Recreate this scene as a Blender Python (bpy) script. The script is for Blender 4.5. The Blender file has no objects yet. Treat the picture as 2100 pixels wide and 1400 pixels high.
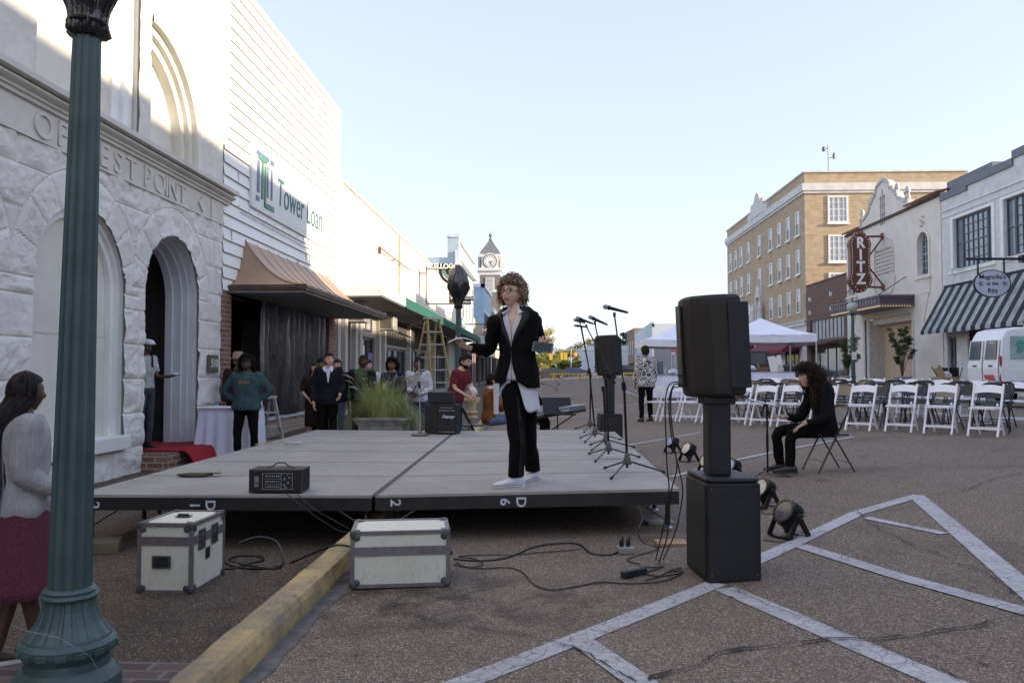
import bpy, math, random
import numpy as np
from mathutils import Vector, Matrix, noise as mn
R = math.radians
random.seed(7)
sc = bpy.context.scene
COL = sc.collection
# ---------------------------------------------------------------- camera, world, sun, exposure
H0, FPX = 1.35, 1686.0
YAW, PIT = math.atan(65 / FPX), math.atan(62 / FPX)
cam = bpy.data.objects.new('camera', bpy.data.cameras.new('camera'))
cam.data.lens = FPX / 2100 * 36; cam.data.sensor_width = 36; cam.data.clip_end = 3000; cam.data.clip_start = .05
cam.location = (0, 0, H0); cam.rotation_euler = (math.pi / 2 + PIT, 0, YAW)
COL.objects.link(cam); sc.camera = cam
SUN_EL, SUN_AZ = 12.5, 12.0      # azimuth measured from +X towards -Y
w = bpy.data.worlds.new('World'); sc.world = w; w.use_nodes = True
nt = w.node_tree; bg = nt.nodes['Background']
sky = nt.nodes.new('ShaderNodeTexSky'); sky.sky_type = 'NISHITA'; sky.sun_disc = False
sky.sun_elevation = R(SUN_EL); sky.sun_rotation = R(90 + SUN_AZ)
sky.air_density = 1.0; sky.dust_density = 1.0; sky.ozone_density = 1.2
hsn = nt.nodes.new('ShaderNodeHueSaturation'); hsn.inputs['Saturation'].default_value = .72; hsn.inputs['Hue'].default_value = .512; nt.links.new(sky.outputs[0], hsn.inputs['Color'])
mixn = nt.nodes.new('ShaderNodeMix'); mixn.data_type = 'RGBA'; mixn.inputs[0].default_value = .76; mixn.inputs[7].default_value = (.86, .98, 1.40, 1)
nt.links.new(hsn.outputs[0], mixn.inputs[6]); nt.links.new(mixn.outputs[2], bg.inputs[0]); bg.inputs[1].default_value = 0.15
sun = bpy.data.objects.new('sun', bpy.data.lights.new('sun', 'SUN'))
sun.data.energy = 2.0; sun.data.angle = R(.5); sun.data.color = (1, .83, .62)
sd = Vector((math.cos(R(SUN_EL)) * math.cos(R(-SUN_AZ)), math.cos(R(SUN_EL)) * math.sin(R(-SUN_AZ)), math.sin(R(SUN_EL))))
sun.rotation_euler = sd.to_track_quat('Z', 'Y').to_euler(); COL.objects.link(sun)
sc.view_settings.view_transform = 'Standard'; sc.view_settings.look = 'None'
sc.view_settings.exposure = 2.26; sc.view_settings.gamma = 1
# ---------------------------------------------------------------- pixel <-> place
CR = cam.rotation_euler.to_matrix()
def ray(px, py): return (CR @ Vector((px - 1050, 700 - py, -FPX))).normalized()
def onX(px, py, X): d = ray(px, py); t = X / d.x; return Vector((X, d.y * t, H0 + d.z * t))
def onY(px, py, Y): d = ray(px, py); t = Y / d.y; return Vector((d.x * t, Y, H0 + d.z * t))
def onZ(px, py, z): d = ray(px, py); t = (z - H0) / d.z; return Vector((d.x * t, d.y * t, z))
def sm(t): t = min(1, max(0, t)); return t * t * (3 - 2 * t)
def BY(y): return .2 * sm((y - 12) / 16) + .12 * sm((y - 28) / 70)
def RD(x, y):
    t = max(0, 1 - abs(x - 7.6) / 8.93)
    return .36 * math.sin(math.pi / 2 * t) ** 2 + BY(y)
KX = -1.33; SWZ = -.07
def G(x, y):
    if x < KX - .16: return SWZ + BY(y)
    if x < KX: return .13 + BY(y)
    if x > 16.5 and y > 32: return .13 + BY(y)
    return RD(x, y)
def ong(px, py, f=None):
    f = f or G; d = ray(px, py); o = Vector((0, 0, H0)); t = 1.0
    while t < 400:
        p = o + d * t
        if p.z < f(p.x, p.y): break
        t += .02 if t < 30 else .1
    return Vector((p.x, p.y, f(p.x, p.y)))
def atg(px, Y, f=None):   # ground point in column px at distance Y
    p = onY(px, 762, Y); return Vector((p.x, Y, (f or G)(p.x, Y)))
# ---------------------------------------------------------------- materials
MC = {}
def rgb(h): return tuple(((int(h[i:i + 2], 16) / 255 + .055) / 1.055) ** 2.4 if int(h[i:i + 2], 16) > 10 else int(h[i:i + 2], 16) / 3295 for i in (0, 2, 4)) + (1,)
class NT:
    def __init__(s, name, rough=.6, metal=0., spec=.5):
        s.m = bpy.data.materials.new(name); s.m.use_nodes = True; s.t = s.m.node_tree
        s.b = s.t.nodes['Principled BSDF']; s.b.inputs['Roughness'].default_value = rough
        s.b.inputs['Metallic'].default_value = metal; s.b.inputs['Specular IOR Level'].default_value = spec
        s.co = s.n('ShaderNodeTexCoord').outputs['Object']
    def n(s, t, **k):
        o = s.t.nodes.new(t)
        for a, v in k.items(): setattr(o, a, v)
        return o
    def l(s, a, b): s.t.links.new(a, b)
    def noise(s, sc_, det=4, vec=None, rough=.55):
        o = s.n('ShaderNodeTexNoise'); o.inputs['Scale'].default_value = sc_; o.inputs['Detail'].default_value = det
        o.inputs['Roughness'].default_value = rough; s.l(vec or s.co, o.inputs['Vector']); return o.outputs['Fac']
    def vor(s, sc_, feat='F1', vec=None, out='Distance'):
        o = s.n('ShaderNodeTexVoronoi', feature=feat); o.inputs['Scale'].default_value = sc_
        s.l(vec or s.co, o.inputs['Vector']); return o.outputs[out]
    def ramp(s, f, a, b, ca, cb):
        o = s.n('ShaderNodeValToRGB'); e = o.color_ramp.elements
        e[0].position, e[1].position = a, b; e[0].color, e[1].color = tuple(ca)[:3] + (1,), tuple(cb)[:3] + (1,)
        s.l(f, o.inputs[0]); return o.outputs[0]
    def mix(s, f, a, b, mode='MIX'):
        o = s.n('ShaderNodeMix', data_type='RGBA', blend_type=mode)
        for i, v in ((0, f), (6, a), (7, b)):
            if hasattr(v, 'links') or isinstance(v, bpy.types.NodeSocket): s.l(v, o.inputs[i])
            else: o.inputs[i].default_value = v if i == 0 else tuple(v)[:3] + (1,)
        return o.outputs[2]
    def uv(s):     # (x+y, z): works on axis-aligned walls
        a = s.n('ShaderNodeSeparateXYZ'); s.l(s.co, a.inputs[0]); b = s.n('ShaderNodeMath', operation='ADD')
        s.l(a.outputs[0], b.inputs[0]); s.l(a.outputs[1], b.inputs[1]); c = s.n('ShaderNodeCombineXYZ')
        s.l(b.outputs[0], c.inputs[0]); s.l(a.outputs[2], c.inputs[1]); return c.outputs[0]
    def mapv(s, scale, vec=None):
        o = s.n('ShaderNodeMapping'); o.inputs['Scale'].default_value = scale; s.l(vec or s.co, o.inputs[0]); return o.outputs[0]
    def col(s, c): 
        if isinstance(c, bpy.types.NodeSocket): s.l(c, s.b.inputs['Base Color'])
        else: s.b.inputs['Base Color'].default_value = tuple(c)[:3] + (1,)
        return s
    def bump(s, f, st, d=.01):
        o = s.n('ShaderNodeBump'); o.inputs['Strength'].default_value = st; o.inputs['Distance'].default_value = d
        s.l(f, o.inputs['Height']); s.l(o.outputs[0], s.b.inputs['Normal']); return s
def P(name, c, rough=.6, ns=6, na=.18, bs=0, bst=.3, metal=0, spec=.5, bd=.01):
    """plain procedural paint / cloth / metal: colour varied by noise plus an optional bump"""
    if name in MC: return MC[name]
    if isinstance(c, str): c = rgb(c)
    t = NT(name, rough, metal, spec)
    lo = [v * (1 - na) for v in c[:3]]; hi = [min(1, v * (1 + na)) for v in c[:3]]
    t.col(t.ramp(t.noise(ns, 5), .3, .7, lo, hi))
    if bs: t.bump(t.noise(bs, 4), bst, bd)
    MC[name] = t.m; return t.m
def brick(name, c1, c2, mortar, w=.21, h=.075, rough=.85, ms=.01):
    if name in MC: return MC[name]
    t = NT(name, rough); b = t.n('ShaderNodeTexBrick'); t.l(t.uv(), b.inputs['Vector'])
    b.inputs['Scale'].default_value = 1; b.inputs['Brick Width'].default_value = w; b.inputs['Row Height'].default_value = h
    b.inputs['Mortar Size'].default_value = ms; b.inputs['Mortar Smooth'].default_value = .2; b.inputs['Bias'].default_value = -.2
    b.inputs['Color1'].default_value = c1 + (1,); b.inputs['Color2'].default_value = c2 + (1,); b.inputs['Mortar'].default_value = mortar + (1,)
    c = t.mix(.35, b.outputs['Color'], t.ramp(t.noise(2.2, 6, t.uv()), .3, .75, (.35, .33, .3), (1, 1, 1)), 'MULTIPLY')
    t.col(c); t.bump(b.outputs['Fac'], -.6, .008); MC[name] = t.m; return t.m
# ---------------------------------------------------------------- meshes
class MB:
    def __init__(s): s.v = []; s.f = []; s.mi = []; s.cm = 0
    def add(s, vs, fs, m=None):
        n = len(s.v); s.v += [tuple(v) for v in vs]; s.f += [tuple(i + n for i in f) for f in fs]
        s.mi += [s.cm if m is None else m] * len(fs); return s
    def box(s, x0, x1, y0, y1, z0, z1, m=None):
        return s.add([(x0, y0, z0), (x1, y0, z0), (x1, y1, z0), (x0, y1, z0), (x0, y0, z1), (x1, y0, z1), (x1, y1, z1), (x0, y1, z1)],
                     [(0, 3, 2, 1), (4, 5, 6, 7), (0, 1, 5, 4), (1, 2, 6, 5), (2, 3, 7, 6), (3, 0, 4, 7)], m)
    def cb(s, c, sz, rot=None, m=None):    # centred, rotated box
        vs = []
        for dz in (-.5, .5):
            for dx, dy in ((-.5, -.5), (.5, -.5), (.5, .5), (-.5, .5)):
                v = Vector((dx * sz[0], dy * sz[1], dz * sz[2]))
                if rot is not None: v = rot @ v
                vs.append(v + Vector(c))
        return s.add(vs, [(0, 3, 2, 1), (4, 5, 6, 7), (0, 1, 5, 4), (1, 2, 6, 5), (2, 3, 7, 6), (3, 0, 4, 7)], m)
    def bar(s, a, b, w, t, up=(0, 0, 1), m=None):   # rectangular bar a->b, w across, t along up
        a, b = Vector(a), Vector(b); d = (b - a).normalized(); u = Vector(up)
        x = d.cross(u)
        if x.length < 1e-4: x = d.cross(Vector((1, 0, 0)))
        x.normalize(); u = x.cross(d).normalized()
        vs = [p + x * i * w / 2 + u * j * t / 2 for p in (a, b) for i, j in ((-1, -1), (1, -1), (1, 1), (-1, 1))]
        return s.add(vs, [(0, 3, 2, 1), (4, 5, 6, 7), (0, 1, 5, 4), (1, 2, 6, 5), (2, 3, 7, 6), (3, 0, 4, 7)], m)
    def prism(s, poly, y0, y1, pl='xz', m=None):    # 2-D outline extruded across the third axis
        n = len(poly)
        f = {'xz': lambda a, b, c: (a, c, b), 'xy': lambda a, b, c: (a, b, c), 'yz': lambda a, b, c: (c, a, b)}[pl]
        vs = [f(a, b, y0) for a, b in poly] + [f(a, b, y1) for a, b in poly]
        return s.add(vs, [tuple(range(n)), tuple(range(2 * n - 1, n - 1, -1))] + [(i, i + n, (i + 1) % n + n, (i + 1) % n) for i in range(n)], m)
    def tube(s, pts, r, n=8, cap=True, m=None, sq=1.0):
        pts = [Vector(p) for p in pts]; k = len(pts); rs = r if hasattr(r, '__len__') else [r] * k
        ref = None; vs = []
        for i, p in enumerate(pts):
            d = (pts[min(i + 1, k - 1)] - pts[max(i - 1, 0)])
            if d.length < 1e-9: d = Vector((0, 0, 1))
            d.normalize()
            if ref is None: ref = d.cross(Vector((0, 0, 1)) if abs(d.z) < .9 else Vector((1, 0, 0)))
            ref = (ref - d * ref.dot(d))
            if ref.length < 1e-6: ref = d.orthogonal()
            ref.normalize(); q = d.cross(ref)
            vs += [p + (ref * math.cos(2 * math.pi * j / n) + q * math.sin(2 * math.pi * j / n) * sq) * rs[i] for j in range(n)]
        fs = [(i * n + j, i * n + (j + 1) % n, (i + 1) * n + (j + 1) % n, (i + 1) * n + j) for i in range(k - 1) for j in range(n)]
        if cap: fs += [tuple(range(n - 1, -1, -1)), tuple(range((k - 1) * n, k * n))]
        return s.add(vs, fs, m)
    def rings(s, rg, n=16, m=None, cap=True):   # rg: (cx,cy,cz, halfwidth, halfdepth, yaw)
        vs = []
        for q in rg:
            cx, cy, cz, a, b = q[:5]; yw = q[5] if len(q) > 5 else 0
            for j in range(n):
                t = 2 * math.pi * j / n; x, y = a * math.cos(t), b * math.sin(t)
                vs.append((cx + x * math.cos(yw) - y * math.sin(yw), cy + x * math.sin(yw) + y * math.cos(yw), cz))
        k = len(rg); fs = [(i * n + j, i * n + (j + 1) % n, (i + 1) * n + (j + 1) % n, (i + 1) * n + j) for i in range(k - 1) for j in range(n)]
        if cap: fs += [tuple(range(n - 1, -1, -1)), tuple(range((k - 1) * n, k * n))]
        return s.add(vs, fs, m)
    def lathe(s, prof, n=20, c=(0, 0, 0), m=None, fl=None):   # prof: (r,z)
        vs = []
        for r, z in prof:
            for j in range(n):
                t = 2 * math.pi * j / n; q = r * (fl(t, z) if fl else 1); vs.append((c[0] + q * math.cos(t), c[1] + q * math.sin(t), c[2] + z))
        k = len(prof); fs = [(i * n + j, i * n + (j + 1) % n, (i + 1) * n + (j + 1) % n, (i + 1) * n + j) for i in range(k - 1) for j in range(n)]
        fs += [tuple(range(n - 1, -1, -1)), tuple(range((k - 1) * n, k * n))]
        return s.add(vs, fs, m)
    def ell(s, c, r, nu=14, nv=9, rot=None, m=None, fn=None):
        vs = []
        for i in range(nv + 1):
            ph = math.pi * i / nv
            for j in range(nu):
                th = 2 * math.pi * j / nu; d = Vector((math.sin(ph) * math.cos(th), math.sin(ph) * math.sin(th), math.cos(ph)))
                k = fn(d) if fn else 1; v = Vector((d.x * r[0] * k, d.y * r[1] * k, d.z * r[2] * k))
                vs.append((rot @ v if rot is not None else v) + Vector(c))
        return s.add(vs, [(i * nu + j, (i + 1) * nu + j, (i + 1) * nu + (j + 1) % nu, i * nu + (j + 1) % nu) for i in range(nv) for j in range(nu)], m)
    def grid(s, fn, nu, nv, m=None):
        vs = [fn(i / nu, j / nv) for j in range(nv + 1) for i in range(nu + 1)]
        return s.add(vs, [(j * (nu + 1) + i, j * (nu + 1) + i + 1, (j + 1) * (nu + 1) + i + 1, (j + 1) * (nu + 1) + i) for j in range(nv) for i in range(nu)], m)
    def xf(s, M):
        s.v = [tuple(M @ Vector(v)) for v in s.v]; return s
    def join(s, o, m=None): return s.add(o.v, o.f, 0) if m is None else s.add(o.v, o.f, m)
    def mesh(s, name):
        me = bpy.data.meshes.new(name); me.from_pydata(s.v, [], s.f)
        if any(s.mi): me.polygons.foreach_set('material_index', s.mi)
        me.validate(); me.update(); return me
    def build(s, name, mats, parent=None, loc=None, rot=0, smooth=False, bev=0, solid=0):
        me = s.mesh(name)
        if not isinstance(mats, (list, tuple)): mats = [mats]
        for m in mats: me.materials.append(m)
        if smooth: me.polygons.foreach_set('use_smooth', [True] * len(me.polygons))
        return link(name, me, parent, loc, rot, bev, solid)
def link(name, me, parent=None, loc=None, rot=0, bev=0, solid=0):
    o = bpy.data.objects.new(name, me); COL.objects.link(o)
    if parent: o.parent = parent
    if loc is not None: o.location = loc
    o.rotation_euler = rot if hasattr(rot, '__len__') else (0, 0, rot)
    if solid: q = o.modifiers.new('s', 'SOLIDIFY'); q.thickness = solid; q.offset = 0
    if bev: q = o.modifiers.new('b', 'BEVEL'); q.width = bev; q.segments = 2; q.limit_method = 'ANGLE'; q.angle_limit = R(40)
    return o
def tag(o, label, cat, group=None, kind=None):
    if label: o['label'] = label
    if cat: o['category'] = cat
    if group: o['group'] = group
    if kind: o['kind'] = kind
    return o
def thing(name, label, cat, loc=(0, 0, 0), rot=0, group=None):
    o = bpy.data.objects.new(name, None); COL.objects.link(o); o.location = loc; o.empty_display_size = .2
    o.rotation_euler = rot if hasattr(rot, '__len__') else (0, 0, rot); return tag(o, label, cat, group)
def struct(o): o['kind'] = 'structure'; return o
def dup(root, loc, rot, label, group=None):
    def cp(o, par):
        c = o.copy(); COL.objects.link(c)
        if par: c.parent = par
        for ch in o.children: cp(ch, c)
        return c
    r = cp(root, None); r.location = loc; r.rotation_euler = rot if hasattr(rot, '__len__') else (0, 0, rot); r['label'] = label
    if group: r['group'] = group
    return r
def text(name, s, size, mat, parent, loc, rot, ext=.003, bold=0, sx=1, shear=0, al='CENTER'):
    cu = bpy.data.curves.new(name, 'FONT'); cu.body = s; cu.size = size; cu.extrude = ext; cu.align_x = al; cu.align_y = 'CENTER'
    cu.offset = bold; cu.shear = shear
    o = bpy.data.objects.new(name, cu); COL.objects.link(o)
    me = bpy.data.meshes.new_from_object(o); bpy.data.objects.remove(o)
    for v in me.vertices: v.co.x *= sx
    me.materials.clear(); me.materials.append(mat)
    o = link(name, me, parent, loc, rot); return o
def remesh(mb, vox, it=6):
    o = mb.build('tmp', P('tmpm', (.5, .5, .5))); a = o.modifiers.new('r', 'REMESH'); a.mode = 'VOXEL'; a.voxel_size = vox
    if it: b = o.modifiers.new('s', 'SMOOTH'); b.factor = .5; b.iterations = it
    dg = bpy.context.evaluated_depsgraph_get(); dg.update()
    me = o.evaluated_get(dg).to_mesh()
    r = MB(); r.v = [tuple(v.co) for v in me.vertices]; r.f = [tuple(p.vertices) for p in me.polygons]; r.mi = [0] * len(r.f)
    o.evaluated_get(dg).to_mesh_clear(); m = o.data; bpy.data.objects.remove(o); bpy.data.meshes.remove(m); return r
# wall in its local frame: u along x, z up, facing -y, thickness towards +y; holes (u0,u1,z0,z1[,kind])
def wallmb(W, z0, z1, holes, th=.3, u0=0):
    mb = MB(); us = sorted({u0, W} | {h[0] for h in holes} | {h[1] for h in holes}); zs = sorted({z0, z1} | {h[2] for h in holes} | {h[3] for h in holes})
    us = [u for u in us if u0 <= u <= W]; zs = [z for z in zs if z0 <= z <= z1]
    def hole(i, j):
        if i < 0 or j < 0 or i >= len(us) - 1 or j >= len(zs) - 1: return True
        u, z = (us[i] + us[i + 1]) / 2, (zs[j] + zs[j + 1]) / 2
        return any(h[0] < u < h[1] and h[2] < z < h[3] for h in holes)
    for i in range(len(us) - 1):
        for j in range(len(zs) - 1):
            if hole(i, j): continue
            a, b, c, d = us[i], us[i + 1], zs[j], zs[j + 1]
            mb.add([(a, 0, c), (b, 0, c), (b, 0, d), (a, 0, d)], [(0, 1, 2, 3)]); mb.add([(a, th, c), (b, th, c), (b, th, d), (a, th, d)], [(3, 2, 1, 0)])
            if hole(i - 1, j): mb.add([(a, 0, c), (a, 0, d), (a, th, d), (a, th, c)], [(0, 1, 2, 3)])
            if hole(i + 1, j): mb.add([(b, 0, c), (b, 0, d), (b, th, d), (b, th, c)], [(3, 2, 1, 0)])
            if hole(i, j - 1): mb.add([(a, 0, c), (b, 0, c), (b, th, c), (a, th, c)], [(3, 2, 1, 0)])
            if hole(i, j + 1): mb.add([(a, 0, d), (b, 0, d), (b, th, d), (a, th, d)], [(0, 1, 2, 3)])
    for h in holes:
        if len(h) > 4:     # round head inside the top of a rectangular hole
            r = (h[1] - h[0]) / 2; uc = (h[0] + h[1]) / 2; zc = h[3] - r; n = 12
            for s in (-1, 1):
                arc = [(uc + s * r * math.cos(math.pi / 2 * k / n), zc + r * math.sin(math.pi / 2 * k / n)) for k in range(n + 1)]
                for k in range(n):
                    (a, b), (c, d) = arc[k], arc[k + 1]; e = uc + s * r
                    mb.add([(a, 0, b), (c, 0, d), (c, 0, h[3]), (a, 0, h[3])], [(0, 1, 2, 3)])
                    mb.add([(a, 0, b), (c, 0, d), (c, th, d), (a, th, b)], [(0, 1, 2, 3)])
    return mb
GLASS = None
WC = {}
def glass():
    if 'glass' not in MC:
        t = NT('window_glass', .06, 0, .8); t.col(t.ramp(t.noise(.7, 2), .35, .65, (.03, .04, .045), (.10, .12, .14))); MC['glass'] = t.m
    return MC['glass']
def window(parent, u, v, z, wd, ht, rot, fm, nx=1, nz=2, fr=.07, gm=None, sill=None, name='window', dep=.1, arch=False):
    """framed window, a part with its pane (and sill) as sub-parts; (u,v,z) = bottom centre in the parent's frame"""
    key = (round(wd, 2), round(ht, 2), nx, nz, fr, fm.name, arch)
    if key not in WC:
        mb = MB(); w2 = wd / 2
        mb.box(-w2, -w2 + fr, 0, dep, 0, ht); mb.box(w2 - fr, w2, 0, dep, 0, ht); mb.box(-w2 + fr, w2 - fr, 0, dep, 0, fr); mb.box(-w2 + fr, w2 - fr, 0, dep, ht - fr, ht)
        for i in range(1, nx): x = -w2 + wd * i / nx; mb.box(x - .018, x + .018, .012, dep - .01, fr, ht - fr)
        for j in range(1, nz): q = ht * j / nz; k = .03 if (nz == 2 or j * 2 == nz) else .018; mb.box(-w2 + fr, w2 - fr, .02, dep - .02, q - k, q + k)
        gl = MB().add([(-w2 + fr / 2, dep * .55, fr / 2), (w2 - fr / 2, dep * .55, fr / 2), (w2 - fr / 2, dep * .55, ht - fr / 2), (-w2 + fr / 2, dep * .55, ht - fr / 2)], [(0, 1, 2, 3)])
        a = mb.mesh(name); a.materials.append(fm); b = gl.mesh('pane'); b.materials.append(gm or glass()); WC[key] = (a, b)
    a, b = WC[key]; o = link(name, a, parent, (u, v, z), rot); link('pane', b, o, (0, 0, 0))
    if sill: MB().box(-wd / 2 - .08, wd / 2 + .08, -.1, .05, -.12, -.004).build('sill', sill, o)
    return o
# ================================================================= SETTING: ground
def asphalt(name, base, peb, dark=.6, sc1=135):
    t = NT(name, .9, 0, .25)
    c = t.ramp(t.noise(.35, 6), .3, .75, [v * .72 for v in base], [v * 1.18 for v in base])
    v = t.vor(sc1, out='Color'); sp = t.n('ShaderNodeSeparateColor'); t.l(v, sp.inputs[0])
    f = t.ramp(sp.outputs[0], .62, .93, (0, 0, 0), (1, 1, 1)); c = t.mix(f, c, peb)
    f2 = t.ramp(sp.outputs[1], .5, .95, (0, 0, 0), (.8, .8, .8)); c = t.mix(f2, c, [v_ * .42 for v_ in base])
    c = t.mix(t.ramp(t.noise(1.3, 7, rough=.7), .55, .78, (0, 0, 0), (.45, .45, .45)), c, [v_ * .45 for v_ in base])
    c = t.mix(t.ramp(t.noise(.55, 8, rough=.75), .54, .66, (0, 0, 0), (.42, .42, .42)), c, [v_ * .42 for v_ in base])
    c = t.mix(t.ramp(t.vor(.9), .0, .13, (.7, .7, .7), (0, 0, 0)), c, [v_ * .3 for v_ in base])
    gd = t.n('ShaderNodeTexGradient', gradient_type='SPHERICAL'); mp = t.n('ShaderNodeMapping'); mp.inputs['Location'].default_value = (-.28 / 1.5, 4.9 / -1.0 * 1.0 / 1.0, 0); mp.inputs['Location'].default_value = (.35, -4.95 * .9, 0); mp.inputs['Scale'].default_value = (.55, .9, 1); t.l(t.mix(.25, t.co, t.n('ShaderNodeTexNoise').outputs['Color'], 'ADD'), mp.inputs[0]); t.l(mp.outputs[0], gd.inputs[0])
    st_ = t.mix(1, t.ramp(gd.outputs['Fac'] if 'Fac' in gd.outputs else gd.outputs[0], .0, .7, (0, 0, 0), (1, 1, 1)), t.ramp(t.noise(3.5, 7, rough=.7), .42, .6, (0, 0, 0), (.75, .75, .75)), 'MULTIPLY'); c = t.mix(st_, c, [v_ * .25 for v_ in base])
    t.col(c); t.bump(t.vor(sc1), .6, .005); return t.m
M_road = asphalt('road_aggregate', (.175, .135, .103), (.38, .33, .27))
M_walk = asphalt('sidewalk_aggregate', (.085, .064, .048), (.24, .19, .14), sc1=130)
xs = sorted(set([-400, -150, -60, -25, -10, KX - .12, KX - .04] + [KX + .35 * i for i in range(54)] + [20, 30, 60, 150, 400]))
ys = sorted(set([-60, -20] + [-8 + .8 * i for i in range(60)] + [42 + 4 * i for i in range(20)] + [130, 160, 220, 400, 900]))
mb = MB(); mb.add([(x, y, RD(x, y) - (.6 if x < KX - .05 and y < 110 and x > -11 else 0)) for y in ys for x in xs], [(j * len(xs) + i, j * len(xs) + i + 1, (j + 1) * len(xs) + i + 1, (j + 1) * len(xs) + i) for j in range(len(ys) - 1) for i in range(len(xs) - 1)])
struct(mb.build('road', M_road, smooth=True))
def slab(name, x0, x1, y0, y1, mat, h=.13, step=1.0):
    n = max(1, int((y1 - y0) / step)); mb = MB()
    for i in range(n):
        a, b = y0 + (y1 - y0) * i / n, y0 + (y1 - y0) * (i + 1) / n
        za, zb = h + BY(a), h + BY(b)
        mb.add([(x0, a, za), (x1, a, za), (x1, b, zb), (x0, b, zb), (x0, a, za - .3), (x1, a, za - .3), (x1, b, zb - .3), (x0, b, zb - .3)], [(0, 1, 2, 3), (1, 5, 6, 2), (4, 0, 3, 7)])
    mb.add([(x0, y0, h + BY(y0)), (x1, y0, h + BY(y0)), (x1, y0, h - .3), (x0, y0, h - .3)], [(3, 2, 1, 0)])
    return struct(mb.build(name, mat))
slab('sidewalk', -9, KX - .15, -8, 105, M_walk, SWZ)
M_conc = P('concrete', (.34, .32, .29), .85, 3, .25, 30, .3)
slab('sidewalk', 16.66, 21, 33, 200, M_conc)
# kerb: worn yellow paint over concrete
t = NT('kerb_paint', .8); c = t.ramp(t.noise(3.2, 8, rough=.7), .36, .62, (.22, .185, .12), (.46, .34, .14))
c = t.mix(t.ramp(t.noise(9, 9, rough=.85), .53, .64, (0, 0, 0), (.85, .85, .85)), c, (.15, .135, .11)); t.col(c); t.bump(t.noise(28, 6), .8, .012); M_kerb = t.m
def kerb(x0, x1, y0, y1, flip=1, mat=M_kerb):
    prof = [(0, -.25), (0, .122), (.012, .134), (.125, .133), (.152, .120), (.164, .085), (.170, .03), (.174, -.25)]
    n = int((y1 - y0) / .04) if y1 < 20 else int((y1 - y0) / .5)
    def fn(u, v):
        i = int(round(u * (len(prof) - 1))); y = y0 + (y1 - y0) * v; px_, pz = prof[i]
        k = mn.noise(Vector((i * .9, y * 3.1, 1))) * .009 + mn.noise(Vector((i * 2.2, y * 9, 5))) * .005 + (.012 * min(0, mn.noise(Vector((i * 1.2, y * 5, 8))) + .15) if i in (3, 4, 5) else 0) if 0 < i else 0
        if pz > 0 and abs((y - 3.2) % 1.9) < .045: k -= .016
        return ((x0 + px_ if flip > 0 else x1 - px_) + (k * flip if i > 2 else 0), y, pz + BY(y) + (k if pz > 0 else 0))
    return struct(MB().grid(fn, len(prof) - 1, n).build('kerb', mat))
kerb(KX - .16, KX + .01, -8, 19.6); kerb(KX - .16, KX + .01, 19.6, 90, mat=M_conc); kerb(16.48, 16.66, 33, 200, -1, M_conc)
# gutter strip of grey dust and broken mortar beside the kerb
M_gut = P('gutter_concrete', (.10, .095, .09), .9, 9, .45, 40, .6)
mb = MB(); y = -4
pts = []
while y < 19: pts.append((y, .10 + .05 * mn.noise(Vector((y * 2.3, 0, 0))) + .02 * mn.noise(Vector((y * 9, 2, 0))))); y += .06
for (a, wa), (b, wb) in zip(pts, pts[1:]):
    mb.add([(KX - .01, a, RD(KX, a) + .009), (KX + wa, a, RD(KX + wa, a) + .004), (KX + wb, b, RD(KX + wb, b) + .004), (KX - .01, b, RD(KX, b) + .009)], [(0, 1, 2, 3)])
struct(mb.build('gutter', M_gut))
# brick paving band by the lamp post
M_pave = brick('paving_brick', (.095, .055, .045), (.15, .10, .085), (.16, .145, .13), .21, .11, ms=.016)
t = NT('paving_brick_flat', .85); b = t.n('ShaderNodeTexBrick'); t.l(t.co, b.inputs['Vector']); b.inputs['Scale'].default_value = 1
b.inputs['Brick Width'].default_value = .21; b.inputs['Row Height'].default_value = .105; b.inputs['Mortar Size'].default_value = .011
for k, v in (('Color1', (.085, .05, .045, 1)), ('Color2', (.15, .11, .10, 1)), ('Mortar', (.17, .155, .14, 1))): b.inputs[k].default_value = v
t.col(t.mix(.5, b.outputs['Color'], t.ramp(t.noise(14, 5), .3, .7, (.45, .42, .4), (1, 1, 1)), 'MULTIPLY')); t.bump(b.outputs['Fac'], -.6)
mb = MB().add([(-2.9, 1.2, SWZ + .004), (KX - .165, 1.2, SWZ + .004), (KX - .165, 4.0, SWZ + .004), (-2.9, 4.0, SWZ + .004)], [(0, 1, 2, 3)]); o = mb.build('brick_paving', t.m, rot=0); struct(o)
# painted parking lines, cracked
t = NT('road_paint', .75)
c = t.ramp(t.noise(2.2, 8, rough=.75), .3, .7, (.30, .30, .315), (.50, .50, .52))
d = t.n('ShaderNodeMapping'); d.inputs['Scale'].default_value = (1, 1, 1); nz_ = t.noise(5, 3); 
cr = t.vor(11, 'DISTANCE_TO_EDGE', t.mix(.12, t.co, t.n('ShaderNodeTexNoise').outputs['Color'], 'ADD'))
c = t.mix(t.ramp(t.noise(4.5, 8, rough=.8), .56, .66, (0, 0, 0), (.6, .6, .6)), c, (.19, .165, .14)); cw = t.mix(1, t.ramp(cr, .004, .035, (1, 1, 1), (0, 0, 0)), t.ramp(t.noise(1.7, 4), .4, .55, (.15, .15, .15), (1, 1, 1)), 'MULTIPLY'); c = t.mix(cw, c, (.085, .07, .055))
c = t.mix(t.ramp(t.noise(20, 9, rough=.9), .53, .60, (0, 0, 0), (.95, .95, .95)), c, (.15, .115, .085)); t.col(c); M_line = t.m
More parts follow.
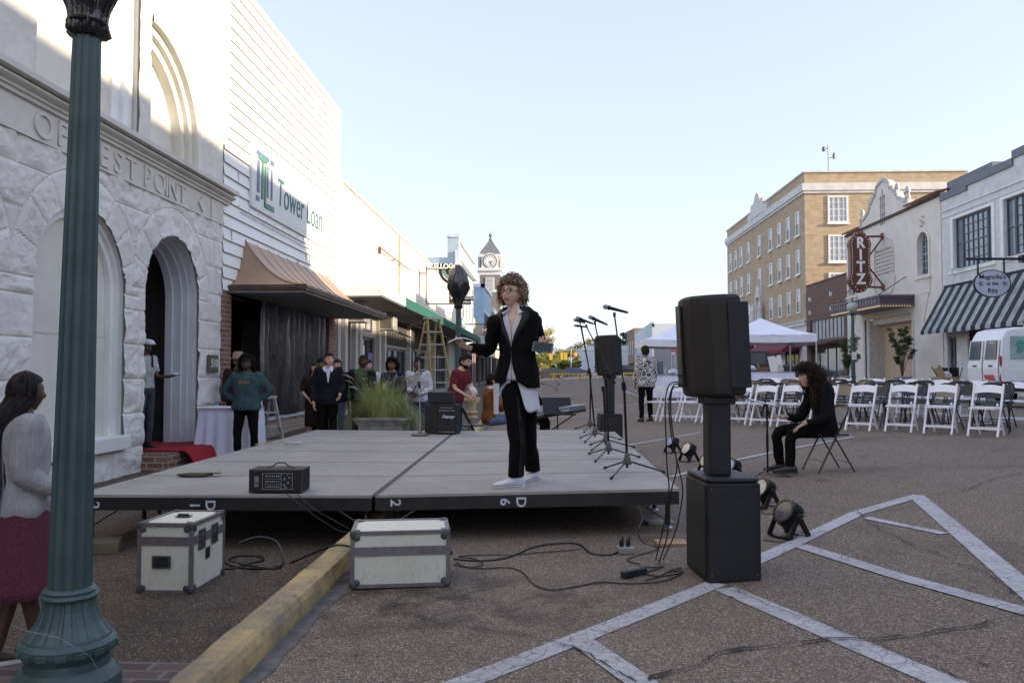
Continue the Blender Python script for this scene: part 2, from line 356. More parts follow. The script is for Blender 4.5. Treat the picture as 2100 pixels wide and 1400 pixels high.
def ribbon(mb, pts, wd, lift=.005, f=RD, jit=0):
    n = len(pts); L = []
    for i, p in enumerate(pts):
        a, b = Vector(pts[max(0, i - 1)][:2]), Vector(pts[min(n - 1, i + 1)][:2]); d = (b - a).normalized(); q = Vector((-d.y, d.x))
        ww = (wd[i] if hasattr(wd, '__len__') else wd) / 2
        for s in (-1, 1):
            k = ww * (1 + jit * random.uniform(-1, 1)); x, y = p[0] + q.x * k * s, p[1] + q.y * k * s; L.append((x, y, f(x, y) + lift))
    mb.add(L, [(2 * i, 2 * i + 1, 2 * i + 3, 2 * i + 2) for i in range(n - 1)])
def dense(pp, step=.25, wob=0, sd=0):
    out = []
    for a, b in zip(pp, pp[1:]):
        a, b = Vector(a), Vector(b); n = max(1, int((b - a).length / step))
        for i in range(n): out.append(a.lerp(b, i / n))
    out.append(Vector(pp[-1]))
    if wob: out = [Vector((p.x + wob * mn.noise(Vector((p.x * 4, p.y * 4, sd))), p.y + wob * mn.noise(Vector((p.x * 4, p.y * 4, sd + 9))), p.z)) for p in out]
    return out
LN = [([(1000, 1378), (1470, 1196)], .135), ([(1486, 1208), (1990, 1424)], .14), ([(1540, 1156), (1760, 1052), (1885, 1016)], .13),
      ([(1880, 1018), (1990, 1112), (2180, 1275)], .14), ([(1775, 1062), (1938, 1096)], .085), ([(1640, 1120), (1850, 1186), (2200, 1282)], .12),
      ([(1195, 1318), (1345, 1425)], .13), ([(1265, 917), (1437, 887)], .1), ([(1375, 979), (1500, 946), (1600, 925), (1750, 896)], .1),
      ([(1168, 846), (1320, 827)], .1), ([(1283, 803), (1345, 826)], .1), ([(1990, 873), (2110, 862)], .1), ([(1090, 815), (1180, 806)], .1), ([(880, 1400), (1000, 1378)], .135)]
LN = LN[:13]; LN[0] = ([(890, 1424), (1470, 1196)], .135)
for k, (pp, wd) in enumerate(LN):
    mb = MB(); ribbon(mb, dense([ong(*p, f=RD) for p in pp]), wd, .004 + .0006 * k); struct(mb.build('parking_line', M_line))
# open cracks in the road and old tar seams
M_crack = P('crack_tar', (.018, .016, .014), .8, 20, .3)
CK = [([(1310, 1404), (1400, 1372), (1500, 1340), (1600, 1325), (1700, 1318), (1790, 1313), (1900, 1305), (2000, 1285), (2110, 1262)], .022),
      ([(850, 1262), (880, 1274), (960, 1290), (1060, 1305), (1130, 1318), (1200, 1345), (1250, 1370), (1310, 1400)], .012),
      ([(1640, 1032), (1700, 1040), (1765, 1052), (1768, 1066), (1800, 1085), (1900, 1130), (1990, 1165), (2040, 1190), (2100, 1232)], .012),
      ([(1900, 1016), (1980, 1008), (2030, 985), (2110, 968)], .014), ([(1450, 975), (1600, 968), (1800, 962), (1960, 957), (2110, 955)], .022),
      ([(1470, 979), (1700, 970), (1960, 962), (2110, 960)], .012), ([(1500, 920), (1700, 906), (1900, 893), (2110, 880)], .016), ([(1500, 1212), (1640, 1270), (1770, 1312)], .008),
      ([(1790, 1315), (1900, 1365), (1960, 1400)], .012)]
mb = MB()
for k, (pp, wd) in enumerate(CK):
    q = dense([ong(*p, f=RD) for p in pp], .03, .05, k); q = [Vector((p.x + .022 * mn.noise(Vector((p.x * 26, p.y * 26, k))), p.y + .022 * mn.noise(Vector((p.x * 26, p.y * 26, k + 5))), p.z)) for p in q]; ribbon(mb, q, [wd * max(.28, .62 + 1.1 * mn.noise(Vector((i * .17, k, 0)))) for i in range(len(q))], .0135, jit=.55)
struct(mb.build('road_crack', M_crack))
M_tar = P('tar_seam', (.035, .032, .03), .6, 8, .3); mb = MB()
for k, yy in enumerate((20.5, 22.6, 24.4, 27.5, 31, 35, 40, 46, 54)):
    ribbon(mb, dense([Vector((-1.2, yy, 0)), Vector((9, yy + .6, 0)), Vector((16, yy, 0))], .5, .3, k), .07, .01, jit=.5)
struct(mb.build('road_seam', M_tar))
# ================================================================= LEFT SIDE OF THE STREET
FX, LK = -5.0, 1.15      # facade plane sits at X = FX*LK
def lscale(o, loc): o.location = (loc[0] * LK, loc[1] * LK, H0 + (loc[2] - H0) * LK); o.scale = (LK, LK, LK); return o
def lthing(name, label, cat, loc, rot=0, group=None): return lscale(thing(name, label, cat, loc, rot, group), loc)
def lbld(name, label, Y0, cat='building'): return lthing(name, label, cat, (FX, Y0, 0), R(90))
M_lime = None
t = NT('limestone', .85, 0, .3)
c = t.ramp(t.noise(1.6, 8, rough=.65), .3, .72, (.58, .56, .52), (.76, .735, .69))
c = t.mix(t.ramp(t.noise(9, 8, rough=.8), .56, .72, (0, 0, 0), (.55, .55, .55)), c, (.33, .31, .285))
t.col(c); t.bump(t.noise(20, 9, rough=.75), .6, .015); M_lime = t.m
t = NT('limestone_smooth', .85, 0, .3); t.col(t.ramp(t.noise(3, 8, rough=.65), .3, .72, (.54, .52, .48), (.68, .66, .61))); t.bump(t.noise(90, 4), .35, .006); M_lims = t.m
M_board = P('painted_board', (.62, .60, .53), .6, 2.5, .07, 60, .1)
M_white = P('white_paint', (.72, .72, .70), .45, 3, .07)
M_lav = P('white_door_paint', (.58, .59, .62), .4, 3, .06)
Y0 = 5.5
sb = lbld('stone_building', 'pale rusticated limestone building with carved lettering and round arches', Y0)
def rnd(a, b): return (math.sin(a * 127.1 + b * 311.7) * 43758.5453) % 1
DOOR = (10.9 - Y0, .80, 2.38); WINL = (8.72 - Y0, .88, 2.27); WINL0 = (6.3 - Y0, .88, 2.27)
ARCH = [DOOR, WINL, WINL0]
def inopen(u, z):
    for (uc, r, zs), zb in zip(ARCH, (-1, .55, .55)):
        if z >= zs:
            if (u - uc) ** 2 + (z - zs) ** 2 < r * r: return True
        elif abs(u - uc) < r and z > zb: return True
    return False
def stone_h(u, z):
    best = None
    for k, (uc, r, zs) in enumerate(ARCH):
        d = math.hypot(u - uc, z - zs)
        if z > zs - .02 and r <= d < r + .36:
            a = math.atan2(z - zs, u - uc) / math.pi * 9; fa = a - math.floor(a)
            e = min(fa, 1 - fa) * math.pi / 9 * d; e = min(e, r + .36 - d); i = math.floor(a) + 31 * k; best = (e, i, 7); break
    if best is None:
        j = math.floor((z - .02) / .415); fz = (z - .02) / .415 - j; off = rnd(j, 3) * .9; L = .62 + .5 * rnd(j, 9); q = (u + off) / L; i = math.floor(q); fu = q - i
        e = min(min(fz, 1 - fz) * .415, min(fu, 1 - fu) * L)
        for (uc, r, zs) in ARCH:
            if z > zs - .02: e = min(e, abs(math.hypot(u - uc, z - zs) - r - .36)) if math.hypot(u - uc, z - zs) > r + .36 else e
        best = (e, i, j)
    e, i, j = best; m = sm(e / .017)
    n = mn.fractal(Vector((u * 3.1 + i * 5.3, z * 4.0 + j * 3.1, 2)), 1.0, 2.1, 6)
    rf = 1 if rnd(i, j) > .25 else .45
    return -.010 + m * (.016 + rf * (.024 * sm(e / .07) * (.5 + n * 1.3)))
def rock(u0, u1, z0, z1, st, hf, skip, name, mat):
    nu, nv = int((u1 - u0) / st), int((z1 - z0) / st); V = []; F = []
    for j in range(nv + 1):
        for i in range(nu + 1):
            u, z = u0 + (u1 - u0) * i / nu, z0 + (z1 - z0) * j / nv; h_ = -hf(u, z)
            for (uc, r, zs) in (ARCH if z1 < 4 else [(UC, UR, UZ)]):
                d = math.hypot(u - uc, z - zs)
                if z >= zs and abs(d - r) < st * .72: u, z = uc + (u - uc) * r / d, zs + (z - zs) * r / d; break
                if z < zs and abs(abs(u - uc) - r) < st * .55: u = uc + math.copysign(r, u - uc); break
            V.append((u, h_, z))
    for j in range(nv):
        for i in range(nu):
            u, z = u0 + (u1 - u0) * (i + .5) / nu, z0 + (z1 - z0) * (j + .5) / nv
            if not skip(u, z): a = j * (nu + 1) + i; F.append((a, a + 1, a + nu + 2, a + nu + 1))
    return MB().add(V, F).build(name, mat, sb, smooth=False)
rock(0, 7.02, -.2, 3.62, .019, stone_h, inopen, 'wall', M_lime)
UB1 = (7.8 - Y0, 9.86 - Y0); UC, UR, UZ = 10.16 - Y0, 1.46, 4.42
def inup(u, z): return (UB1[0] < u < UB1[1] and z < 8.3) or (u > UC and (u - UC < UR if z < UZ else (u - UC) ** 2 + (z - UZ) ** 2 < UR * UR)) and z > 4 or (u < .6 and u > -1 and z < 8.3)
def up_h(u, z):
    j = math.floor(z / .36); q = (u + rnd(j, 5)) / .8; e = min((z / .36 - j) * .36, (1 - z / .36 + j) * .36, (q - math.floor(q)) * .8)
    n = mn.fractal(Vector((u * 3, z * 3.4, 6)), 1.0, 2.0, 4)
    return (.0 if u < 6.42 else .09 * sm((z - 4.85) / .25)) + .01 * sm(e / .02) + .018 * n
rock(0, 7.02, 4.1, 9.4, .05, up_h, inup, 'upper_wall', M_lims)
mb = MB()     # core behind the stone face, leaving the openings clear
core = wallmb(7.0, -.2, 3.7, [(uc - r - .02, uc + r + .02, zb, zs + r + .02, 'arch') for (uc, r, zs), zb in zip(ARCH, (.0, .55, .55))], .40); core.xf(Matrix.Translation((0, .03, 0)))
mb.join(core); c2 = wallmb(7.0, 3.7, 9.4, [(UB1[0] - .01, UB1[1] + .01, 4.13, 8.3), (UC - .01, UC + UR + .02, 4.13, UZ + .02), (-.1, .58, 4.13, 8.3)], .4); c2.xf(Matrix.Translation((0, .03, 0))); 
# cut quarter arch above springing: fill steps
mb.join(wallmb(7.0, 3.7, 4.13, [], .4)); 
mb.box(UB1[1] + .02, UC - .02, .03, .43, 4.13, 9.35); mb.box(.62, UB1[0] - .02, .03, .43, 4.13, 9.35); mb.box(UC + UR + .04, 7.0, .03, .43, 4.13, 9.35); mb.box(0, 7.0, .03, .43, UZ + UR + .1, 9.3) if False else None
mb.box(0, DOOR[0] - 1.2, .9, 14, -.2, 3.6).box(DOOR[0] + 1.2, 7.0, .9, 14, -.2, 3.6).box(0, 7.0, .9, 14, 3.6, 9.3); mb.build('core', M_lims, sb)
# frieze and cornice
MB().box(0, 7.0, -.035, .03, 3.62, 3.95).build('frieze', M_lims, sb)
prof = [(-.03, 3.95), (-.07, 3.955), (-.075, 3.99), (-.10, 3.995), (-.105, 4.02)] + [(-.12 - .055 * math.sin(math.pi * k / 6), 4.025 + .07 * (k / 6)) for k in range(7)] + [(-.13, 4.10), (-.22, 4.105), (-.225, 4.16), (-.02, 4.185), (.1, 4.185), (.1, 3.95)]
MB().prism([(a, b) for a, b in prof], 0, 7.16, 'yz').build('cornice', M_lims, sb, smooth=False)
M_letter = P('carved_letter', (.43, .42, .40), .9, 8, .1)
for ch, px in (('O', 47), ('F', 88), ('W', 140), ('E', 180), ('S', 210), ('T', 240), ('P', 275), ('O', 301), ('I', 316), ('N', 330), ('T', 350)):
    text('carved_letter', ch, .37, M_lims, sb, (5 * FPX / (1115 - px) - Y0, -.035, 3.775), (R(90), 0, 0), .020, .002, 1.12)
MB().prism([(11.68 - Y0, 3.66), (11.82 - Y0, 3.78), (11.68 - Y0, 3.9), (11.54 - Y0, 3.78)], -.065, -.03, 'xz').build('diamond_carving', M_lims, sb)
MB().box(12.0 - Y0, 12.05 - Y0, -.06, -.03, 3.65, 3.93).build('frieze_edge', M_lims, sb)
# arch openings: boards, mouldings, door recess
def archpoly(uc, r, zs, zb, n=16): return [(uc - r, zb)] + [(uc - r * math.cos(math.pi * k / n), zs + r * math.sin(math.pi * k / n)) for k in range(n + 1)] + [(uc + r, zb)]
def archband(mb, uc, r0, r1, zs, zb, y0, y1, n=24):
    A, B = archpoly(uc, r0, zs, zb, n), archpoly(uc, r1, zs, zb, n)
    for i in range(len(A) - 1):
        a, b, c, d = A[i], A[i + 1], B[i + 1], B[i]
        mb.add([(a[0], y0, a[1]), (b[0], y0, b[1]), (c[0], y0, c[1]), (d[0], y0, d[1]), (a[0], y1, a[1]), (b[0], y1, b[1]), (c[0], y1, c[1]), (d[0], y1, d[1])],
               [(0, 1, 2, 3), (0, 4, 5, 1), (2, 6, 7, 3)])
for uc, r, zs in (WINL, WINL0):
    w_ = thing if False else None
    b = MB(); b.prism(archpoly(uc, r - .1, zs, .6), .16, .2); f = b.build('window_board', M_board, sb)
    mb = MB(); archband(mb, uc, r - .13, r - .045, zs, .58, .10, .2); archband(mb, uc, r - .05, r + .03, zs, .58, .06, .2); mb.build('frame', M_white, f)
    MB().box(uc - r - .06, uc + r + .06, -.09, .25, .44, .60).build('sill', M_white, f, bev=.01)
    MB().cb((uc, .158, 1.75), (1.5, .004, .008)).build('board_joint', M_letter, f)
uc, r, zs = DOOR
mb = MB(); archband(mb, uc, r - .10, r - .06, zs, .1, .34, .44); archband(mb, uc, r - .065, r - .03, zs, .1, .22, .44); archband(mb, uc, r - .035, r - .0, zs, .1, .14, .44); archband(mb, uc, r - .005, r + .03, zs, .1, .07, .44)
mb.build('door_frame', M_lav, sb, smooth=False)
M_ddark = P('dark_taupe_door', (.085, .078, .072), .6, 3, .15)
d_ = MB(); d_.box(uc - 1.15, uc - 1.12, .45, 2.6, .1, 3.5).box(uc + 1.12, uc + 1.15, .45, 2.6, .1, 3.5).box(uc - 1.15, uc + 1.15, 2.55, 2.6, .1, 3.5).box(uc - 1.15, uc + 1.15, .45, 2.6, 3.45, 3.5).box(uc - 1.15, uc + 1.15, .45, 2.6, .2, .3); d_.build('vestibule', M_ddark, sb)
MB().box(7.78 - Y0, 9.88 - Y0, .14, .18, 4.13, 8.4).build('window_board', M_board, sb)
mb = MB()
for a, b_, c_ in ((9.42, 9.60, .10), (9.60, 9.72, .05), (9.72, 9.86, .08)): mb.box(a - Y0, b_ - Y0, c_, .16, 4.13, 8.4)
mb.build('window_frame', M_white, sb)
def qarc(r, n=16): return [(UC, UZ + r)] + [(UC + r * math.sin(math.pi / 2 * k / n), UZ + r * math.cos(math.pi / 2 * k / n)) for k in range(1, n + 1)]
MB().prism([(UC, 4.13)] + qarc(1.2) + [(UC + 1.2, 4.13)], .26, .3).build('window_board', M_board, sb)
mb = MB()
for r0, r1, y0_, y1_ in ((1.19, 1.30, .12, .3), (1.30, 1.40, .05, .3), (1.40, 1.52, -.035, .45)):
    A, B = qarc(r0) + [(UC + r0, 4.13)], qarc(r1) + [(UC + r1, 4.13)]
    for i in range(len(A) - 1):
        a, b_, c_, d = A[i], A[i + 1], B[i + 1], B[i]
        mb.add([(a[0], y0_, a[1]), (b_[0], y0_, b_[1]), (c_[0], y0_, c_[1]), (d[0], y0_, d[1]), (a[0], y1_, a[1]), (b_[0], y1_, b_[1])], [(0, 1, 2, 3), (0, 4, 5, 1)])
mb.build('window_frame', M_board, sb)
# roof parapet and house-number plaque
pl = lthing('number_plaque', 'small bronze house number plaque on the stone corner', 'plaque', (FX + .075, 12.13, 1.47), R(90))
M_bronze = P('bronze', (.13, .115, .09), .5, 20, .2, metal=.6)
MB().box(-.16, .16, 0, .05, -.13, .13).build('plate', M_bronze, pl, bev=.01); text('lettering', '510', .17, M_lims, pl, (0, -.002, 0), (R(90), 0, 0), .004, .004)
# ---- red carpet on brick step
st = lthing('doorstep', 'brick doorstep under the arched doorway', 'step', (FX, 10.9, 0), R(90))
M_brickr = brick('red_brick', (.20, .085, .06), (.30, .16, .12), (.34, .31, .28)); M_brickd = brick('dark_red_brick', (.15, .065, .045), (.22, .12, .09), (.22, .19, .16))
MB().box(-.86, .86, -.34, .95, .1, .33).build('tread', M_brickr, st)
M_red = P('red_carpet', (.30, .012, .02), .95, 40, .25, 200, .5)
mb = MB(); mb.grid(lambda a, b: (-.62 + 1.4 * a + .12 * b, .45 + .35 * (1 - b) - .95 * min(b, .8) / .8 - .25 * max(0, b - .8) + .0, .345 + .01 * mn.noise(Vector((a * 6, b * 6, 0))) - max(0, b - .8) * .95 + .0), 20, 24)
tag(lscale(mb.build('red_carpet', M_red, None, None, R(90), smooth=True, solid=.012), (FX, 10.9, 0)), 'red carpet laid over the brick step at the arched door', 'carpet')
# ---- clapboard building with copper awning
Y1 = 12.53
cb_ = lbld('clapboard_building', 'white clapboard shopfront with tall blank upper wall and copper awning', Y1)
W2 = 19.62 - Y1
t = NT('clapboard_paint', .5); c = t.ramp(t.noise(.8, 6), .3, .7, (.74, .745, .74), (.84, .84, .83)); c = t.mix(t.ramp(t.noise(2, 7, t.mapv((.3, 1, 6)), .7), .55, .8, (0, 0, 0), (.25, .25, .25)), c, (.48, .47, .45)); t.col(c); M_clap = t.m
mb = MB(); z = 2.62; pit_ = .201
while z < 7.6:
    mb.add([(0, -.035, z), (W2, -.035, z), (W2, -.008, z + pit_ + .012), (0, -.008, z + pit_ + .012), (0, .0, z), (W2, 0, z)], [(0, 1, 2, 3), (5, 1, 0, 4)]); z += pit_
mb.build('clapboards', M_clap, cb_)
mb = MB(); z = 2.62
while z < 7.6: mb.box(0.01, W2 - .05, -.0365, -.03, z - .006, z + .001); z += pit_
mb.build('board_gap_shadows', P('gap_shadow_grey', (.24, .235, .225), .9), cb_)  # grey strips paint in the shadow of the gap under each board
random.seed(12); mb = MB()
for k in range(34): u = random.uniform(.2, W2 - .3); z = 2.62 + pit_ * random.randint(3, 23); mb.box(u, u + .012, -.037, -.02, z, z + pit_)
for k in range(12): u = .6 + k * .45; mb.ell((u, -.04, 4.05 + .012 * (k % 3)), (.012, .01, .012), 6, 4)
mb.build('board_joints', M_letter, cb_); MB().tube([(W2 - .35, -.06, 2.7), (W2 - .35, -.06, 6.9), (W2 - .5, -.06, 7.1)], .012, 5).tube([(.7, -.05, 3.98), (5.9, -.05, 3.93)], .012, 5).build('conduit', M_white, cb_)
MB().box(0, W2, 0, .3, 2.6, 7.68).box(0, W2, .3, 15, 7.2, 7.4).box(W2 - .3, W2, .3, 15, -.2, 7.2).box(0, .05, .3, 15, -.2, 7.2).box(0, W2, 14.8, 15, -.2, 7.2).build('wall', M_clap, cb_)
MB().box(-.03, W2 + .05, -.06, .34, 7.62, 7.72).box(W2 - .05, W2 + .06, -.07, .2, 2.6, 7.62).build('trim', M_white, cb_)
MB().box(0, .38, -.02, .35, -.1, 2.6).build('brick_pier', M_brickr, cb_); MB().box(6.35, W2, -.02, .35, -.1, 2.6).build('brick_pier', M_brickr, cb_)
MB().box(1.95, 6.35, -.02, .25, -.1, .47).build('low_brick_wall', brick('tan_brick', (.30, .23, .18), (.24, .15, .12), (.36, .33, .30)), cb_); MB().box(1.9, 6.37, -.06, .3, .472, .52).build('ledge', P('ledge_stone', (.4, .42, .42), .7), cb_)
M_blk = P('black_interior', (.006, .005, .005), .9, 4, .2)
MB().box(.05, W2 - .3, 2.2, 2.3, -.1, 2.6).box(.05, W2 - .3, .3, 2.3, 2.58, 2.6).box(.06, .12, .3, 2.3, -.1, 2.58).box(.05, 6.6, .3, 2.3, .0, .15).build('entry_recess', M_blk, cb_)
# black plastic sheeting hung over the shop windows
t = NT('black_plastic', .12, 0, 1.0); t.col((.008, .008, .01)); t.bump(t.noise(5, 5, t.mapv((9, 9, .8))), .9, .05); M_plas = t.m
mb = MB()
def cur(a, b):
    u = 1.75 + 4.62 * a; z = 2.6 - 2.12 * b - (.05 * math.sin(a * 17) if b > .95 else 0)
    return (u, .02 + .035 * math.sin(u * 19 + 2 * math.sin(u * 5)) * (1 - .4 * b) + .03 * mn.noise(Vector((u * 6, z * 1.2, 0))) + .10 * math.sin(u * 3.1) * .5, z)
mb.grid(cur, 170, 26)
mb.grid(lambda a, b: (1.78 + .6 * a, .0 - .05 + 1.2 * 0 + .04 * math.sin(a * 20), 2.6 - 2.4 * b - .1 * a), 20, 10) if False else None
mb.build('plastic_sheeting', M_plas, None); pls = bpy.data.objects['plastic_sheeting']; lscale(pls, (FX, Y1, 0)); pls.rotation_euler = (0, 0, R(90))
for p_ in pls.data.polygons: p_.use_smooth = True
tag(pls, 'creased black plastic sheeting hung over the shop windows', 'plastic sheet')
# copper awning: concave hipped roof
t = NT('copper', .45, .15); c = t.ramp(t.noise(2.2, 7, t.mapv((1, 1, .5))), .3, .72, (.30, .195, .13), (.44, .30, .20)); t.col(c); M_cop = t.m
t = NT('copper_trim', .45, .5); t.col(t.ramp(t.noise(5, 5), .3, .7, (.085, .055, .04), (.17, .11, .08))); M_copd = t.m
a0, a1, zt, ze, pj = .22, 6.75, 3.56, 2.72, 1.27
def awn(s): k = s ** 1.0; return k, zt - (zt - ze) * (1 - (1 - s) ** 2.1)   # s=0 top at wall, 1 = eave
aw = MB(); N_ = 10
def outline(s):
    k, z = awn(s); e = 0.75 * (1 - s); return [(a0 + e, 0, z), (a0 + e, -pj * s, z), (a1 - e, -pj * s, z), (a1 - e, 0, z)]
vs = [p for i in range(N_ + 1) for p in outline(i / N_)]
aw.add(vs, [(i * 4 + j, i * 4 + 4 + j, i * 4 + 5 + j, i * 4 + 1 + j) for i in range(N_) for j in range(3)]); ao = aw.build('awning_roof', M_cop, cb_, smooth=False)
sm_ = MB()
for k in range(1, 9):
    f = k / 9; pts = []
    for i in range(N_ + 1):
        q = outline(i / N_); a, b_ = Vector(q[1]), Vector(q[2]); pts.append(a.lerp(b_, f) + Vector((0, -.008, .008)))
    sm_.tube(pts, .006, 4)
for j in (1, 2): sm_.tube([Vector(outline(i / N_)[j]) + Vector((0, 0, .008)) for i in range(N_ + 1)], .016, 5)
sm_.build('roof_seams', M_cop, ao)
mb = MB()
for dz, ex in ((.0, .02), (-.035, -.0), (-.075, -.03)): 
    mb.box(a0 - ex, a1 + ex, -pj - ex, -pj + .05, ze - .05 + dz, ze - .012 + dz); mb.box(a0 - ex, a0 + .05, -pj + .05, 0, ze - .05 + dz, ze - .012 + dz); mb.box(a1 - .05, a1 + ex, -pj + .05, 0, ze - .05 + dz, ze - .012 + dz)
mb.build('gutter', M_copd, ao)
MB().box(a0 + .02, a1 - .02, -pj + .052, .25, ze - .12, ze - .10).build('soffit', P('soffit_grey', (.22, .225, .23), .6, 2, .1), ao)
# ---- sign board
sg = lthing('shop_sign', 'long white sign board with green and blue lettering on the clapboards', 'sign', (FX + .05, 13.62, 4.67), R(90))
t = NT('sign_board', .45); t.col(t.ramp(t.noise(1.2, 6), .3, .7, (.56, .58, .57), (.70, .71, .69))); M_sgn = t.m
ya, yb = 0, 4.72
MB().box(0, 4.72, -.02, .03, -.52, .62).build('board', M_sgn, sg)
M_grn = P('sign_green', (.07, .22, .14), .5); M_navy = P('sign_blue', (.11, .15, .27), .5); M_teal = P('sign_teal', (.04, .14, .15), .5)
mb = MB()
for x0, x1, z0, z1 in ((.2, .85, .42, .5), (.25, .36, -.22, .33), (.92, 1.12, .42, .5), (.2, .36, -.37, -.29)): mb.box(x0, x1, -.03, -.018, z0, z1)
mb.box(.96, 1.04, -.03, -.018, -.22, .33); mb.box(.76, .82, -.03, -.018, -.22, .33); mb.build('emblem_bars', M_navy, sg)
mb = MB(); mb.box(.46, .56, -.034, -.018, -.3, .42); mb.box(.3, .72, -.036, -.018, .36, .44); mb.box(.62, .7, -.034, -.018, -.4, .3); mb.box(.62, 1.12, -.036, -.018, -.42, -.33); mb.build('emblem', M_grn, sg)
text('lettering', 'Tower Loan', .74, M_teal, sg, (2.86, -.024, .0), (R(90), 0, 0), .004, -.002, .84, .10)
# ---- cream building with green-fringed canopy
Y2 = 19.72; LE = 46.7 - Y2
cr_ = lbld('cream_building', 'long cream panelled building over shopfronts with a flat green fringed canopy', Y2)
M_cream = P('cream_panel', (.66, .62, .52), .55, 1.2, .07, 14, .06)
M_taup = P('taupe_paint', (.33, .31, .28), .6, 3, .1); M_brnd = P('brown_joint', (.24, .16, .10), .7)
MB().box(.0, LE, 0, .3, 3.3, 6.05).box(0, LE, .3, 14, 5.6, 5.8).box(LE - .2, LE, .3, 14, -.2, 5.6).box(0, .1, .3, 14, -.2, 5.6).build('wall', M_cream, cr_)
MB().box(-.05, LE, -.05, .35, 6.05, 6.12).box(.0, .28, -.05, 0, 3.3, 6.05).build('coping', M_cream, cr_)
mb = MB()
for z in (4.15, 4.75, 5.35): mb.box(.3, LE, -.008, 0, z, z + .02)
mb.build('panel_joint', M_letter, cr_)
MB().box(8.3, 8.45, -.05, 0, 3.4, 6.0).box(-.1, 0, -.05, .3, 3.0, 6.05).build('downpipe', P('tan_metal', (.45, .33, .2), .6), cr_)
mb = MB(); mb.box(.05, LE + 4, -1.06, .0, 3.17, 3.2).build('canopy_soffit', P('canopy_soffit_grey', (.18, .18, .175), .7, 2, .15), cr_)
MB().box(.05, LE + 4, -1.1, 0, 3.2, 3.42).build('canopy', M_white, cr_)
M_green = P('green_canvas', (.010, .095, .068), .7, 3, .2)
fr = MB(); fr.grid(lambda a, b: (3.4 + (LE + .4) * a, -1.115 - .012 * math.sin(a * 900) * b, 3.44 - .26 * b - (.035 * abs(math.sin(a * 260)) if b > .9 else 0)), 420, 2); fr.box(3.4, LE + 3.8, -1.12, -.95, 3.425, 3.445)
fr.grid(lambda a, b: (3.39, -1.1 + .75 * a, 3.45 - .2 * b + .0), 4, 1); fr.build('canopy_fringe', M_green, cr_)
# shopfront below the canopy
M_dkf = P('dark_frame', (.03, .035, .035), .4, 5, .2); M_btn = P('board_and_batten', (.10, .09, .08), .8, 4, .2)
hl = [(1.0, 1.8, .1, 2.55), (2.7, 4.9, .1, 2.35), (6.3, 10.6, .45, 2.15), (11.6, 15.6, .45, 2.2), (16.4, 17.6, .1, 2.3), (18.4, 23, .5, 2.3)]
mb = wallmb(LE, -.1, 3.17, hl, .25); mb.xf(Matrix.Translation((0, .1, 0))); mb.build('shopfront_wall', M_taup, cr_)
mb = MB()
for u in (0.0, .75, 1.9, 2.45, 5.05, 5.9, 10.75, 15.8, 17.8, 23.3): MB().box(u, u + .28, -.02, .1, -.1, 3.17).build('pilaster', P('pale_taupe', (.42, .40, .37), .6, 3, .08), cr_)
mb = MB()
for a, b_ in ((6.3, 10.6), (11.6, 15.6), (18.4, 23)):
    mb = MB(); mb.box(a, b_, .06, .1, 2.25, 3.1)
    for k in range(int((b_ - a) / .3)): mb.box(a + .3 * k, a + .3 * k + .05, .03, .06, 2.25, 3.1)
    mb.build('batten_panel', M_btn, cr_)
for k, (a, b_, z0, z1) in enumerate(hl):
    n = max(1, int((b_ - a) / 1.1)) + 1; window(cr_, (a + b_) / 2, .16, z0, b_ - a, z1 - z0, 0, M_dkf, n, 1 if z0 < .2 else 2, .08, name='window' if z0 > .2 else 'door')
window(cr_, 3.6, .06, 2.5, 1.5, .42, 0, P('blue_grey_frame', (.07, .08, .12), .4), 2, 1, .07, name='transom')
MB().box(4.0, 4.6, .1, .14, .9, 1.9).build('poster', P('poster_blue', (.05, .09, .3), .4), cr_)
MB().box(3.0, 3.5, .09, .13, 1.5, 2.1).build('poster', P('poster_white', (.6, .62, .6), .4), cr_)
for k, (u, lb) in enumerate(((1.42, 'white window air conditioner nearest the copper awning'), (5.42, 'white window air conditioner beside the blue-grey transom'))):
    ac = lthing('air_conditioner', lb, 'air conditioner', (FX + .02, Y2 + u, 2.62), R(90), 'window air conditioners over the shop doors')
    MB().box(-.32, .32, -.42, .1, 0, .42).build('casing', P('ac_white', (.55, .55, .53), .5), ac, bev=.02)
    mb = MB()
    for q in range(9): mb.box(-.28, .28, -.43, -.42, .05 + q * .038, .07 + q * .038)
    mb.box(-.334, -.32, -.36, .0, .06, .36); mb.build('grille', P('ac_grille', (.16, .15, .13), .6), ac)
# bracket bar on the cream wall
br = lthing('sign_bracket', 'thin brown empty sign bar fixed across the cream wall', 'bracket', (FX, 26.1, 5.05), R(90)); mb = MB(); mb.tube([(-1.9, -.12, 0), (3.6, -.12, 0)], .02, 6); mb.tube([(0.8, .0, 0), (.8, -.12, 0)], .02, 6); mb.box(-1.93, -1.88, -.16, -.08, -.2, .02); mb.build('bar', P('rust_paint', (.12, .05, .035), .6), br)
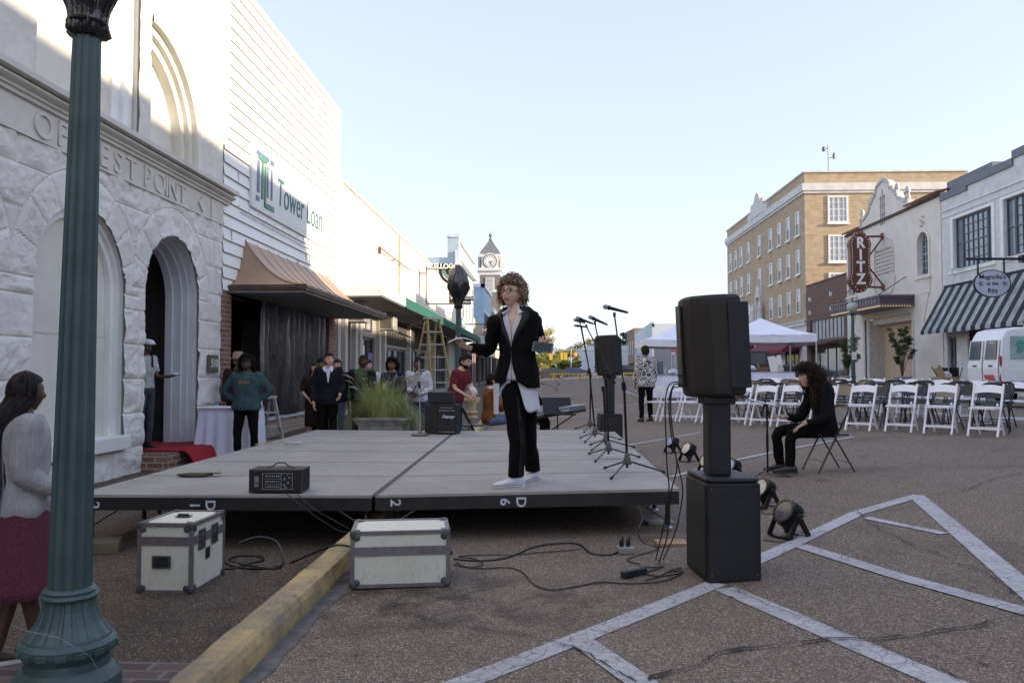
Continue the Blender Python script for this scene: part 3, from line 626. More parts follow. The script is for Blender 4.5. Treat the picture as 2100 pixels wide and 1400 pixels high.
# ---- Kelloggs hanging sign
ks = lthing('hanging_shop_sign', 'black and cream hardware sign hung on a frame over the green canopy', 'sign', (-5, 32.6, 0), 0)
M_sblk = P('sign_black', (.012, .012, .012), .4); M_scr = P('sign_cream', (.75, .68, .5), .5); M_sglow = P('sign_white', (.8, .78, .7), .5)
def at32(px, py): p = onY(px, py, 32.6); return Vector((p.x + 5, 0, p.z))
p0, p1 = at32(887, 541), at32(938, 553); kb = MB().box(p0.x, p1.x + .1, -.12, .12, p1.z, p0.z).build('panel', M_sblk, ks, bev=.05)
text('lettering', 'KELLOGGS', .27, M_sglow, kb, ((p0.x + p1.x) / 2 + .03, -.125, (p0.z + p1.z) / 2), (R(90), 0, 0), .01, .012, .95)
p0, p1 = at32(921, 554), at32(944, 623); mb = MB().box(p0.x, p1.x, -.1, .1, p1.z, p0.z); kv = mb.build('panel', P('sign_cream_dark', (.30, .25, .15), .5), ks); mb = MB().box(p0.x + .05, p1.x - .05, -.11, .11, p1.z + .05, p0.z - .05).build('panel', M_sblk, ks)
text('lettering', 'H\nA\nR\nD\nW', .22, M_sglow, ks, ((p0.x + p1.x) / 2 - .06, -.115, (p0.z + p1.z) / 2), (R(90), 0, 0), .01, .01)
p2, p3 = at32(941, 608), at32(972, 624); mb = MB().box(p2.x, p3.x, -.1, .1, (p2.z + p3.z) / 2, p2.z).box(p2.x, p3.x - .12, -.1, .1, p3.z, (p2.z + p3.z) / 2 - .01); k3 = mb.build('panel', M_sblk, ks, bev=.03)
text('lettering', 'SEED  OUTLET', .12, M_sglow, k3, ((p2.x + p3.x) / 2, -.105, p2.z - .08), (R(90), 0, 0), .01, .004); text('lettering', 'sporting', .13, M_sglow, k3, ((p2.x + p3.x) / 2 - .06, -.105, p3.z + .09), (R(90), 0, 0), .01, .004)
mb = MB(); q0, q1 = at32(874, 545), at32(874, 623); mb.tube([q0, q1], .03, 6); mb.tube([q1, (p1.x, 0, q1.z)], .03, 6); mb.tube([(q0.x, 0, at32(0, 556).z), (p1.x, 0, at32(0, 556).z)], .03, 6); mb.tube([(q0.x, 0, q0.z - .3), (-.2, 0, q0.z - .3)], .03, 6); mb.build('frame', P('sign_frame', (.14, .13, .12), .6), ks)
mb = MB(); c0 = at32(930, 553)
for r0, r1, m in ((.48, .6, 0), (.34, .46, 1), (.18, .32, 0)):
    pts = [(c0.x + q * math.cos(R(a)), c0.z + q * math.sin(R(a))) for q, rng in ((r0, range(180, 271, 10)), (r1, range(270, 179, -10))) for a in rng]; mb.prism(pts, -.03, .03, 'xz', m)
mb.build('arc_emblem', [M_sblk, P('emblem_green', (.25, .42, .32), .5)], ks)
# ---- blue-grey building with corner pinnacle
Y3 = 46.8; L3 = 58 - Y3
bb = lbld('blue_grey_building', 'pale blue-grey two-storey building with corner pinnacle above the sign', Y3)
M_pblue = P('pale_blue_paint', (.42, .50, .54), .6, 1.5, .1); M_pblue2 = P('sky_blue_paint', (.33, .46, .58), .7, 1.5, .12, 8, .1)
MB().box(0, L3, 0, 13, -.1, 7.9).box(.0, L3, -.02, .4, 7.9, 9.0).build('wall', M_pblue, bb)
MB().box(-.05, L3 + .05, -.3, .1, 7.75, 8.0).box(-.05, L3 + .05, -.18, .4, 8.95, 9.15).box(0, .7, -.1, 0, 3.4, 9).build('cornice', M_white, bb)
MB().box(-.08, .5, -.15, .5, 7.4, 9.05).prism([(-.14, 9.05), (.56, 9.05), (.21, 9.3)], -.2, .55, 'xz').build('pinnacle', M_pblue, bb)
for k in range(5): window(bb, 1.8 + k * 2.1, -.06, 4.6, 1.2, 2.6, 0, M_white, 1, 2, .1)
for k in range(3): window(bb, 2 + k * 3.4, -.06, .6, 2.9, 2.3, 0, M_dkf, 3, 1, .1)
# scroll gable on the parapet end
mb = MB(); pts = [(0, 6.9)] + [(-.0 + 1.15 * math.sin(R(a)), 6.95 + 1.0 * math.cos(R(a))) for a in range(0, 91, 10)] + [(1.15, 6.9)]
mb.prism([(a, b_) for a, b_ in pts], -1.6, -1.35, 'xz'); mb.xf(Matrix.Translation((-.2, 1.4, .3))); mb.build('scroll', M_white, bb)
# ---- low shop, then sky-blue building with the letter sign, then further block
Y4 = 58.1
ls = lbld('low_shop', 'low brick-pier shop with a small green ribbed canopy beyond the hydrant', Y4)
MB().box(0, 10.2, 0, 10, -.1, 5.2).build('wall', P('shop_plaster', (.42, .40, .38), .7), ls)
mb = MB(); mb.box(0, 1, -.1, 0, -.1, 4.4).box(5, 5.6, -.1, 0, -.1, 3).box(9.6, 10.2, -.1, 0, -.1, 3); mb.build('brick_pier', M_brickr, ls)
mb = MB().prism([(0, 3.7), (-1.9, 2.95), (-1.9, 2.85), (0, 3.55)], .8, 10, 'yz'); mb.build('canopy', P('faded_green_metal', (.10, .17, .14), .6), ls)
for k in range(3): window(ls, 2.6 + k * 3, -.06, .5, 2.4, 2.1, 0, M_dkf, 2, 1, .1)
Y5 = 68.4
lb5 = lbld('sky_blue_building', 'narrow sky-blue two-storey building with slit windows in front of the clock tower', Y5)
MB().box(0, 9.5, 0, 12, -.1, 8.5).build('wall', M_pblue2, lb5); MB().box(-.06, 9.6, -.12, .25, 8.4, 8.7).box(-.06, .2, -.1, 3, 8.4, 8.7).box(0, 9.5, -.08, 0, 6.3, 6.42).build('cornice', M_white, lb5)
for k in range(5): window(lb5, 1.2 + k * 1.8, -.06, 4.0, .7, 2.2, 0, M_dkf, 1, 2, .06)
for k in range(2): window(lb5, 2.4 + k * 4.4, -.06, .5, 3.4, 2.3, 0, M_dkf, 3, 1, .1)
lb6 = lbld('cream_block', 'sunlit cream brick building past the sky-blue one, mostly behind the woman', 78)
M_yel = P('pale_yellow_brick', (.55, .46, .32), .7, 2, .1, 20, .2)
MB().box(0, 26, 0, 12, -.1, 7.2).build('wall', M_yel, lb6); MB().box(0, 26, -.25, .2, 7.0, 7.5).build('cornice', M_white, lb6)
for k in range(8): window(lb6, 2 + k * 3.1, -.06, 4.0, 1.1, 2.0, 0, M_white, 1, 2, .1)
for k in range(6): window(lb6, 2.4 + k * 4.1, -.06, .5, 3.2, 2.3, 0, M_dkf, 3, 1, .1)
ms = lthing('letter_sign', 'small square panel sign with a white letter M over the far shops', 'sign', (-5, 52, 0), 0)
def at52(px, py): p = onY(px, py, 52); return Vector((p.x + 5, 0, p.z))
a, b_ = at52(972, 671), at52(1001, 688); mb = MB()
for k, m in enumerate((0, 1)): x0 = a.x + (b_.x - a.x) * k / 2; mb.box(x0 + .02, x0 + (b_.x - a.x) / 2 - .02, -.05, .05, b_.z, a.z, m)
mp = mb.build('panel', [P('panel_olive', (.38, .36, .26), .5), P('panel_maroon', (.33, .11, .11), .5)], ms); text('lettering', 'M', .5, M_sglow, mp, (a.x + (b_.x - a.x) * .75, -.06, (a.z + b_.z) / 2), (R(90), 0, 0), .01, .01, .9)
mb = MB(); zt_ = at52(0, 667).z; mb.tube([(-.3, 0, zt_), (b_.x + .3, 0, zt_)], .04, 6); mb.tube([(a.x, 0, zt_), (a.x, 0, a.z)], .02, 5); mb.tube([(b_.x, 0, zt_), (b_.x, 0, a.z)], .02, 5); mb.build('rod', M_dkf, ms)
# ---- clock tower
tw = thing('clock_tower', 'brick courthouse clock tower with white trim and pointed slate roof', 'tower', (0, 0, 0), 0)
TY = 182.0; tcx = onY(1006, 560, TY).x; tw.location = (tcx, TY, 0)
def tz(py): return onY(1006, py, TY).z
S = 1 / FPX * TY
M_tbr = brick('tower_brick', (.20, .175, .155), (.26, .22, .19), (.35, .33, .31), .6, .25); M_slate = P('slate', (.16, .17, .17), .7, 3, .25)
hw = 21 * S
MB().box(-hw, hw, -hw, hw, -.1, tz(536)).build('shaft', M_tbr, tw)
zc = tz(539); r_ = 12.5 * S
mb = MB(); e = hw * 1.16
mb.box(-e * 1.06, e * 1.06, -e * 1.06, e * 1.06, tz(558), tz(552)); mb.box(-hw * 1.04, hw * 1.04, -hw * 1.04, hw * 1.04, tz(566), tz(558)); mb.box(-e, -hw * .55, -e, e, tz(530), tz(524)); mb.box(hw * .55, e, -e, e, tz(530), tz(524))
mb.box(-hw * 1.02, hw * 1.02, -hw * 1.02, hw * 1.02, tz(601), tz(596)); mb.box(-e, e, -e * .8, e * .8, tz(533), tz(530))
for i in (0, 1): 
    q = MB(); q.prism([(17 * S * math.cos(R(a)), zc + 17 * S * math.sin(R(a))) for a in range(-10, 191, 10)] + [(-17 * S, tz(552)), (17 * S, tz(552))], -e - .05, e + .05, 'xz')
    if i: q.xf(Matrix.Rotation(R(90), 4, 'Z'))
    mb.join(q)
mb.build('trim', M_white, tw)
zr0, zr1 = tz(527), tz(492); mb = MB().add([(-e, -e, zr0), (e, -e, zr0), (e, e, zr0), (-e, e, zr0), (-.25, -.25, zr1), (.25, -.25, zr1), (.25, .25, zr1), (-.25, .25, zr1)], [(0, 1, 5, 4), (1, 2, 6, 5), (2, 3, 7, 6), (3, 0, 4, 7), (4, 5, 6, 7)]).build('roof', M_slate, tw)
MB().lathe([(.05, 0), (.45, .1), (.35, .5), (.12, .6), (.3, .9), (.42, 1.2), (.3, 1.5), (.05, 1.6), (.04, 2.3)], 10, (0, 0, zr1 - .2)).build('finial', M_slate, tw)
for a in (0, 90):
    d = MB(); d.prism([(r_ * math.cos(R(k * 12)), r_ * math.sin(R(k * 12))) for k in range(30)], -e - .16, -e - .05, 'xz', 0)
    d.prism([(r_ * 1.15 * math.cos(R(k * 12)), r_ * 1.15 * math.sin(R(k * 12))) for k in range(30)], -e - .09, -e - .04, 'xz', 1)
    for k in range(12):
        an = R(k * 30); d.cb((r_ * .8 * math.sin(an), -e - .18, r_ * .8 * math.cos(an)), (.1, .05, .24), Matrix.Rotation(an, 3, 'Y'), 1)
    for an, L_ in ((100, .5), (152, .72)): an = R(an); d.cb((r_ * L_ / 2 * math.sin(an), -e - .2, r_ * L_ / 2 * math.cos(an)), (.12, .05, r_ * L_), Matrix.Rotation(an, 3, 'Y'), 1)
    d.build('clock_face', [P('clock_white', (.75, .75, .72), .5), P('clock_black', (.05, .05, .05), .5)], tw, (0, 0, zc), R(a))
    l_ = MB(); l_.box(-9 * S, 9 * S, -hw - .12, -hw, tz(597), tz(571), 0)
    for k in range(10): z_ = tz(597) + (tz(571) - tz(597)) * k / 10; l_.box(-7.5 * S, 7.5 * S, -hw - .2, -hw - .12, z_ + .05, z_ + .16, 1)
    l_.build('louvre', [M_white, P('louvre_grey', (.32, .33, .31), .7)], tw, (0, 0, 0), R(a))
# ================================================================= RIGHT SIDE OF THE STREET
RX = 20.0
def rb(name, label, Yf): return thing(name, label, 'building', (RX, Yf, 0), R(-90))
M_wbrick = brick('white_painted_brick', (.70, .69, .67), (.77, .76, .74), (.60, .59, .57), .21, .075)
M_grey = P('grey_coping', (.13, .14, .165), .6, 4, .15)
# ---- white brick building with striped awning
YF = 41.9; mg = rb('white_brick_building', 'white painted brick building with big steel windows and a striped awning', YF)
wl = 41.9 - 24 if False else 41.9 - 31.2
W1 = (40.7, 37.25, 6.3, 8.75); W2_ = (36.3, 32.6, 6.3, 8.8)
hs = [(YF - a, YF - b_, z0, z1) for a, b_, z0, z1 in (W1, W2_)] + [(YF - 39.6, YF - 33.0, .55, 3.35), (.35, 1.25, .2, 3.1)]
wallmb(wl, -.1, 9.9, hs, .35).join(MB().box(0, wl, .4, 14, 9.2, 9.4).box(0, .3, .35, 14, -.1, 9.6).box(wl - .3, wl, .35, 14, -.1, 9.6)).build('wall', M_wbrick, mg)
mb = MB(); mb.box(-.03, 2.6, -.08, .4, 9.9, 10.25).box(2.6, 6.4, -.08, .4, 10.1, 10.45).box(6.4, wl, -.08, .4, 10.4, 10.75); mb.build('coping', M_grey, mg)
MB().box(2.6, 6.4, 0, .35, 9.9, 10.1).box(6.4, wl, 0, .35, 9.9, 10.4).box(0, wl, -.05, 0, 9.3, 9.36).box(0, wl, -.04, 0, 8.98, 9.03).build('parapet', M_wbrick, mg)
MB().box(-.2, 4, .4, 12, 10.2, 10.9).build('rear_parapet', M_grey, mg)
M_steel = P('dark_steel_frame', (.055, .055, .06), .4, 5, .15)
t = NT('sky_glass', .08, 0, .9); t.col(t.ramp(t.noise(.4, 2), .35, .65, (.10, .14, .18), (.22, .28, .34))); M_skyg = t.m
for a, b_, z0, z1 in (W1, W2_):
    uc, wd = YF - (a + b_) / 2, a - b_
    MB().box(uc - wd / 2 - .0, uc + wd / 2, .22, .27, z0, z1).build('window_backing', M_dkf, mg) if False else None
    window(mg, uc, .12, z0, wd * .64, z1 - z0, 0, M_steel, 5, 6, .06, M_skyg)
    for s in (-1, 1): window(mg, uc + s * wd * .41, .12, z0, wd * .17, z1 - z0, 0, M_steel, 1, 2, .07, M_skyg)
    MB().box(uc - wd / 2 - .25, uc + wd / 2 + .25, -.05, 0, z1 + .02, z1 + .14).box(uc - wd / 2 - .25, uc - wd / 2 - .02, -.05, 0, z0 - .1, z1 + .02).box(uc + wd / 2 + .02, uc + wd / 2 + .25, -.05, 0, z0 - .1, z1 + .02).box(uc - wd / 2 - .25, uc + wd / 2 + .25, -.07, .1, z0 - .2, z0 - .1).build('window_surround', M_white, mg)
window(mg, YF - 36.3, .1, .55, 6.6, 2.8, 0, P('dark_red_frame', (.07, .025, .02), .5), 14, 4, .06)
window(mg, .8, .1, .2, .9, 2.9, 0, P('grey_door_frame', (.17, .17, .18), .5), 2, 1, .12, name='door')
aw = MB(); n = 26; L_ = 10.4; stripes = []
for k in range(n): a, b_ = L_ * k / n, L_ * (k + 1) / n; aw.add([(a, -.02, 5.5), (b_, -.02, 5.5), (b_, -1.2, 3.35), (a, -1.2, 3.35), (b_, -1.21, 3.18), (a, -1.21, 3.18)], [(0, 3, 2, 1), (3, 5, 4, 2)], k % 2)
aw.add([(0, -.02, 5.5), (0, -1.2, 3.35), (0, -1.21, 3.18), (0, -.02, 3.3)], [(0, 1, 2, 3)], 0)
M_strw = P('weathered_white_canvas', (.34, .345, .35), .85, 2.5, .3); M_strb = P('black_canvas', (.018, .02, .028), .8, 3, .3)
ao = aw.build('striped_awning', [M_strb, M_strw], mg, (.15, 0, 0)); MB().box(0, L_, -.03, .0, 5.5, 5.62).build('awning_rail', M_strb, ao)
mb = MB(); mb.cb((1.9, -.28, 6.25), (.12, .5, .1)); mb.lathe([(.03, 0), (.14, -.2), (.16, -.22)], 10, (1.9, -.5, 6.2)); mb.build('gooseneck_lamp', M_white, mg)
# ---- oval hanging sign
os_ = thing('oval_sign', 'lilac oval sign with dark lettering hanging in front of the striped awning', 'sign', (18.8, 34.3, 0))
c = onY(2034, 581.5, 34.3); rx, rz = 37 * 34.3 / FPX, 28 * 34.3 / FPX; os_.location = (c.x, 34.3, c.z)
M_lil = P('lilac_board', (.50, .50, .60), .5, 3, .06)
el = lambda k, q=40: [(rx * k * math.cos(2 * math.pi * i / q), rz * k * math.sin(2 * math.pi * i / q)) for i in range(q)]
mb = MB(); mb.prism(el(1), -.04, .04, 'xz'); mb.build('rim', M_sblk, os_); bo = MB().prism(el(.93), -.055, .055, 'xz').build('board', M_lil, os_)
for s_, z_, q in (("Magnolia's", .27, .26), ('at the', .0, .2), ('Ritz', -.3, .26)): text('lettering', s_, q, M_sblk, bo, (0, -.06, z_), (R(90), 0, 0), .004, .003)
mb = MB()
for s in (-1, 1):
    cx_ = s * .48
    for k in range(5):
        an = R(72 * k + 18); mb.tube([(cx_, -.06, 0), (cx_ + .08 * math.cos(an), -.062, .08 * math.sin(an)), (cx_ + .16 * math.cos(an + .4), -.06, .13 * math.sin(an + .4))], [.02, .025, .004], 5)
mb.build('flower_ornament', P('ornament_ink', (.16, .16, .2), .5), bo)
mb = MB(); zb = onY(2034, 531, 34.3).z - c.z; mb.cb((.1, 0, zb), (2.3, .07, .1)); mb.cb((1.28, 0, zb), (.25, .3, .3)); mb.bar((-.55, 0, rz * .6), (-.55, 0, zb), .06, .06, (0, 1, 0)); mb.bar((.5, 0, rz * .6), (.5, 0, zb), .06, .06, (0, 1, 0)); mb.build('bracket', M_sblk, os_)
# ---- cream theatre
YT = 54.9; LT = YT - 41.98; th = rb('theatre_building', 'cream stucco theatre with stepped curved gable and arched windows', YT)
t = NT('cream_stucco', .85); c_ = t.ramp(t.noise(1.1, 7), .3, .7, (.63, .57, .50), (.73, .68, .60)); c_ = t.mix(t.ramp(t.noise(2.4, 9, rough=.8), .6, .74, (0, 0, 0), (.5, .5, .5)), c_, (.42, .30, .25)); t.col(c_); t.bump(t.noise(25, 5), .2); M_stuc = t.m
def uT(Y): return YT - Y
gy = uT(49); 
holes = [(uT(44.55), uT(43.3), 6.45, 8.7, 'a'), (uT(54.45), uT(53.3), 6.3, 8.4, 'a'), (uT(51.9), uT(45.35), -.1, 4.55), (uT(50.15), uT(47.6), 7.0, 8.6)]
wm = wallmb(LT, -.1, 10.35, holes, .4)
gb = [(-3.55, 0), (-3.5, .65), (-3.0, .7), (-2.6, .95), (-2.2, 1.1), (-2.0, 1.7), (-1.65, 1.75), (-1.5, 2.15), (-1.1, 2.2), (-1.0, 2.6), (-.8, 2.9), (-.4, 3.1), (0, 3.18), (.4, 3.1), (.8, 2.9), (1.0, 2.6), (1.1, 2.2), (1.5, 2.15), (1.65, 1.75), (2.0, 1.7), (2.2, 1.1), (2.6, .95), (3.0, .7), (3.5, .65), (3.55, 0)]
wm.prism([(gy + a * .95, 10.35 + b_ * .72) for a, b_ in gb], .0, .38, 'xz'); wm.box(0, .3, .4, 14, -.1, 10).box(LT - .3, LT, .4, 14, -.1, 10).box(0, LT, .4, 14, 9.6, 9.8); wm.build('wall', M_stuc, th)
mb = MB(); pts = [Vector((gy + a * .95, -.02, 10.37 + b_ * .72)) for a, b_ in gb]; 
for a, b_ in zip(pts, pts[1:]): mb.bar(a, b_, .2, .1, (0, 1, 0))
for a in (-3.6, 3.6, -2.1, 2.1): mb.lathe([(.12, 0), (.18, .1), (.08, .3), (.16, .45), (.1, .7), (.02, .75)], 10, (gy + a * .9, .05, 10.35 + (.65 if abs(a) > 3 else 1.3) * .72))
mb.build('gable_trim', P('trim_plaster', (.5, .48, .44), .8, 4, .15), th)
t = NT('clay_tile', .8); t.col(t.ramp(t.noise(5, 4), .3, .7, (.09, .04, .035), (.17, .08, .065))); M_tile = t.m
mb = MB()
for a, b_, z_ in ((0, gy - 3.4, 10.4), (gy + 3.4, LT, 10.4)):
    k = a; mb = MB()
    while k < b_ - .1: mb.prism([(k + .12 + .13 * math.cos(R(q)), .1 * math.sin(R(q))) for q in range(0, 181, 30)], -.3, .5, 'xz'); k += .25
    mb.v = [(x, y, zz + z_ + .25 * (y + .1) if zz < 5 else zz) for x, y, zz in mb.v]
    mb.build('roof_tiles', M_tile, th)
mb = MB(); MB().box(0, LT, -.12, 0, 10.2, 10.34).build('eave', P('dark_tile_edge', (.07, .04, .035), .8), th)
for (a, b_, z0, z1, _) in holes[:2]:
    uc, wd = (a + b_) / 2, b_ - a
    window(th, uc, .2, z0, wd, z1 - z0, 0, P('white_grey_frame', (.35, .37, .4), .5), 3, 6, .07)
    mb = MB()
    for s in (-1, 1): mb.box(uc + s * (wd / 2 + .08) - .09, uc + s * (wd / 2 + .08) + .09, -.06, 0, z0 - .1, z1 - wd / 2)
    A = [(uc - (wd / 2 + q) * math.cos(R(k)), z1 - wd / 2 + (wd / 2 + q) * math.sin(R(k))) for q, rg in ((0, range(0, 181, 15)), (.2, range(180, -1, -15))) for k in rg]; mb.prism(A, -.06, 0, 'xz')
    mb.box(uc - .9, uc + .9, -.16, 0, z0 - .22, z0 - .1); mb.box(uc - .75, uc + .75, -.07, 0, z0 - 1.0, z0 - .22); mb.prism([(uc - .6, z0 - 1.0), (uc + .6, z0 - 1.0), (uc + .2, z0 - 1.9), (uc, z0 - 2.5), (uc - .2, z0 - 1.9)], -.05, 0, 'xz')
    for k in range(4): mb.lathe([(.05, -.05), (.14, 0), (.05, .06)], 8, (uc - .12 + .12 * (k % 2) * 2, -.04, z1 + .35 + .15 * k))
    mb.build('window_surround', M_stuc, th)
uc = uT(48.9); mb = MB(); P_ = [(-1.35, 6.2), (-.9, 5.9), (.9, 5.9), (1.35, 6.2), (1.5, 6.7), (1.35, 6.9), (1.35, 8.4), (1.1, 8.9), (.5, 9.1), (0, 9.4), (-.5, 9.1), (-1.1, 8.9), (-1.35, 8.4), (-1.35, 6.9), (-1.5, 6.7)]
pts = [Vector((uc + a, -.02, b_)) for a, b_ in P_]
for a, b_ in zip(pts, pts[1:] + pts[:1]): mb.bar(a, b_, .07, .05, (0, 1, 0))
mb.build('panel_moulding', P('pale_moulding', (.52, .52, .5), .8), th)
mb = MB()
for k in range(9): x = uT(50.15) + 2.55 * k / 8; mb.box(x - .06, x + .06, .02, .12, 7.0, 8.6)
for k in range(8): z_ = 7.0 + 1.6 * k / 7; mb.box(uT(50.15), uT(47.6), .021, .119, z_ - .055, z_ + .055)
mb.box(uT(50.15), uT(47.6), .25, .3, 7, 8.6, 1); mb.build('lattice', [M_stuc, P('lattice_dark', (.2, .18, .16), .8)], th)
mb = MB()
for dx in (-.25, 0, .25): mb.box(gy + dx - .03, gy + dx + .03, -.04, 0, 10.0, 12.1 - abs(dx) * 1.4)
for z_ in (10.6, 11.1, 11.6): mb.box(gy - .4, gy + .4, -.045, 0, z_, z_ + .05)
mb.build('gable_ornament', P('ornament_grey', (.33, .3, .28), .8), th)
mb = MB(); mb.box(uT(51.9), uT(45.35), .9, 1.0, -.1, 4.55).build('entrance_board', P('plywood_beige', (.50, .38, .27), .7, 3, .1), th)
mb = MB(); mb.box(uT(51.9), uT(51.45), .05, .9, -.1, 4.5).box(uT(45.8), uT(45.35), .3, .9, -.1, 4.5).box(uT(51.9) + .4, uT(45.8), .3, .9, 4.2, 4.54).box(uT(52.1), uT(51.9), -.06, .05, -.1, 4.7).box(uT(45.35), uT(45.15), -.06, .05, -.1, 4.7).box(uT(51.9), uT(45.35), -.06, .05, 4.56, 4.72); mb.build('entrance_frame', P('pale_plaster', (.50, .48, .44), .7), th)
MB().box(uT(51.5), uT(45.8), .5, .9, -.1, .75).build('entrance_base', M_brickr, th)
# marquee
mq = MB(); ma, mb_ = uT(52.6), uT(45.05)
mq.box(ma, mb_, -1.85, 0, 4.95, 5.5); mo = mq.build('marquee', P('marquee_brown', (.075, .055, .06), .6, 4, .2), th)
mb = MB()
for k in range(17): x = ma + .3 + k * (mb_ - ma - .5) / 17; mb.prism([(x + .12 * math.cos(R(a)), 5.22 + .17 * math.sin(R(a))) for a in range(0, 360, 30)], -1.88, -1.85, 'xz')
mb.box(ma - .04, mb_ + .04, -1.9, .0, 5.44, 5.52); mb.box(ma - .04, mb_ + .04, -1.9, .0, 4.93, 5.0); mb.build('marquee_trim', P('marquee_grey', (.17, .15, .17), .6), mo)
t = NT('bulb', .4); t.col((.8, .6, .3)); t.b.inputs['Emission Color'].default_value = (1, .75, .4, 1); t.b.inputs['Emission Strength'].default_value = .12; M_bulb = t.m
mb = MB()
for k in range(46): mb.ell((ma + .05 + k * (mb_ - ma - .1) / 45, -1.84, 4.9), (.035, .035, .035), 5, 4)
for k in range(12): mb.ell((mb_ - .03, -1.84 + k * 1.75 / 12, 4.9), (.035, .035, .035), 5, 4)
mb.build('marquee_bulbs', M_bulb, mo)
mb = MB()
for ya, yb_ in ((ma + .6, uT(54.2)), (mb_ - .8, uT(46.1))):
    mb.tube([(ya, -1.7, 5.5), (yb_, 0, 6.75 if ya < 3 else 6.6)], .025, 5)
mb.build('marquee_chain', M_tile, mo)
# RITZ blade sign
rs = thing('blade_sign', 'tall maroon blade sign with white letters and bulbs on the theatre', 'sign', (0, 0, 0))
c = onY(1762, 537, 49.0); rs.location = (c.x, 49.0, c.z); sc_ = 49.0 / FPX
def rp(k=1): 
    o_ = [(0, 62), (8, 60), (12, 52), (18, 46), (22, 36), (20, 26), (19, 0), (20, -26), (24, -38), (20, -48), (13, -54), (9, -60), (0, -63)]
    return [(a * k * sc_, b_ * (k * .3 + .7) * sc_) for a, b_ in o_] + [(-a * k * sc_, b_ * (k * .3 + .7) * sc_) for a, b_ in o_[-2:0:-1]]
M_mar = P('maroon_sign', (.095, .03, .025), .5, 4, .15); M_mar2 = P('maroon_edge', (.16, .045, .04), .5)
bo = MB().prism(rp(), -.22, .22, 'xz').build('body', M_mar2, rs); MB().prism(rp(.96), -.235, .235, 'xz').build('face', M_mar, rs)
for k, ch in enumerate('RITZ'): text('lettering', ch, .86, M_sglow, rs, (0, -.24, (37 - 24.5 * k) * sc_), (R(90), 0, 0), .02, .03, .9)
mb = MB(); pp = [Vector((a, -.25, b_)) for a, b_ in rp(.84)]
for a, b_ in zip(pp, pp[1:] + pp[:1]):
    n = max(1, int((b_ - a).length / .125))
    for i in range(n): mb.ell(a.lerp(b_, i / n), (.024, .024, .024), 5, 4)
mb.build('bulbs', M_bulb, rs)
mb = MB(); wx = RX - c.x
for s in (1, -1): mb.bar((.3, 0, s * 52 * sc_ * .98), (wx, 0, s * 52 * sc_), .12, .1, (0, 1, 0)); mb.bar((.45, 0, s * 6 * sc_), (wx, 0, s * 50 * sc_), .08, .06, (0, 1, 0)); mb.cb((wx - .05, 0, s * 52 * sc_), (.15, .25, .35))
mb.build('bracket', M_mar2, rs)
# ---- small brick building
YB = 63.3; LB = YB - 54.95; bk = rb('small_brick_building', 'low dark brown brick building between the theatre and the hotel', YB)
M_bb = brick('brown_brick', (.12, .06, .042), (.19, .10, .07), (.2, .16, .13), .21, .075)
hs = [(.8, LB - .6, 3.65, 5.15), (.9, LB - .7, .9, 3.1)]
w_ = wallmb(LB, -.1, 7.8, hs, .35); w_.box(0, .3, .35, 12, -.1, 7.6).box(0, LB, .4, 12, 6.9, 7.1); w_.build('wall', M_bb, bk)
MB().box(0, LB, -.05, .4, 7.8, 7.9).build('coping', M_tile, bk)
window(bk, LB / 2, .1, 3.65, LB - 1.4, 1.5, 0, M_dkf, 9, 1, .08, P('frosted_glass', (.28, .31, .33), .4, 2, .25)); window(bk, LB / 2, .1, .9, LB - 1.6, 2.2, 0, P('brown_frame', (.11, .06, .04), .6), 4, 1, .12)
MB().prism([(0, 3.55), (-1.3, 3.3), (-1.3, 3.2), (0, 3.3)], .0, LB, 'yz').build('canopy', P('maroon_canopy', (.06, .02, .02), .7), bk)
mb = MB()
for x in (1, 5.5): 
    for z_ in (5.6, 6.6): mb.box(x, x + .12, -.15, 0, z_, z_ + .3)
mb.build('wall_anchor', M_white, bk)
# ---- hotel
YH = 90.0; LH = YH - 63.4; ht = rb('hotel_building', 'four-storey tan brick hotel with white cornice and rows of sash windows', YH)
M_tan = brick('tan_hotel_brick', (.50, .38, .24), (.41, .29, .18), (.46, .39, .29), .6, .22, ms=.02)
zt = 16.6; D_ = 12.3
w_ = wallmb(LH, 5.2, zt, [], .4); w_.box(0, LH, .4, D_, 5.2, zt - .8); w_.box(LH - .35, LH - .001, .4, D_, zt - .8, zt).box(0, .35, .4, D_, zt - .8, zt); w_.build('wall', M_tan, ht)
M_ww = P('weathered_white', (.60, .58, .54), .7, 1.6, .12)
MB().box(0, LH, .02, D_ - .1, -.1, 4.9).build('ground_floor', P('white_stucco', (.62, .62, .60), .6, 1.5, .07), ht)
mb = MB()
for z0, z1, p in ((15.2, 15.75, .22), (15.0, 15.2, .12), (16.6, 16.72, .1), (4.9, 5.2, .12), (5.2, 5.3, .2)):
    mb.box(-p, LH + p, -p, .4, z0, z1); mb.box(LH, LH + p, .4, D_, z0, z1)
mb.build('cornice', M_ww, ht)
mb = MB(); uc = 13.4; mb.box(uc - 2.2, uc + 2.2, -.26, 0, 15.75, 17.1).prism([(uc - 1.2, 17.1), (uc + 1.2, 17.1), (uc + .7, 17.6), (uc, 18.0), (uc - .7, 17.6)], -.26, .2, 'xz').box(uc - 3.4, uc + 3.4, -.24, 0, 15.75, 16.4); mb.build('crest', M_ww, ht)
M_blind = []
for q in (.95, .6, 1.25):
    t = NT('blind_glass', .12, 0, .8); sx_ = t.n('ShaderNodeSeparateXYZ'); t.l(t.co, sx_.inputs[0]); t.col(t.ramp(sx_.outputs[2], q - .01, q + .01, (.04, .05, .06), (.42, .45, .50))); t.t.nodes[-1]; M_blind.append(t.m)
cols_ = [1.7, 4.1, 6.5, 9.4, 13.4, 17.2, 19.9, 22.4, 24.9]
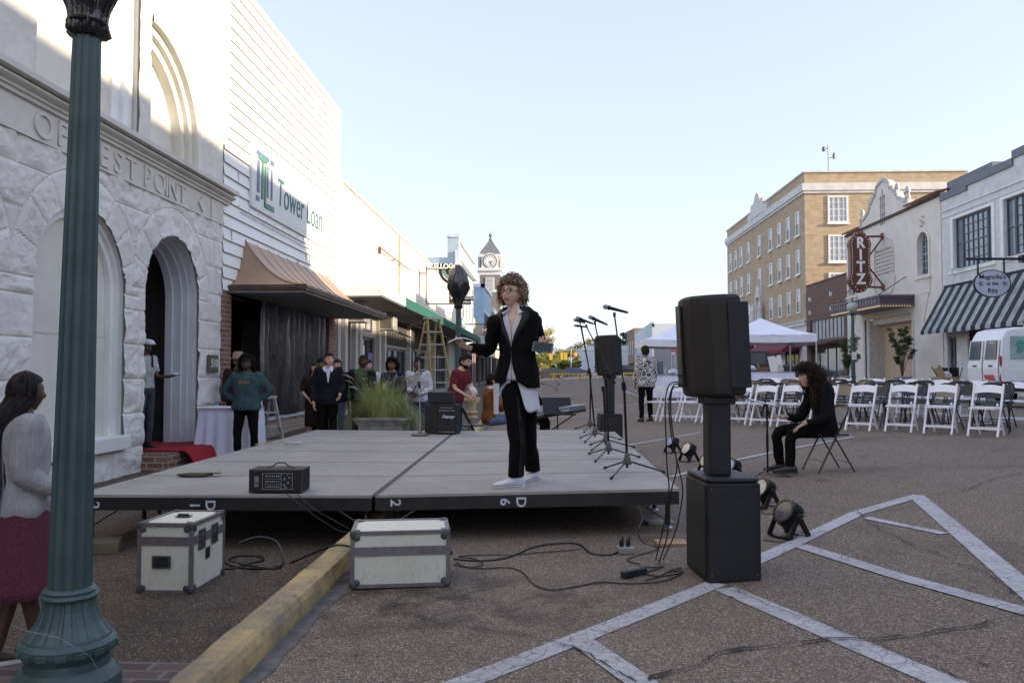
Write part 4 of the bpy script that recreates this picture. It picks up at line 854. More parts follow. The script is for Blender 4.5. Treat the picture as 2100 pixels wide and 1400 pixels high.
for zi, z_ in enumerate((5.9, 8.95, 12.0)):
    for k, u in enumerate(cols_):
        window(ht, u, -.07, z_, .95, 1.9, 0, M_white, 1, 2, .1, M_blind[(zi * 5 + k * 3) % 3] if False else M_blind[0], sill=M_white if zi != 0 else None)
mb = MB(); mb.box(uc - .85, uc - .55, -.3, 0, 5.3, 8.2).box(uc + .55, uc + .85, -.3, 0, 5.3, 8.2).prism([(uc - .9, 8.2), (uc + .9, 8.2), (uc + .5, 8.9), (uc, 9.3), (uc - .5, 8.9)], -.3, 0, 'xz').box(uc - 1.5, uc + 1.5, -.7, 0, 5.0, 5.3)
for s in (-1, 1): mb.lathe([(.3, 0), (.35, .6), (.2, 1.4), (.26, 1.8), (.12, 2.3), (.02, 2.4)], 8, (uc + s * 1.25, -.35, 5.3))
mb.build('window_ornament', M_ww, ht)
for k, (v, z_, w__, h_) in enumerate(((2.5, 12.7, 1.55, 2.1), (2.5, 9.7, 1.55, 2.1), (2.5, 6.8, 1.55, 2.1))): window(ht, LH + .07, v, z_, w__, h_, R(90), M_white, 4, 4, .14, P('pale_glass', (.42, .45, .46), .2, 1, .2), sill=M_white)
for k in range(5): window(ht, 3 + k * 5, -.05, .4, 3.6, 2.9, 0, M_dkf, 3, 1, .12)
mb = MB()
for a, b_ in ((1, 11), (14.5, 25.5)): mb.prism([(0, 4.2), (-1.5, 3.1), (-1.5, 2.8), (0, 3.2)], a, b_, 'yz')
mb.build('maroon_awning', P('maroon_canvas', (.14, .015, .03), .8, 3, .2), ht)
an = thing('roof_antenna', 'thin weather mast with two instruments on the hotel roof', 'antenna', onY(1699, 345, 66)); an.location.z = 16.0
z1_ = onY(1699, 297, 66).z - 16; mb = MB(); mb.tube([(0, 0, 0), (0, 0, z1_)], .045, 6); mb.tube([(-.3, 0, z1_ - .3), (.0, 0, z1_ - .3)], .03, 5); mb.ell((-.35, 0, z1_ - .35), (.16, .16, .22), 8, 6); mb.tube([(0, 0, z1_ - 1.1), (.4, 0, z1_ - 1.0)], .03, 5); mb.ell((.45, 0, z1_ - .9), (.12, .12, .28), 8, 6); mb.build('mast', P('mast_grey', (.15, .15, .16), .5), an)
# ---- brown-roofed block behind the theatre
bh = thing('rear_brick_building', 'red-brown brick block with pitched top showing behind the theatre roof', 'building', (34, 62, 0)); MB().box(0, 14, 0, 10, -.1, 14.8).prism([(0, 14.8), (14, 14.8), (14, 15.8), (2.2, 15.8)], 0, 10, 'xz').build('wall', brick('rust_brick', (.25, .10, .06), (.3, .14, .09), (.3, .2, .15), .5, .2), bh); MB().box(2, 14.1, -.1, 10, 15.8, 16.0).build('coping', M_ww, bh)
# ---- far right-hand row
fb = rb('grey_shop_building', 'mauve-grey shop with red panel and white framed door beyond the tents', 150)
MB().box(0, 32, 0, 14, -.1, 6.3).build('wall', P('mauve_stucco', (.24, .21, .22), .7), fb); MB().box(20, 26, -.06, 0, 3.9, 6.0).build('red_panel', P('brick_red_panel', (.35, .09, .07), .7), fb)
window(fb, 22.8, -.12, .3, 3.4, 4.0, 0, M_white, 2, 3, .25, name='door'); window(fb, 8, -.1, .5, 6, 2.6, 0, M_dkf, 4, 1, .15); window(fb, 29, -.1, .3, 2.6, 3.4, 0, M_dkf, 2, 1, .15)
fc = rb('tall_pale_building', 'tall pale building with a sloping parapet left of the tents', 182); MB().box(0, 29.7, 0, 20, -.1, 9.6).prism([(0, 9.6), (29.7, 9.6), (29.7, 10.6)], 0, .4, 'xz').box(29.4, 29.7, 0, 20, 9.6, 10.2).build('wall', P('pale_blue_grey', (.50, .55, .57), .7, .6, .06), fc); MB().box(0, 29.7, -1.6, 0, 3.1, 3.3).build('canopy', M_dkf, fc)
for k in range(5): window(fc, 3 + 5.6 * k, -.1, .5, 4.4, 2.4, 0, M_white, 3, 1, .2)
fd = rb('brown_building', 'narrow brown brick building behind the far loudspeaker', 202); MB().box(0, 19.8, 0, 14, -.1, 11).build('wall', brick('far_brown_brick', (.26, .17, .12), (.3, .2, .14), (.33, .26, .2), .6, .3), fd)
for k in range(4): window(fd, 3 + 4.4 * k, -.1, 5.2, 1.1, 3.0, 0, M_white, 1, 2, .12)
MB().box(0, 19.8, -1.6, 0, 3.2, 3.4).build('canopy', M_white, fd)
fe = rb('pale_blue_shop', 'small light blue building farthest down the right side', 240); MB().box(0, 36, 0, 14, -.1, 9.6).build('wall', M_pblue2, fe); MB().prism([(0, 4.0), (-2.5, 2.9), (0, 3.2)], 1, 34, 'yz').build('awning', M_strb, fe)
for k in range(6): window(fe, 3 + 5.6 * k, -.1, 5.2, 1.4, 3.0, 0, M_white, 1, 2, .12)
# ---- white building across the end of the street
Yw = 165; a, b_ = onY(1180, 721, Yw), onY(1240, 721, Yw); we = thing('white_corner_building', 'low white building with one arched window across the street end', 'building', (a.x, Yw, 0))
wdt = 10.5; zt = onY(1200, 716, Yw).z
w_ = wallmb(wdt, -.1, zt, [(5.3, 6.9, 1.8, 4.6, 'a')], .4); w_.box(0, wdt, .4, 15, -.1, zt - .3); w_.box(2.0, wdt, .02, .3, zt, zt + .7); w_.build('wall', P('white_render', (.66, .67, .68), .6, .5, .05), we); window(we, 6.1, .2, 1.8, 1.6, 2.8, 0, M_dkf, 2, 2, .15)
MB().box(-.1, wdt + .1, -.15, .1, zt - .2, zt).box(5.0, 7.2, -.15, 0, 1.6, 1.8).build('trim', M_white, we)
# ---- buildings beside and behind the camera on the right-hand side (they shade the street)
ob = rb('corner_brick_building', 'tall red brick corner building on the right before the side lot', 13.9)
hs = [(2 + 3.6 * k, 3.3 + 3.6 * k, z_, z_ + 1.9) for k in range(11) for z_ in (5.6,)] + [(1.4 + 5.2 * k, 5.4 + 5.2 * k, .5, 3) for k in range(8)]
w_ = wallmb(43, -.1, 10.9, hs, .35); w_.box(0, 43, .5, 18, -.1, 10.4); w_.build('wall', M_brickd, ob); MB().box(-.1, 43, -.2, .4, 10.9, 11.15).build('cornice', M_ww, ob)
for h_ in hs: window(ob, (h_[0] + h_[1]) / 2, .12, h_[2], h_[1] - h_[0], h_[3] - h_[2], 0, M_dkf, 2 if h_[2] > 4 else 3, 2, .08)
lo_ = rb('low_garage_building', 'low white garage building set on the right beside the van', 31.0)
lo_.location.x = 22; MB().box(0, 20.7, 0, 16, -.1, 8.8).build('wall', M_wbrick, lo_); MB().box(-.1, 20.8, -.15, .3, 8.8, 9.0).build('coping', M_grey, lo_)
for k in range(3): MB().box(1.5 + 6.5 * k, 6 + 6.5 * k, -.05, 0, .1, 3.6).build('roller_door', P('roller_grey', (.4, .41, .42), .5), lo_)
ol = lbld('neighbour_shop', 'plain stone shop next to the lettered stone building', -16); MB().box(0, 21.4, 0, 12, -.1, 8.6).build('wall', M_lims, ol)
for k in range(4): window(ol, 3 + 5 * k, -.08, .5, 3.6, 2.5, 0, M_dkf, 3, 1, .1); window(ol, 3 + 5 * k, -.08, 4.8, 1.3, 2.2, 0, M_white, 1, 2, .1)
# ================================================================= TREES
def tree(name, label, px, Y, topy, wpx, cols, dens=1.0, lo=.2, seed=1, grp=None, base=None):
    random.seed(seed); b = atg(px, Y, RD); H = onY(px, topy, Y).z - b.z; W = wpx * Y / FPX
    t_ = thing(name, label, 'tree', b, 0, grp)
    mb = MB(); mb.tube([(0, 0, -.1), (.1, 0, H * .2), (-.1, .1, H * .45), (.1, 0, H * .75)], [H * .028, H * .022, H * .015, H * .005], 8)
    for k in range(9): a = random.uniform(0, 6.28); h = random.uniform(.2, .6) * H; mb.tube([(0, 0, h), (math.cos(a) * W * .22, math.sin(a) * W * .22, h + H * .12), (math.cos(a) * W * .38, math.sin(a) * W * .38, h + H * .25)], [H * .011, H * .007, H * .002], 5)
    mb.build('trunk', M_bark, t_, smooth=True)
    mb = MB(); rng = np.random.default_rng(seed); ncl = int(46 * dens)
    for k in range(ncl):
        while True:
            p = rng.uniform(-1, 1, 3)
            if .25 < np.linalg.norm(p) < 1: break
        wz = .5 + .5 * math.sqrt(max(0, 1 - abs(p[2]) ** 2)); c = np.array([p[0] * W / 2 * wz, p[1] * W / 2 * wz, H * (lo + (1 - lo) * (p[2] * .5 + .5))]); r = W * rng.uniform(.07, .15)
        n = int(95 * dens); d = rng.normal(0, 1, (n, 3)); d /= np.linalg.norm(d, axis=1)[:, None]; q = c + d * r * rng.uniform(.45, 1.1, (n, 1)) * np.array([1, 1, .72]); s = max(.12, W * .016)
        mi = int(rng.integers(0, 3))
        for a in q:
            e1 = rng.normal(0, 1, 3); e1 /= np.linalg.norm(e1); e2 = np.cross(e1, rng.normal(0, 1, 3)); e2 /= np.linalg.norm(e2); k_ = s * rng.uniform(.6, 1.5)
            mb.add([a - e1 * k_, a + e2 * k_ * .6, a + e1 * k_, a - e2 * k_ * .6], [(0, 1, 2, 3)], mi)
    mb.build('crown', [leafm(*c_) for c_ in cols], t_); return t_
M_bark = P('bark', (.10, .075, .055), .9, 8, .3, 20, .6)
def leafm(r_, g_, b_):
    k = 'leaf_%.3f_%.3f' % (r_, g_)
    if k in MC: return MC[k]
    t = NT(k, .6, 0, .3); t.col(t.ramp(t.noise(3, 3), .3, .7, (r_ * .7, g_ * .7, b_ * .7), (r_ * 1.25, g_ * 1.25, b_ * 1.25)))
    tr = t.n('ShaderNodeBsdfTranslucent'); tr.inputs[0].default_value = (r_ * 1.3, g_ * 1.4, b_ * .8, 1); mx = t.n('ShaderNodeMixShader'); mx.inputs[0].default_value = .35
    t.l(t.b.outputs[0], mx.inputs[1]); t.l(tr.outputs[0], mx.inputs[2]); t.l(mx.outputs[0], t.t.nodes['Material Output'].inputs[0]); MC[k] = t.m; return t.m
GR = [(.17, .20, .055), (.22, .22, .06), (.10, .14, .04)]; YG = [(.32, .28, .08), (.22, .23, .07), (.38, .30, .09)]; DG = [(.10, .13, .045), (.15, .16, .05), (.07, .10, .035)]
tg = 'trees beyond the end of the street'
tree('street_tree', 'tall yellow-green tree right beside the standing woman, palest of the far trees', 1112, 128, 668, 85, YG, 1.1, .1, 3, tg)
tree('street_tree', 'bushy green tree left of the traffic signals and above the parked cars', 1158, 140, 712, 60, GR, 1.3, .05, 4, tg)
tree('street_tree', 'low dark green tree behind the grey sedan at the street end', 1128, 150, 722, 80, DG, 1.2, .0, 5, tg)
tree('street_tree', 'rounded yellow-green tree rising behind the low white building', 1210, 190, 694, 80, YG, 1.1, .2, 6, tg)
tree('street_tree', 'small dark tree poking up between far loudspeaker and pale blue building', 1277, 200, 678, 34, DG, 1.0, .3, 7, tg)
tree('street_tree', 'dark tree at the corner of the low white building', 1178, 158, 735, 30, DG, 1.0, .0, 8, tg)
tree('street_tree', 'wide dark tree mass filling the end of the street behind the woman', 1075, 170, 715, 70, DG, 1.2, .0, 9, tg)
# ================================================================= LAMP POSTS
M_lamp = P('lamp_green', (.045, .085, .08), .45, 7, .22, 60, .12); M_bag = None
t = NT('bin_bag', .22, 0, .8); t.col((.012, .011, .013)); t.bump(t.noise(14, 4, t.mapv((1, 1, .6))), .8, .02); M_bag = t.m
def lamp(loc, label, hs, bag=True, rs_=1.0):
    L = thing('street_lamp', label, 'street lamp', loc, 0, 'green fluted street lamps')
    fl = lambda t_, z: 1 - .10 * abs(math.sin(t_ * 7)) ** .6
    z0 = .49; rb_, rt = .087 * rs_, .056 * rs_
    MB().lathe([(rb_, z0)] + [(rb_ + (rt - rb_) * k / 12, z0 + (hs - z0) * k / 12) for k in range(1, 13)], 84, fl=fl).build('shaft', M_lamp, L, smooth=False)
    prof = [(.215, 0), (.215, .10), (.21, .125), (.19, .15), (.17, .17), (.165, .2), (.175, .215), (.19, .235), (.192, .26), (.18, .285), (.172, .29), (.168, .31), (.15, .35), (.13, .40), (.118, .45), (.108, .5), (.103, .55), (.103, .57), (.112, .58), (.117, .597), (.112, .613), (.103, .62), (.107, .635), (.10, .65), (.09, .66)]
    prof = [(r_, z if z <= .17 else (.17 + (z - .17) * (.10 / .09) if z < .26 else .27 + (z - .26) * (.23 / .40))) for r_, z in prof]; z0 = .49
    MB().lathe([(r_ * rs_, z) for r_, z in prof[:12]], 48).lathe([(r_ * rs_, z) for r_, z in prof[11:18]], 96, fl=lambda t_, z: 1 - (.05 if math.sin(t_ * 16) < -.3 else 0)).lathe([(r_ * rs_, z) for r_, z in prof[17:]], 48).build('base', M_lamp, L, smooth=False)
    mb = MB()
    for k in range(16): a = 2 * math.pi * k / 16; mb.cb((.19 * rs_ * math.cos(a), .19 * rs_ * math.sin(a), .248), (.012, .045, .026), Matrix.Rotation(a, 3, 'Z'))
    mb.build('base_ornament', M_lamp, L, bev=.003)
    if bag:
        def rf(d): return 1 + .16 * math.sin(5 * math.atan2(d.y, d.x) + 3 * d.z) + .10 * mn.noise(Vector((d.x * 3, d.y * 3, d.z * 2))) + .06 * math.sin(13 * math.atan2(d.y, d.x))
        b = MB(); pf = [(.065, -.10), (.085, -.08), (.075, -.03), (.082, .02), (.10, .07), (.12, .12), (.17, .19), (.21, .30), (.215, .42), (.17, .56), (.10, .68), (.03, .76)]
        def fl2(t_, z): return 1 + .10 * math.sin(5 * t_ + z * 9) + .06 * math.sin(11 * t_ - z * 14) + .05 * math.sin(23 * t_ + 3 * z)
        b.lathe(pf, 90, (0, 0, hs), fl=fl2)
        if rs_ > .99: b.ell((-.10, .0, hs + .16), (.10, .1, .05), 20, 8, fn=rf); b.ell((.12, -.02, hs + .17), (.11, .1, .07), 20, 8, fn=rf)
        b.v = [(hs and x * (1 if rs_ > .99 else .95), y * (1 if rs_ > .99 else .95), z) for x, y, z in b.v]; b.build('plastic_bag', M_bag, L, smooth=True)
        MB().lathe([(.074, -.015), (.088, 0), (.074, .015)], 16, (0, 0, hs - .04)).build('tie', P('tie_black', (.01, .01, .01), .5), L)
    else:
        MB().lathe([(.06, 0), (.13, .04), (.16, .1), (.08, .16), (.07, .2)], 20, (0, 0, hs)).build('collar', M_lamp, L)
        MB().ell((0, 0, hs + .45), (.27, .27, .30), 20, 14).build('globe', P('frosted_globe', (.36, .38, .36), .3), L, smooth=True)
        MB().lathe([(.10, 0), (.12, .03), (.05, .1), (.03, .2), (.005, .3)], 12, (0, 0, hs + .72)).build('finial', M_lamp, L)
    return L
p = ong(147, 1400); d = ray(151, 762); Yl = 3.50; p = onY(149, 762, Yl); L1 = lamp((p.x, Yl, SWZ), 'nearest green fluted lamp post with a black bag tied over its top', 2.99)
L1.rotation_euler = (0, R(.7), 0)
w_ = MB(); w_.tube([(-.19, -.10, .36), (-.05, -.205, .37), (.08, -.2, .345), (.17, -.13, .25), (.2, -.09, .16), (.21, -.05, .1)], .0013, 4); w_.build('wire', P('pale_wire', (.28, .28, .28), .5), L1)
p = onY(940, 762, 16.0); lamp((p.x, 16.0, G(p.x, 16)), 'distant lamp post wrapped in a black bag left of the standing woman', 2.72, True, .8)
p = onY(1750, 762, 43.0); L3_ = lamp((p.x, 43, G(p.x, 43)), 'lamp post with a bare frosted globe in front of the theatre', 4.0, False, 1.25)
MB().box(-.12, .12, -.16, -.14, 1.75, 2.15).build('notice', P('paper_white', (.7, .7, .7), .6), L3_)
# ================================================================= STAGE
def SZ(x): return .365 + .055 * min(1.2, max(0, (x + 1.36) / 2.44))
cFM, cFR, cBM, cBR = onZ(765, 1015.5, SZ(-1.36)), onZ(1397, 1001.5, SZ(1.08)), onZ(934, 883.4, SZ(-1.36)), onZ(1257, 879.5, SZ(1.08))
dv = (cFM - cFR); dv.z = 0; dv = dv.normalized() * 2.44; cFL = cFM + dv + Vector((0, .05, 0)); dv = (cBM - cBR); dv.z = 0; cBL = cBM + dv.normalized() * 2.44
for q in (cFL, cBL): q.z = .362
cBM.z = cFM.z; cBR.z = cFR.z
def onS(px, py):
    z = .38
    for _ in range(4): p = onZ(px, py, z); z = SZ(p.x)
    return Vector((p.x, p.y, z))
STG = thing('stage', 'low carpeted modular stage on black steel legs', 'stage', (0, 0, 0))
M_top = None; t = NT('stage_top', .9, 0, .2); c = t.ramp(t.noise(1.6, 6, rough=.7), .3, .72, (.29, .275, .25), (.41, .39, .36)); c = t.mix(t.ramp(t.noise(120, 3), .45, .7, (0, 0, 0), (.6, .6, .6)), c, (.24, .225, .2)); c = t.mix(t.ramp(t.noise(4, 7, rough=.8), .62, .75, (0, 0, 0), (.5, .5, .5)), c, (.19, .165, .14)); c = t.mix(t.ramp(t.noise(9, 6, t.mapv((1, .25, 1)), .8), .62, .7, (0, 0, 0), (.35, .35, .35)), c, (.14, .12, .10)); t.col(c); t.bump(t.noise(220, 2), .25, .004); M_top = t.m
M_sfr = P('stage_frame_black', (.016, .014, .014), .45, 9, .4); M_edge = P('stage_edge_wood', (.13, .085, .06), .8, 14, .4)
def lerp2(a, b, c, d, u, v): return (a.lerp(b, u)).lerp(c.lerp(d, u), v)
NR = 6
for col_, (A, B, C, D) in enumerate(((cFL, cFM, cBL, cBM), (cFM, cFR, cBM, cBR))):
    for r_ in range(NR):
        v0, v1 = r_ / NR, (r_ + 1) / NR; g_ = .006; gv = .0019
        q = [lerp2(A, B, C, D, u, v) for u, v in ((g_, v0 + gv), (1 - g_, v0 + gv), (1 - g_, v1 - gv), (g_, v1 - gv))]
        lo = [p + Vector((0, 0, -.022)) for p in q]
        dk = MB().add(q + lo, [(0, 1, 2, 3), (4, 0, 3, 7), (1, 5, 6, 2), (3, 2, 6, 7), (0, 4, 5, 1)]).build('deck_panel', M_top, STG)
        mb = MB(); w1 = [p + Vector((0, 0, -.0235)) for p in q]; w2 = [p + Vector((0, 0, -.125)) for p in q]
        cen = sum(q, Vector()) / 4
        for i in range(4):
            a, b, c2_, d2 = w1[i], w1[(i + 1) % 4], w2[(i + 1) % 4], w2[i]; inn = lambda p: p + (Vector((cen.x, cen.y, p.z)) - p).normalized() * .03
            mb.add([a, b, c2_, d2, inn(a), inn(b), inn(c2_), inn(d2)], [(0, 1, 2, 3), (7, 6, 5, 4), (3, 2, 6, 7)])
        fo = mb.build('deck_frame', M_sfr, STG)
        # legs at the corners of this deck
        for (u, v) in ((.03, .12), (.97, .12), (.03, .88), (.97, .88)):
            if r_ not in (0, 1, 3, 5): continue
            p = lerp2(q[0], q[1], q[3], q[2], u, v); gz = min(G(p.x, p.y), p.z - .15)
            near_r = (col_ == 1 and r_ == 0 and u > .5)
            lg = MB().tube([(p.x, p.y, gz + .05), (p.x, p.y, p.z - .02)], .021, 8).build('leg', M_sfr, STG)
            MB().tube([(p.x, p.y, gz + .012), (p.x, p.y, gz + .06)], .009, 6).lathe([(.045, 0), (.045, .012), (.012, .03)], 10, (p.x, p.y, gz + (.02 if near_r else .002))).build('levelling_foot', P('zinc', (.35, .36, .37), .35, 5, .2, metal=.7), lg)
            if r_ == 0:
                s = 1 if u < .5 else -1
                MB().bar((p.x, p.y, p.z - .28), (p.x + s * .26, p.y, p.z - .12), .03, .008).build('brace', P('zinc', (0, 0, 0)) if col_ == 1 and u < .5 or u > .5 and col_ == 0 else M_sfr, lg)
M_sw = P('stencil_white', (.55, .58, .62), .6, 12, .25)
def stencil(ch, px, py, sz, rot=-90):
    p = onS(px, 1012); q = onY(px, py, p.y); A, B = (cFL, cFM) if px < 765 else (cFM, cFR); f = (q.x - A.x) / (B.x - A.x); yy = A.y + (B.y - A.y) * f; q = onY(px, py, yy)
    ang = math.atan2(B.y - A.y, B.x - A.x); e = Matrix.Rotation(ang, 4, 'Z') @ Matrix.Rotation(R(90), 4, 'X') @ Matrix.Rotation(R(rot), 4, 'Z')
    text('stencil', ch, sz, M_sw, STG, (q.x, yy + .0065, q.z), e.to_euler(), .002, .002, 1.05)
    # keep the letter just proud of the frame
    bpy.data.objects[-1] if False else None
stencil('2', 191, 1036, .12); stencil('1', 398, 1036, .11); stencil('D', 430, 1036, .11); stencil('2', 810, 1031, .115); stencil('6', 1035, 1029, .11); stencil('D', 1068, 1029, .11)
q = [cFM.lerp(cFM + V_((0, 0, 0)), 0)] if False else None
sm_ = (cBM - cFM); sd2 = (cFR - cFM).normalized() * .032; MB().add([cFM + sd2 * .25 + Vector((0, 0, .0015)), cFM + sd2 * 1.25 + Vector((0, 0, .0015)), cBM + sd2 * 1.25 + Vector((0, 0, .0015)), cBM + sd2 * .25 + Vector((0, 0, .0015))], [(0, 1, 2, 3)]).build('joint_strip', P('joint_rubber', (.07, .065, .06), .8, 30, .4), STG)
M_jr = P('row_joint', (.075, .06, .045), .85, 30, .4)
for A, B, C, D in ((cFL, cFM, cBL, cBM), (cFM, cFR, cBM, cBR)):
    for r_ in range(1, NR):
        v = r_ / NR; q = [lerp2(A, B, C, D, u, v + d_) + Vector((0, 0, .0012)) for u, d_ in ((.012, -.0012), (.988, -.0012), (.988, .0014), (.012, .0014))]; MB().add(q, [(0, 1, 2, 3)]).build('row_joint', M_jr, STG)
# wooden pads under the right-hand legs
for k, (px, py, lb) in enumerate(((1372, 1116, 'raw plywood pad under the near right stage leg'), (1348, 1072, 'metal-topped plywood pad under the stage just left of the loudspeaker'))):
    p = ong(px, py); o = MB().box(-.10, .13, -.09, .09, .003, .022).build('wood_pad', P('plywood', (.34, .23, .12), .8, 10, .2) if k == 0 else P('grey_pad', (.26, .25, .23), .7), None, p, .1 * k + .05); tag(o, lb, 'wood pad', 'pads under the stage legs')
wb = MB().box(-.5, .15, -.14, .14, .004, .04).box(-.5, .15, -.13, .13, .041, .085).build('timber_block', P('old_timber', (.12, .10, .065), .85, 8, .3), None, ong(205, 1130), .35); tag(wb, 'weathered stacked timber boards under the left end of the stage', 'timber')
# ================================================================= FLIGHT CASES
M_case = None; t = NT('cream_case', .5); c = t.ramp(t.noise(2, 6), .3, .72, (.60, .60, .48), (.68, .68, .57)); c = t.mix(t.ramp(t.noise(22, 9, t.mapv((1, 1, .35)), .9), .555, .63, (0, 0, 0), (.8, .8, .8)), c, (.26, .23, .17)); c = t.mix(t.ramp(t.noise(5, 6), .5, .75, (0, 0, 0), (.3, .3, .3)), c, (.38, .34, .24)); t.col(c); M_case = t.m
M_alu = P('aluminium_edge', (.17, .15, .155), .5, 12, .25, metal=.3); M_corn = P('steel_corner', (.10, .105, .11), .45, 22, .5, metal=.6); M_hand = P('handle_black', (.03, .035, .038), .45, 20, .4, metal=.4)
def case(loc, rot, W, D, H, zl, label, handles_top, latches, side_handle):
    c = thing('flight_case', label, 'flight case', loc, rot, 'cream flight cases in front of the stage')
    MB().box(.004, W - .004, .004, D - .004, .004, zl - .002).build('body', M_case, c, bev=.004); lid = MB().box(.004, W - .004, .004, D - .004, zl + .002, H - .004).build('lid', M_case, c, bev=.004)
    e = .022; o = .0025; mb = MB(); Z = (0, H)
    def ang(a, b): mb.bar(a, b, e, e)
    for z in Z: 
        for y in (0, D): mb.box(0, W, y - o if y == 0 else y - e, y + e if y == 0 else y + o, z if z == 0 else z - e, z + e if z == 0 else z + o)
        for x in (0, W): mb.box(x - o if x == 0 else x - e, x + e if x == 0 else x + o, e, D - e, z if z == 0 else z - e, z + e if z == 0 else z + .002)
    for x in (0, W):
        for y in (0, D): mb.box(x - o if x == 0 else x - e, x + e if x == 0 else x + o, y - o - .0005 if y == 0 else y - e, y + e if y == 0 else y + o + .0005, e, H - e)
    mb.box(-.004, W + .004, -.005, 0, zl - .028, zl + .026); mb.box(-.004, W + .004, D, D + .005, zl - .028, zl + .026); mb.box(-.005, 0, 0, D, zl - .028, zl + .026); mb.box(W, W + .005, 0, D, zl - .028, zl + .026)
    mb.build('edging', M_alu, c)
    for x in (0, W):
        for y in (0, D):
            for z in (0, H):
                m = MB(); sx, sy, s_ = (1 if x == 0 else -1), (1 if y == 0 else -1), (1 if z == 0 else -1)
                m.ell((x + sx * .012, y + sy * .012, z + s_ * .012 + (.001 if z == 0 else 0)), (.018, .018, .0125 if z == 0 else .018), 10, 8)
                for dx, dy, dz in ((.035, -.004, .035), (-.004, .035, .035), (.035, .035, -.004)):
                    if z == 0 and dz < 0: continue
                    r3 = [(.022, .005, .022), (.005, .022, .022), (.022, .022, .005)][[dx, dy, dz].index(-.004) if False else (1 if dx < 0 else 0 if dy < 0 else 2)]
                    m.ell((x + sx * dx, y + sy * dy, z + s_ * dz), r3, 8, 6); m.ell((x + sx * (dx * .55 if dx > 0 else dx), y + sy * (dy * .55 if dy > 0 else dy), z + s_ * (dz * .55 if dz > 0 else dz)), r3, 8, 6)
                m.build('corner_bracket', M_corn, c)
    def handle(M4, nm='handle'):
        m = MB(); m.box(-.062, .062, -.004, 0, -.040, .040, 0); m.box(-.048, .048, -.0055, -.004, -.028, .030, 1); m.box(-.038, .038, -.022, -.008, -.022, -.004, 1)
        m.box(-.045, -.038, -.02, 0, -.022, .0, 1); m.box(.038, .045, -.02, 0, -.022, .0, 1); m.xf(M4); m.build(nm, [M_corn, M_hand], c, bev=.002)
    if side_handle == 'front': handle(Matrix.Translation((W * .5 - .02, -.004, zl * .60)) @ Matrix.Rotation(0, 4, 'Z'))
    else: handle(Matrix.Translation((W + .005, D * .45, zl * .80)) @ Matrix.Rotation(R(90), 4, 'Z'))
    if handles_top: handle(Matrix.Translation((W * .5, D * .52, H + .003)) @ Matrix.Rotation(R(-90), 4, 'X') @ Matrix.Scale(.8, 4))
    for f in latches:
        m = MB(); m.box(W + .003, W + .009, D * f - .045, D * f + .045, zl - .075, zl + .055); m.ell((W + .010, D * f, zl - .01), (.006, .03, .035), 10, 8); m.build('latch', M_corn, c, bev=.002)
    if latches: MB().box(W + .002, W + .004, D * .40, D * .52, zl - .155, zl - .082).build('latch_plate', M_hand, c)
    mb = MB()
    for k in range(10): mb.ell((W * (k + .5) / 10, -.006, zl), (.004, .002, .004), 6, 4)
    mb.build('rivets', M_alu, c)
    return c
p = onZ(281, 1216, SWZ); case((p.x, p.y, SWZ + .001), R(-1.5), .36, .50, .445, .335, 'upright cream case with twin latches under the left stage deck', True, (.27, .66), 'front')
p = onZ(719, 1209, .004); case((p.x, p.y, .012), R(9), .61, .42, .345, .225, 'wide low cream flight case standing by the yellow kerb', False, (), 'side')
# ================================================================= LOUDSPEAKERS
M_cab = P('cabinet_black', (.008, .0084, .0096), .58, 5, .25, 320, .35, bd=.003); M_gri = P('grille_black', (.010, .011, .014), .45, 9, .2, 260, .9, bd=.006); M_cab2 = P('cabinet_brown_black', (.012, .0095, .008), .6, 3, .3, 320, .35, bd=.003)
def subw(loc, rot, label):
    s = thing('subwoofer', label, 'subwoofer', loc, rot, 'black subwoofers'); W, D, H = .345, .46, .635
    MB().prism([(0, .02), (.0, D), (W, D), (W, .02), (W - .02, 0), (.02, 0)], .0, H - .03, 'xy').build('cabinet', M_cab, s, bev=.014)
    MB().prism([(.004, .03), (.004, D - .004), (W - .004, D - .004), (W - .004, .03), (W - .03, .005), (.03, .005)], H - .028, H, 'xy').build('top_panel', M_cab, s, bev=.012)
    MB().box(-.004, .0, .03, D - .02, .04, H - .05).build('grille', M_gri, s); MB().box(W * .3, W * .75, -.002, 0, H - .12, H - .085).build('recess', M_gri, s, bev=.001)
    MB().box(.02, W - .02, -.004, 0, .03, .036).box(.02, W - .02, -.003, 0, H - .045, H - .041).build('trim_line', M_gri, s)
    MB().box(-.008, -.002, .02, .05, .30, .42).build('connector_plate', M_hand, s); m = MB(); m.box(W + .0, W + .003, D * .35, D * .65, H * .62, H * .72); m.build('handle_recess', M_gri, s, bev=.001); [MB().ell((x, -.002, z), (.006, .003, .006), 8, 6).build('screw', M_corn, s) for x in (.03, W - .03) for z in (.05, H - .07)]
    return s
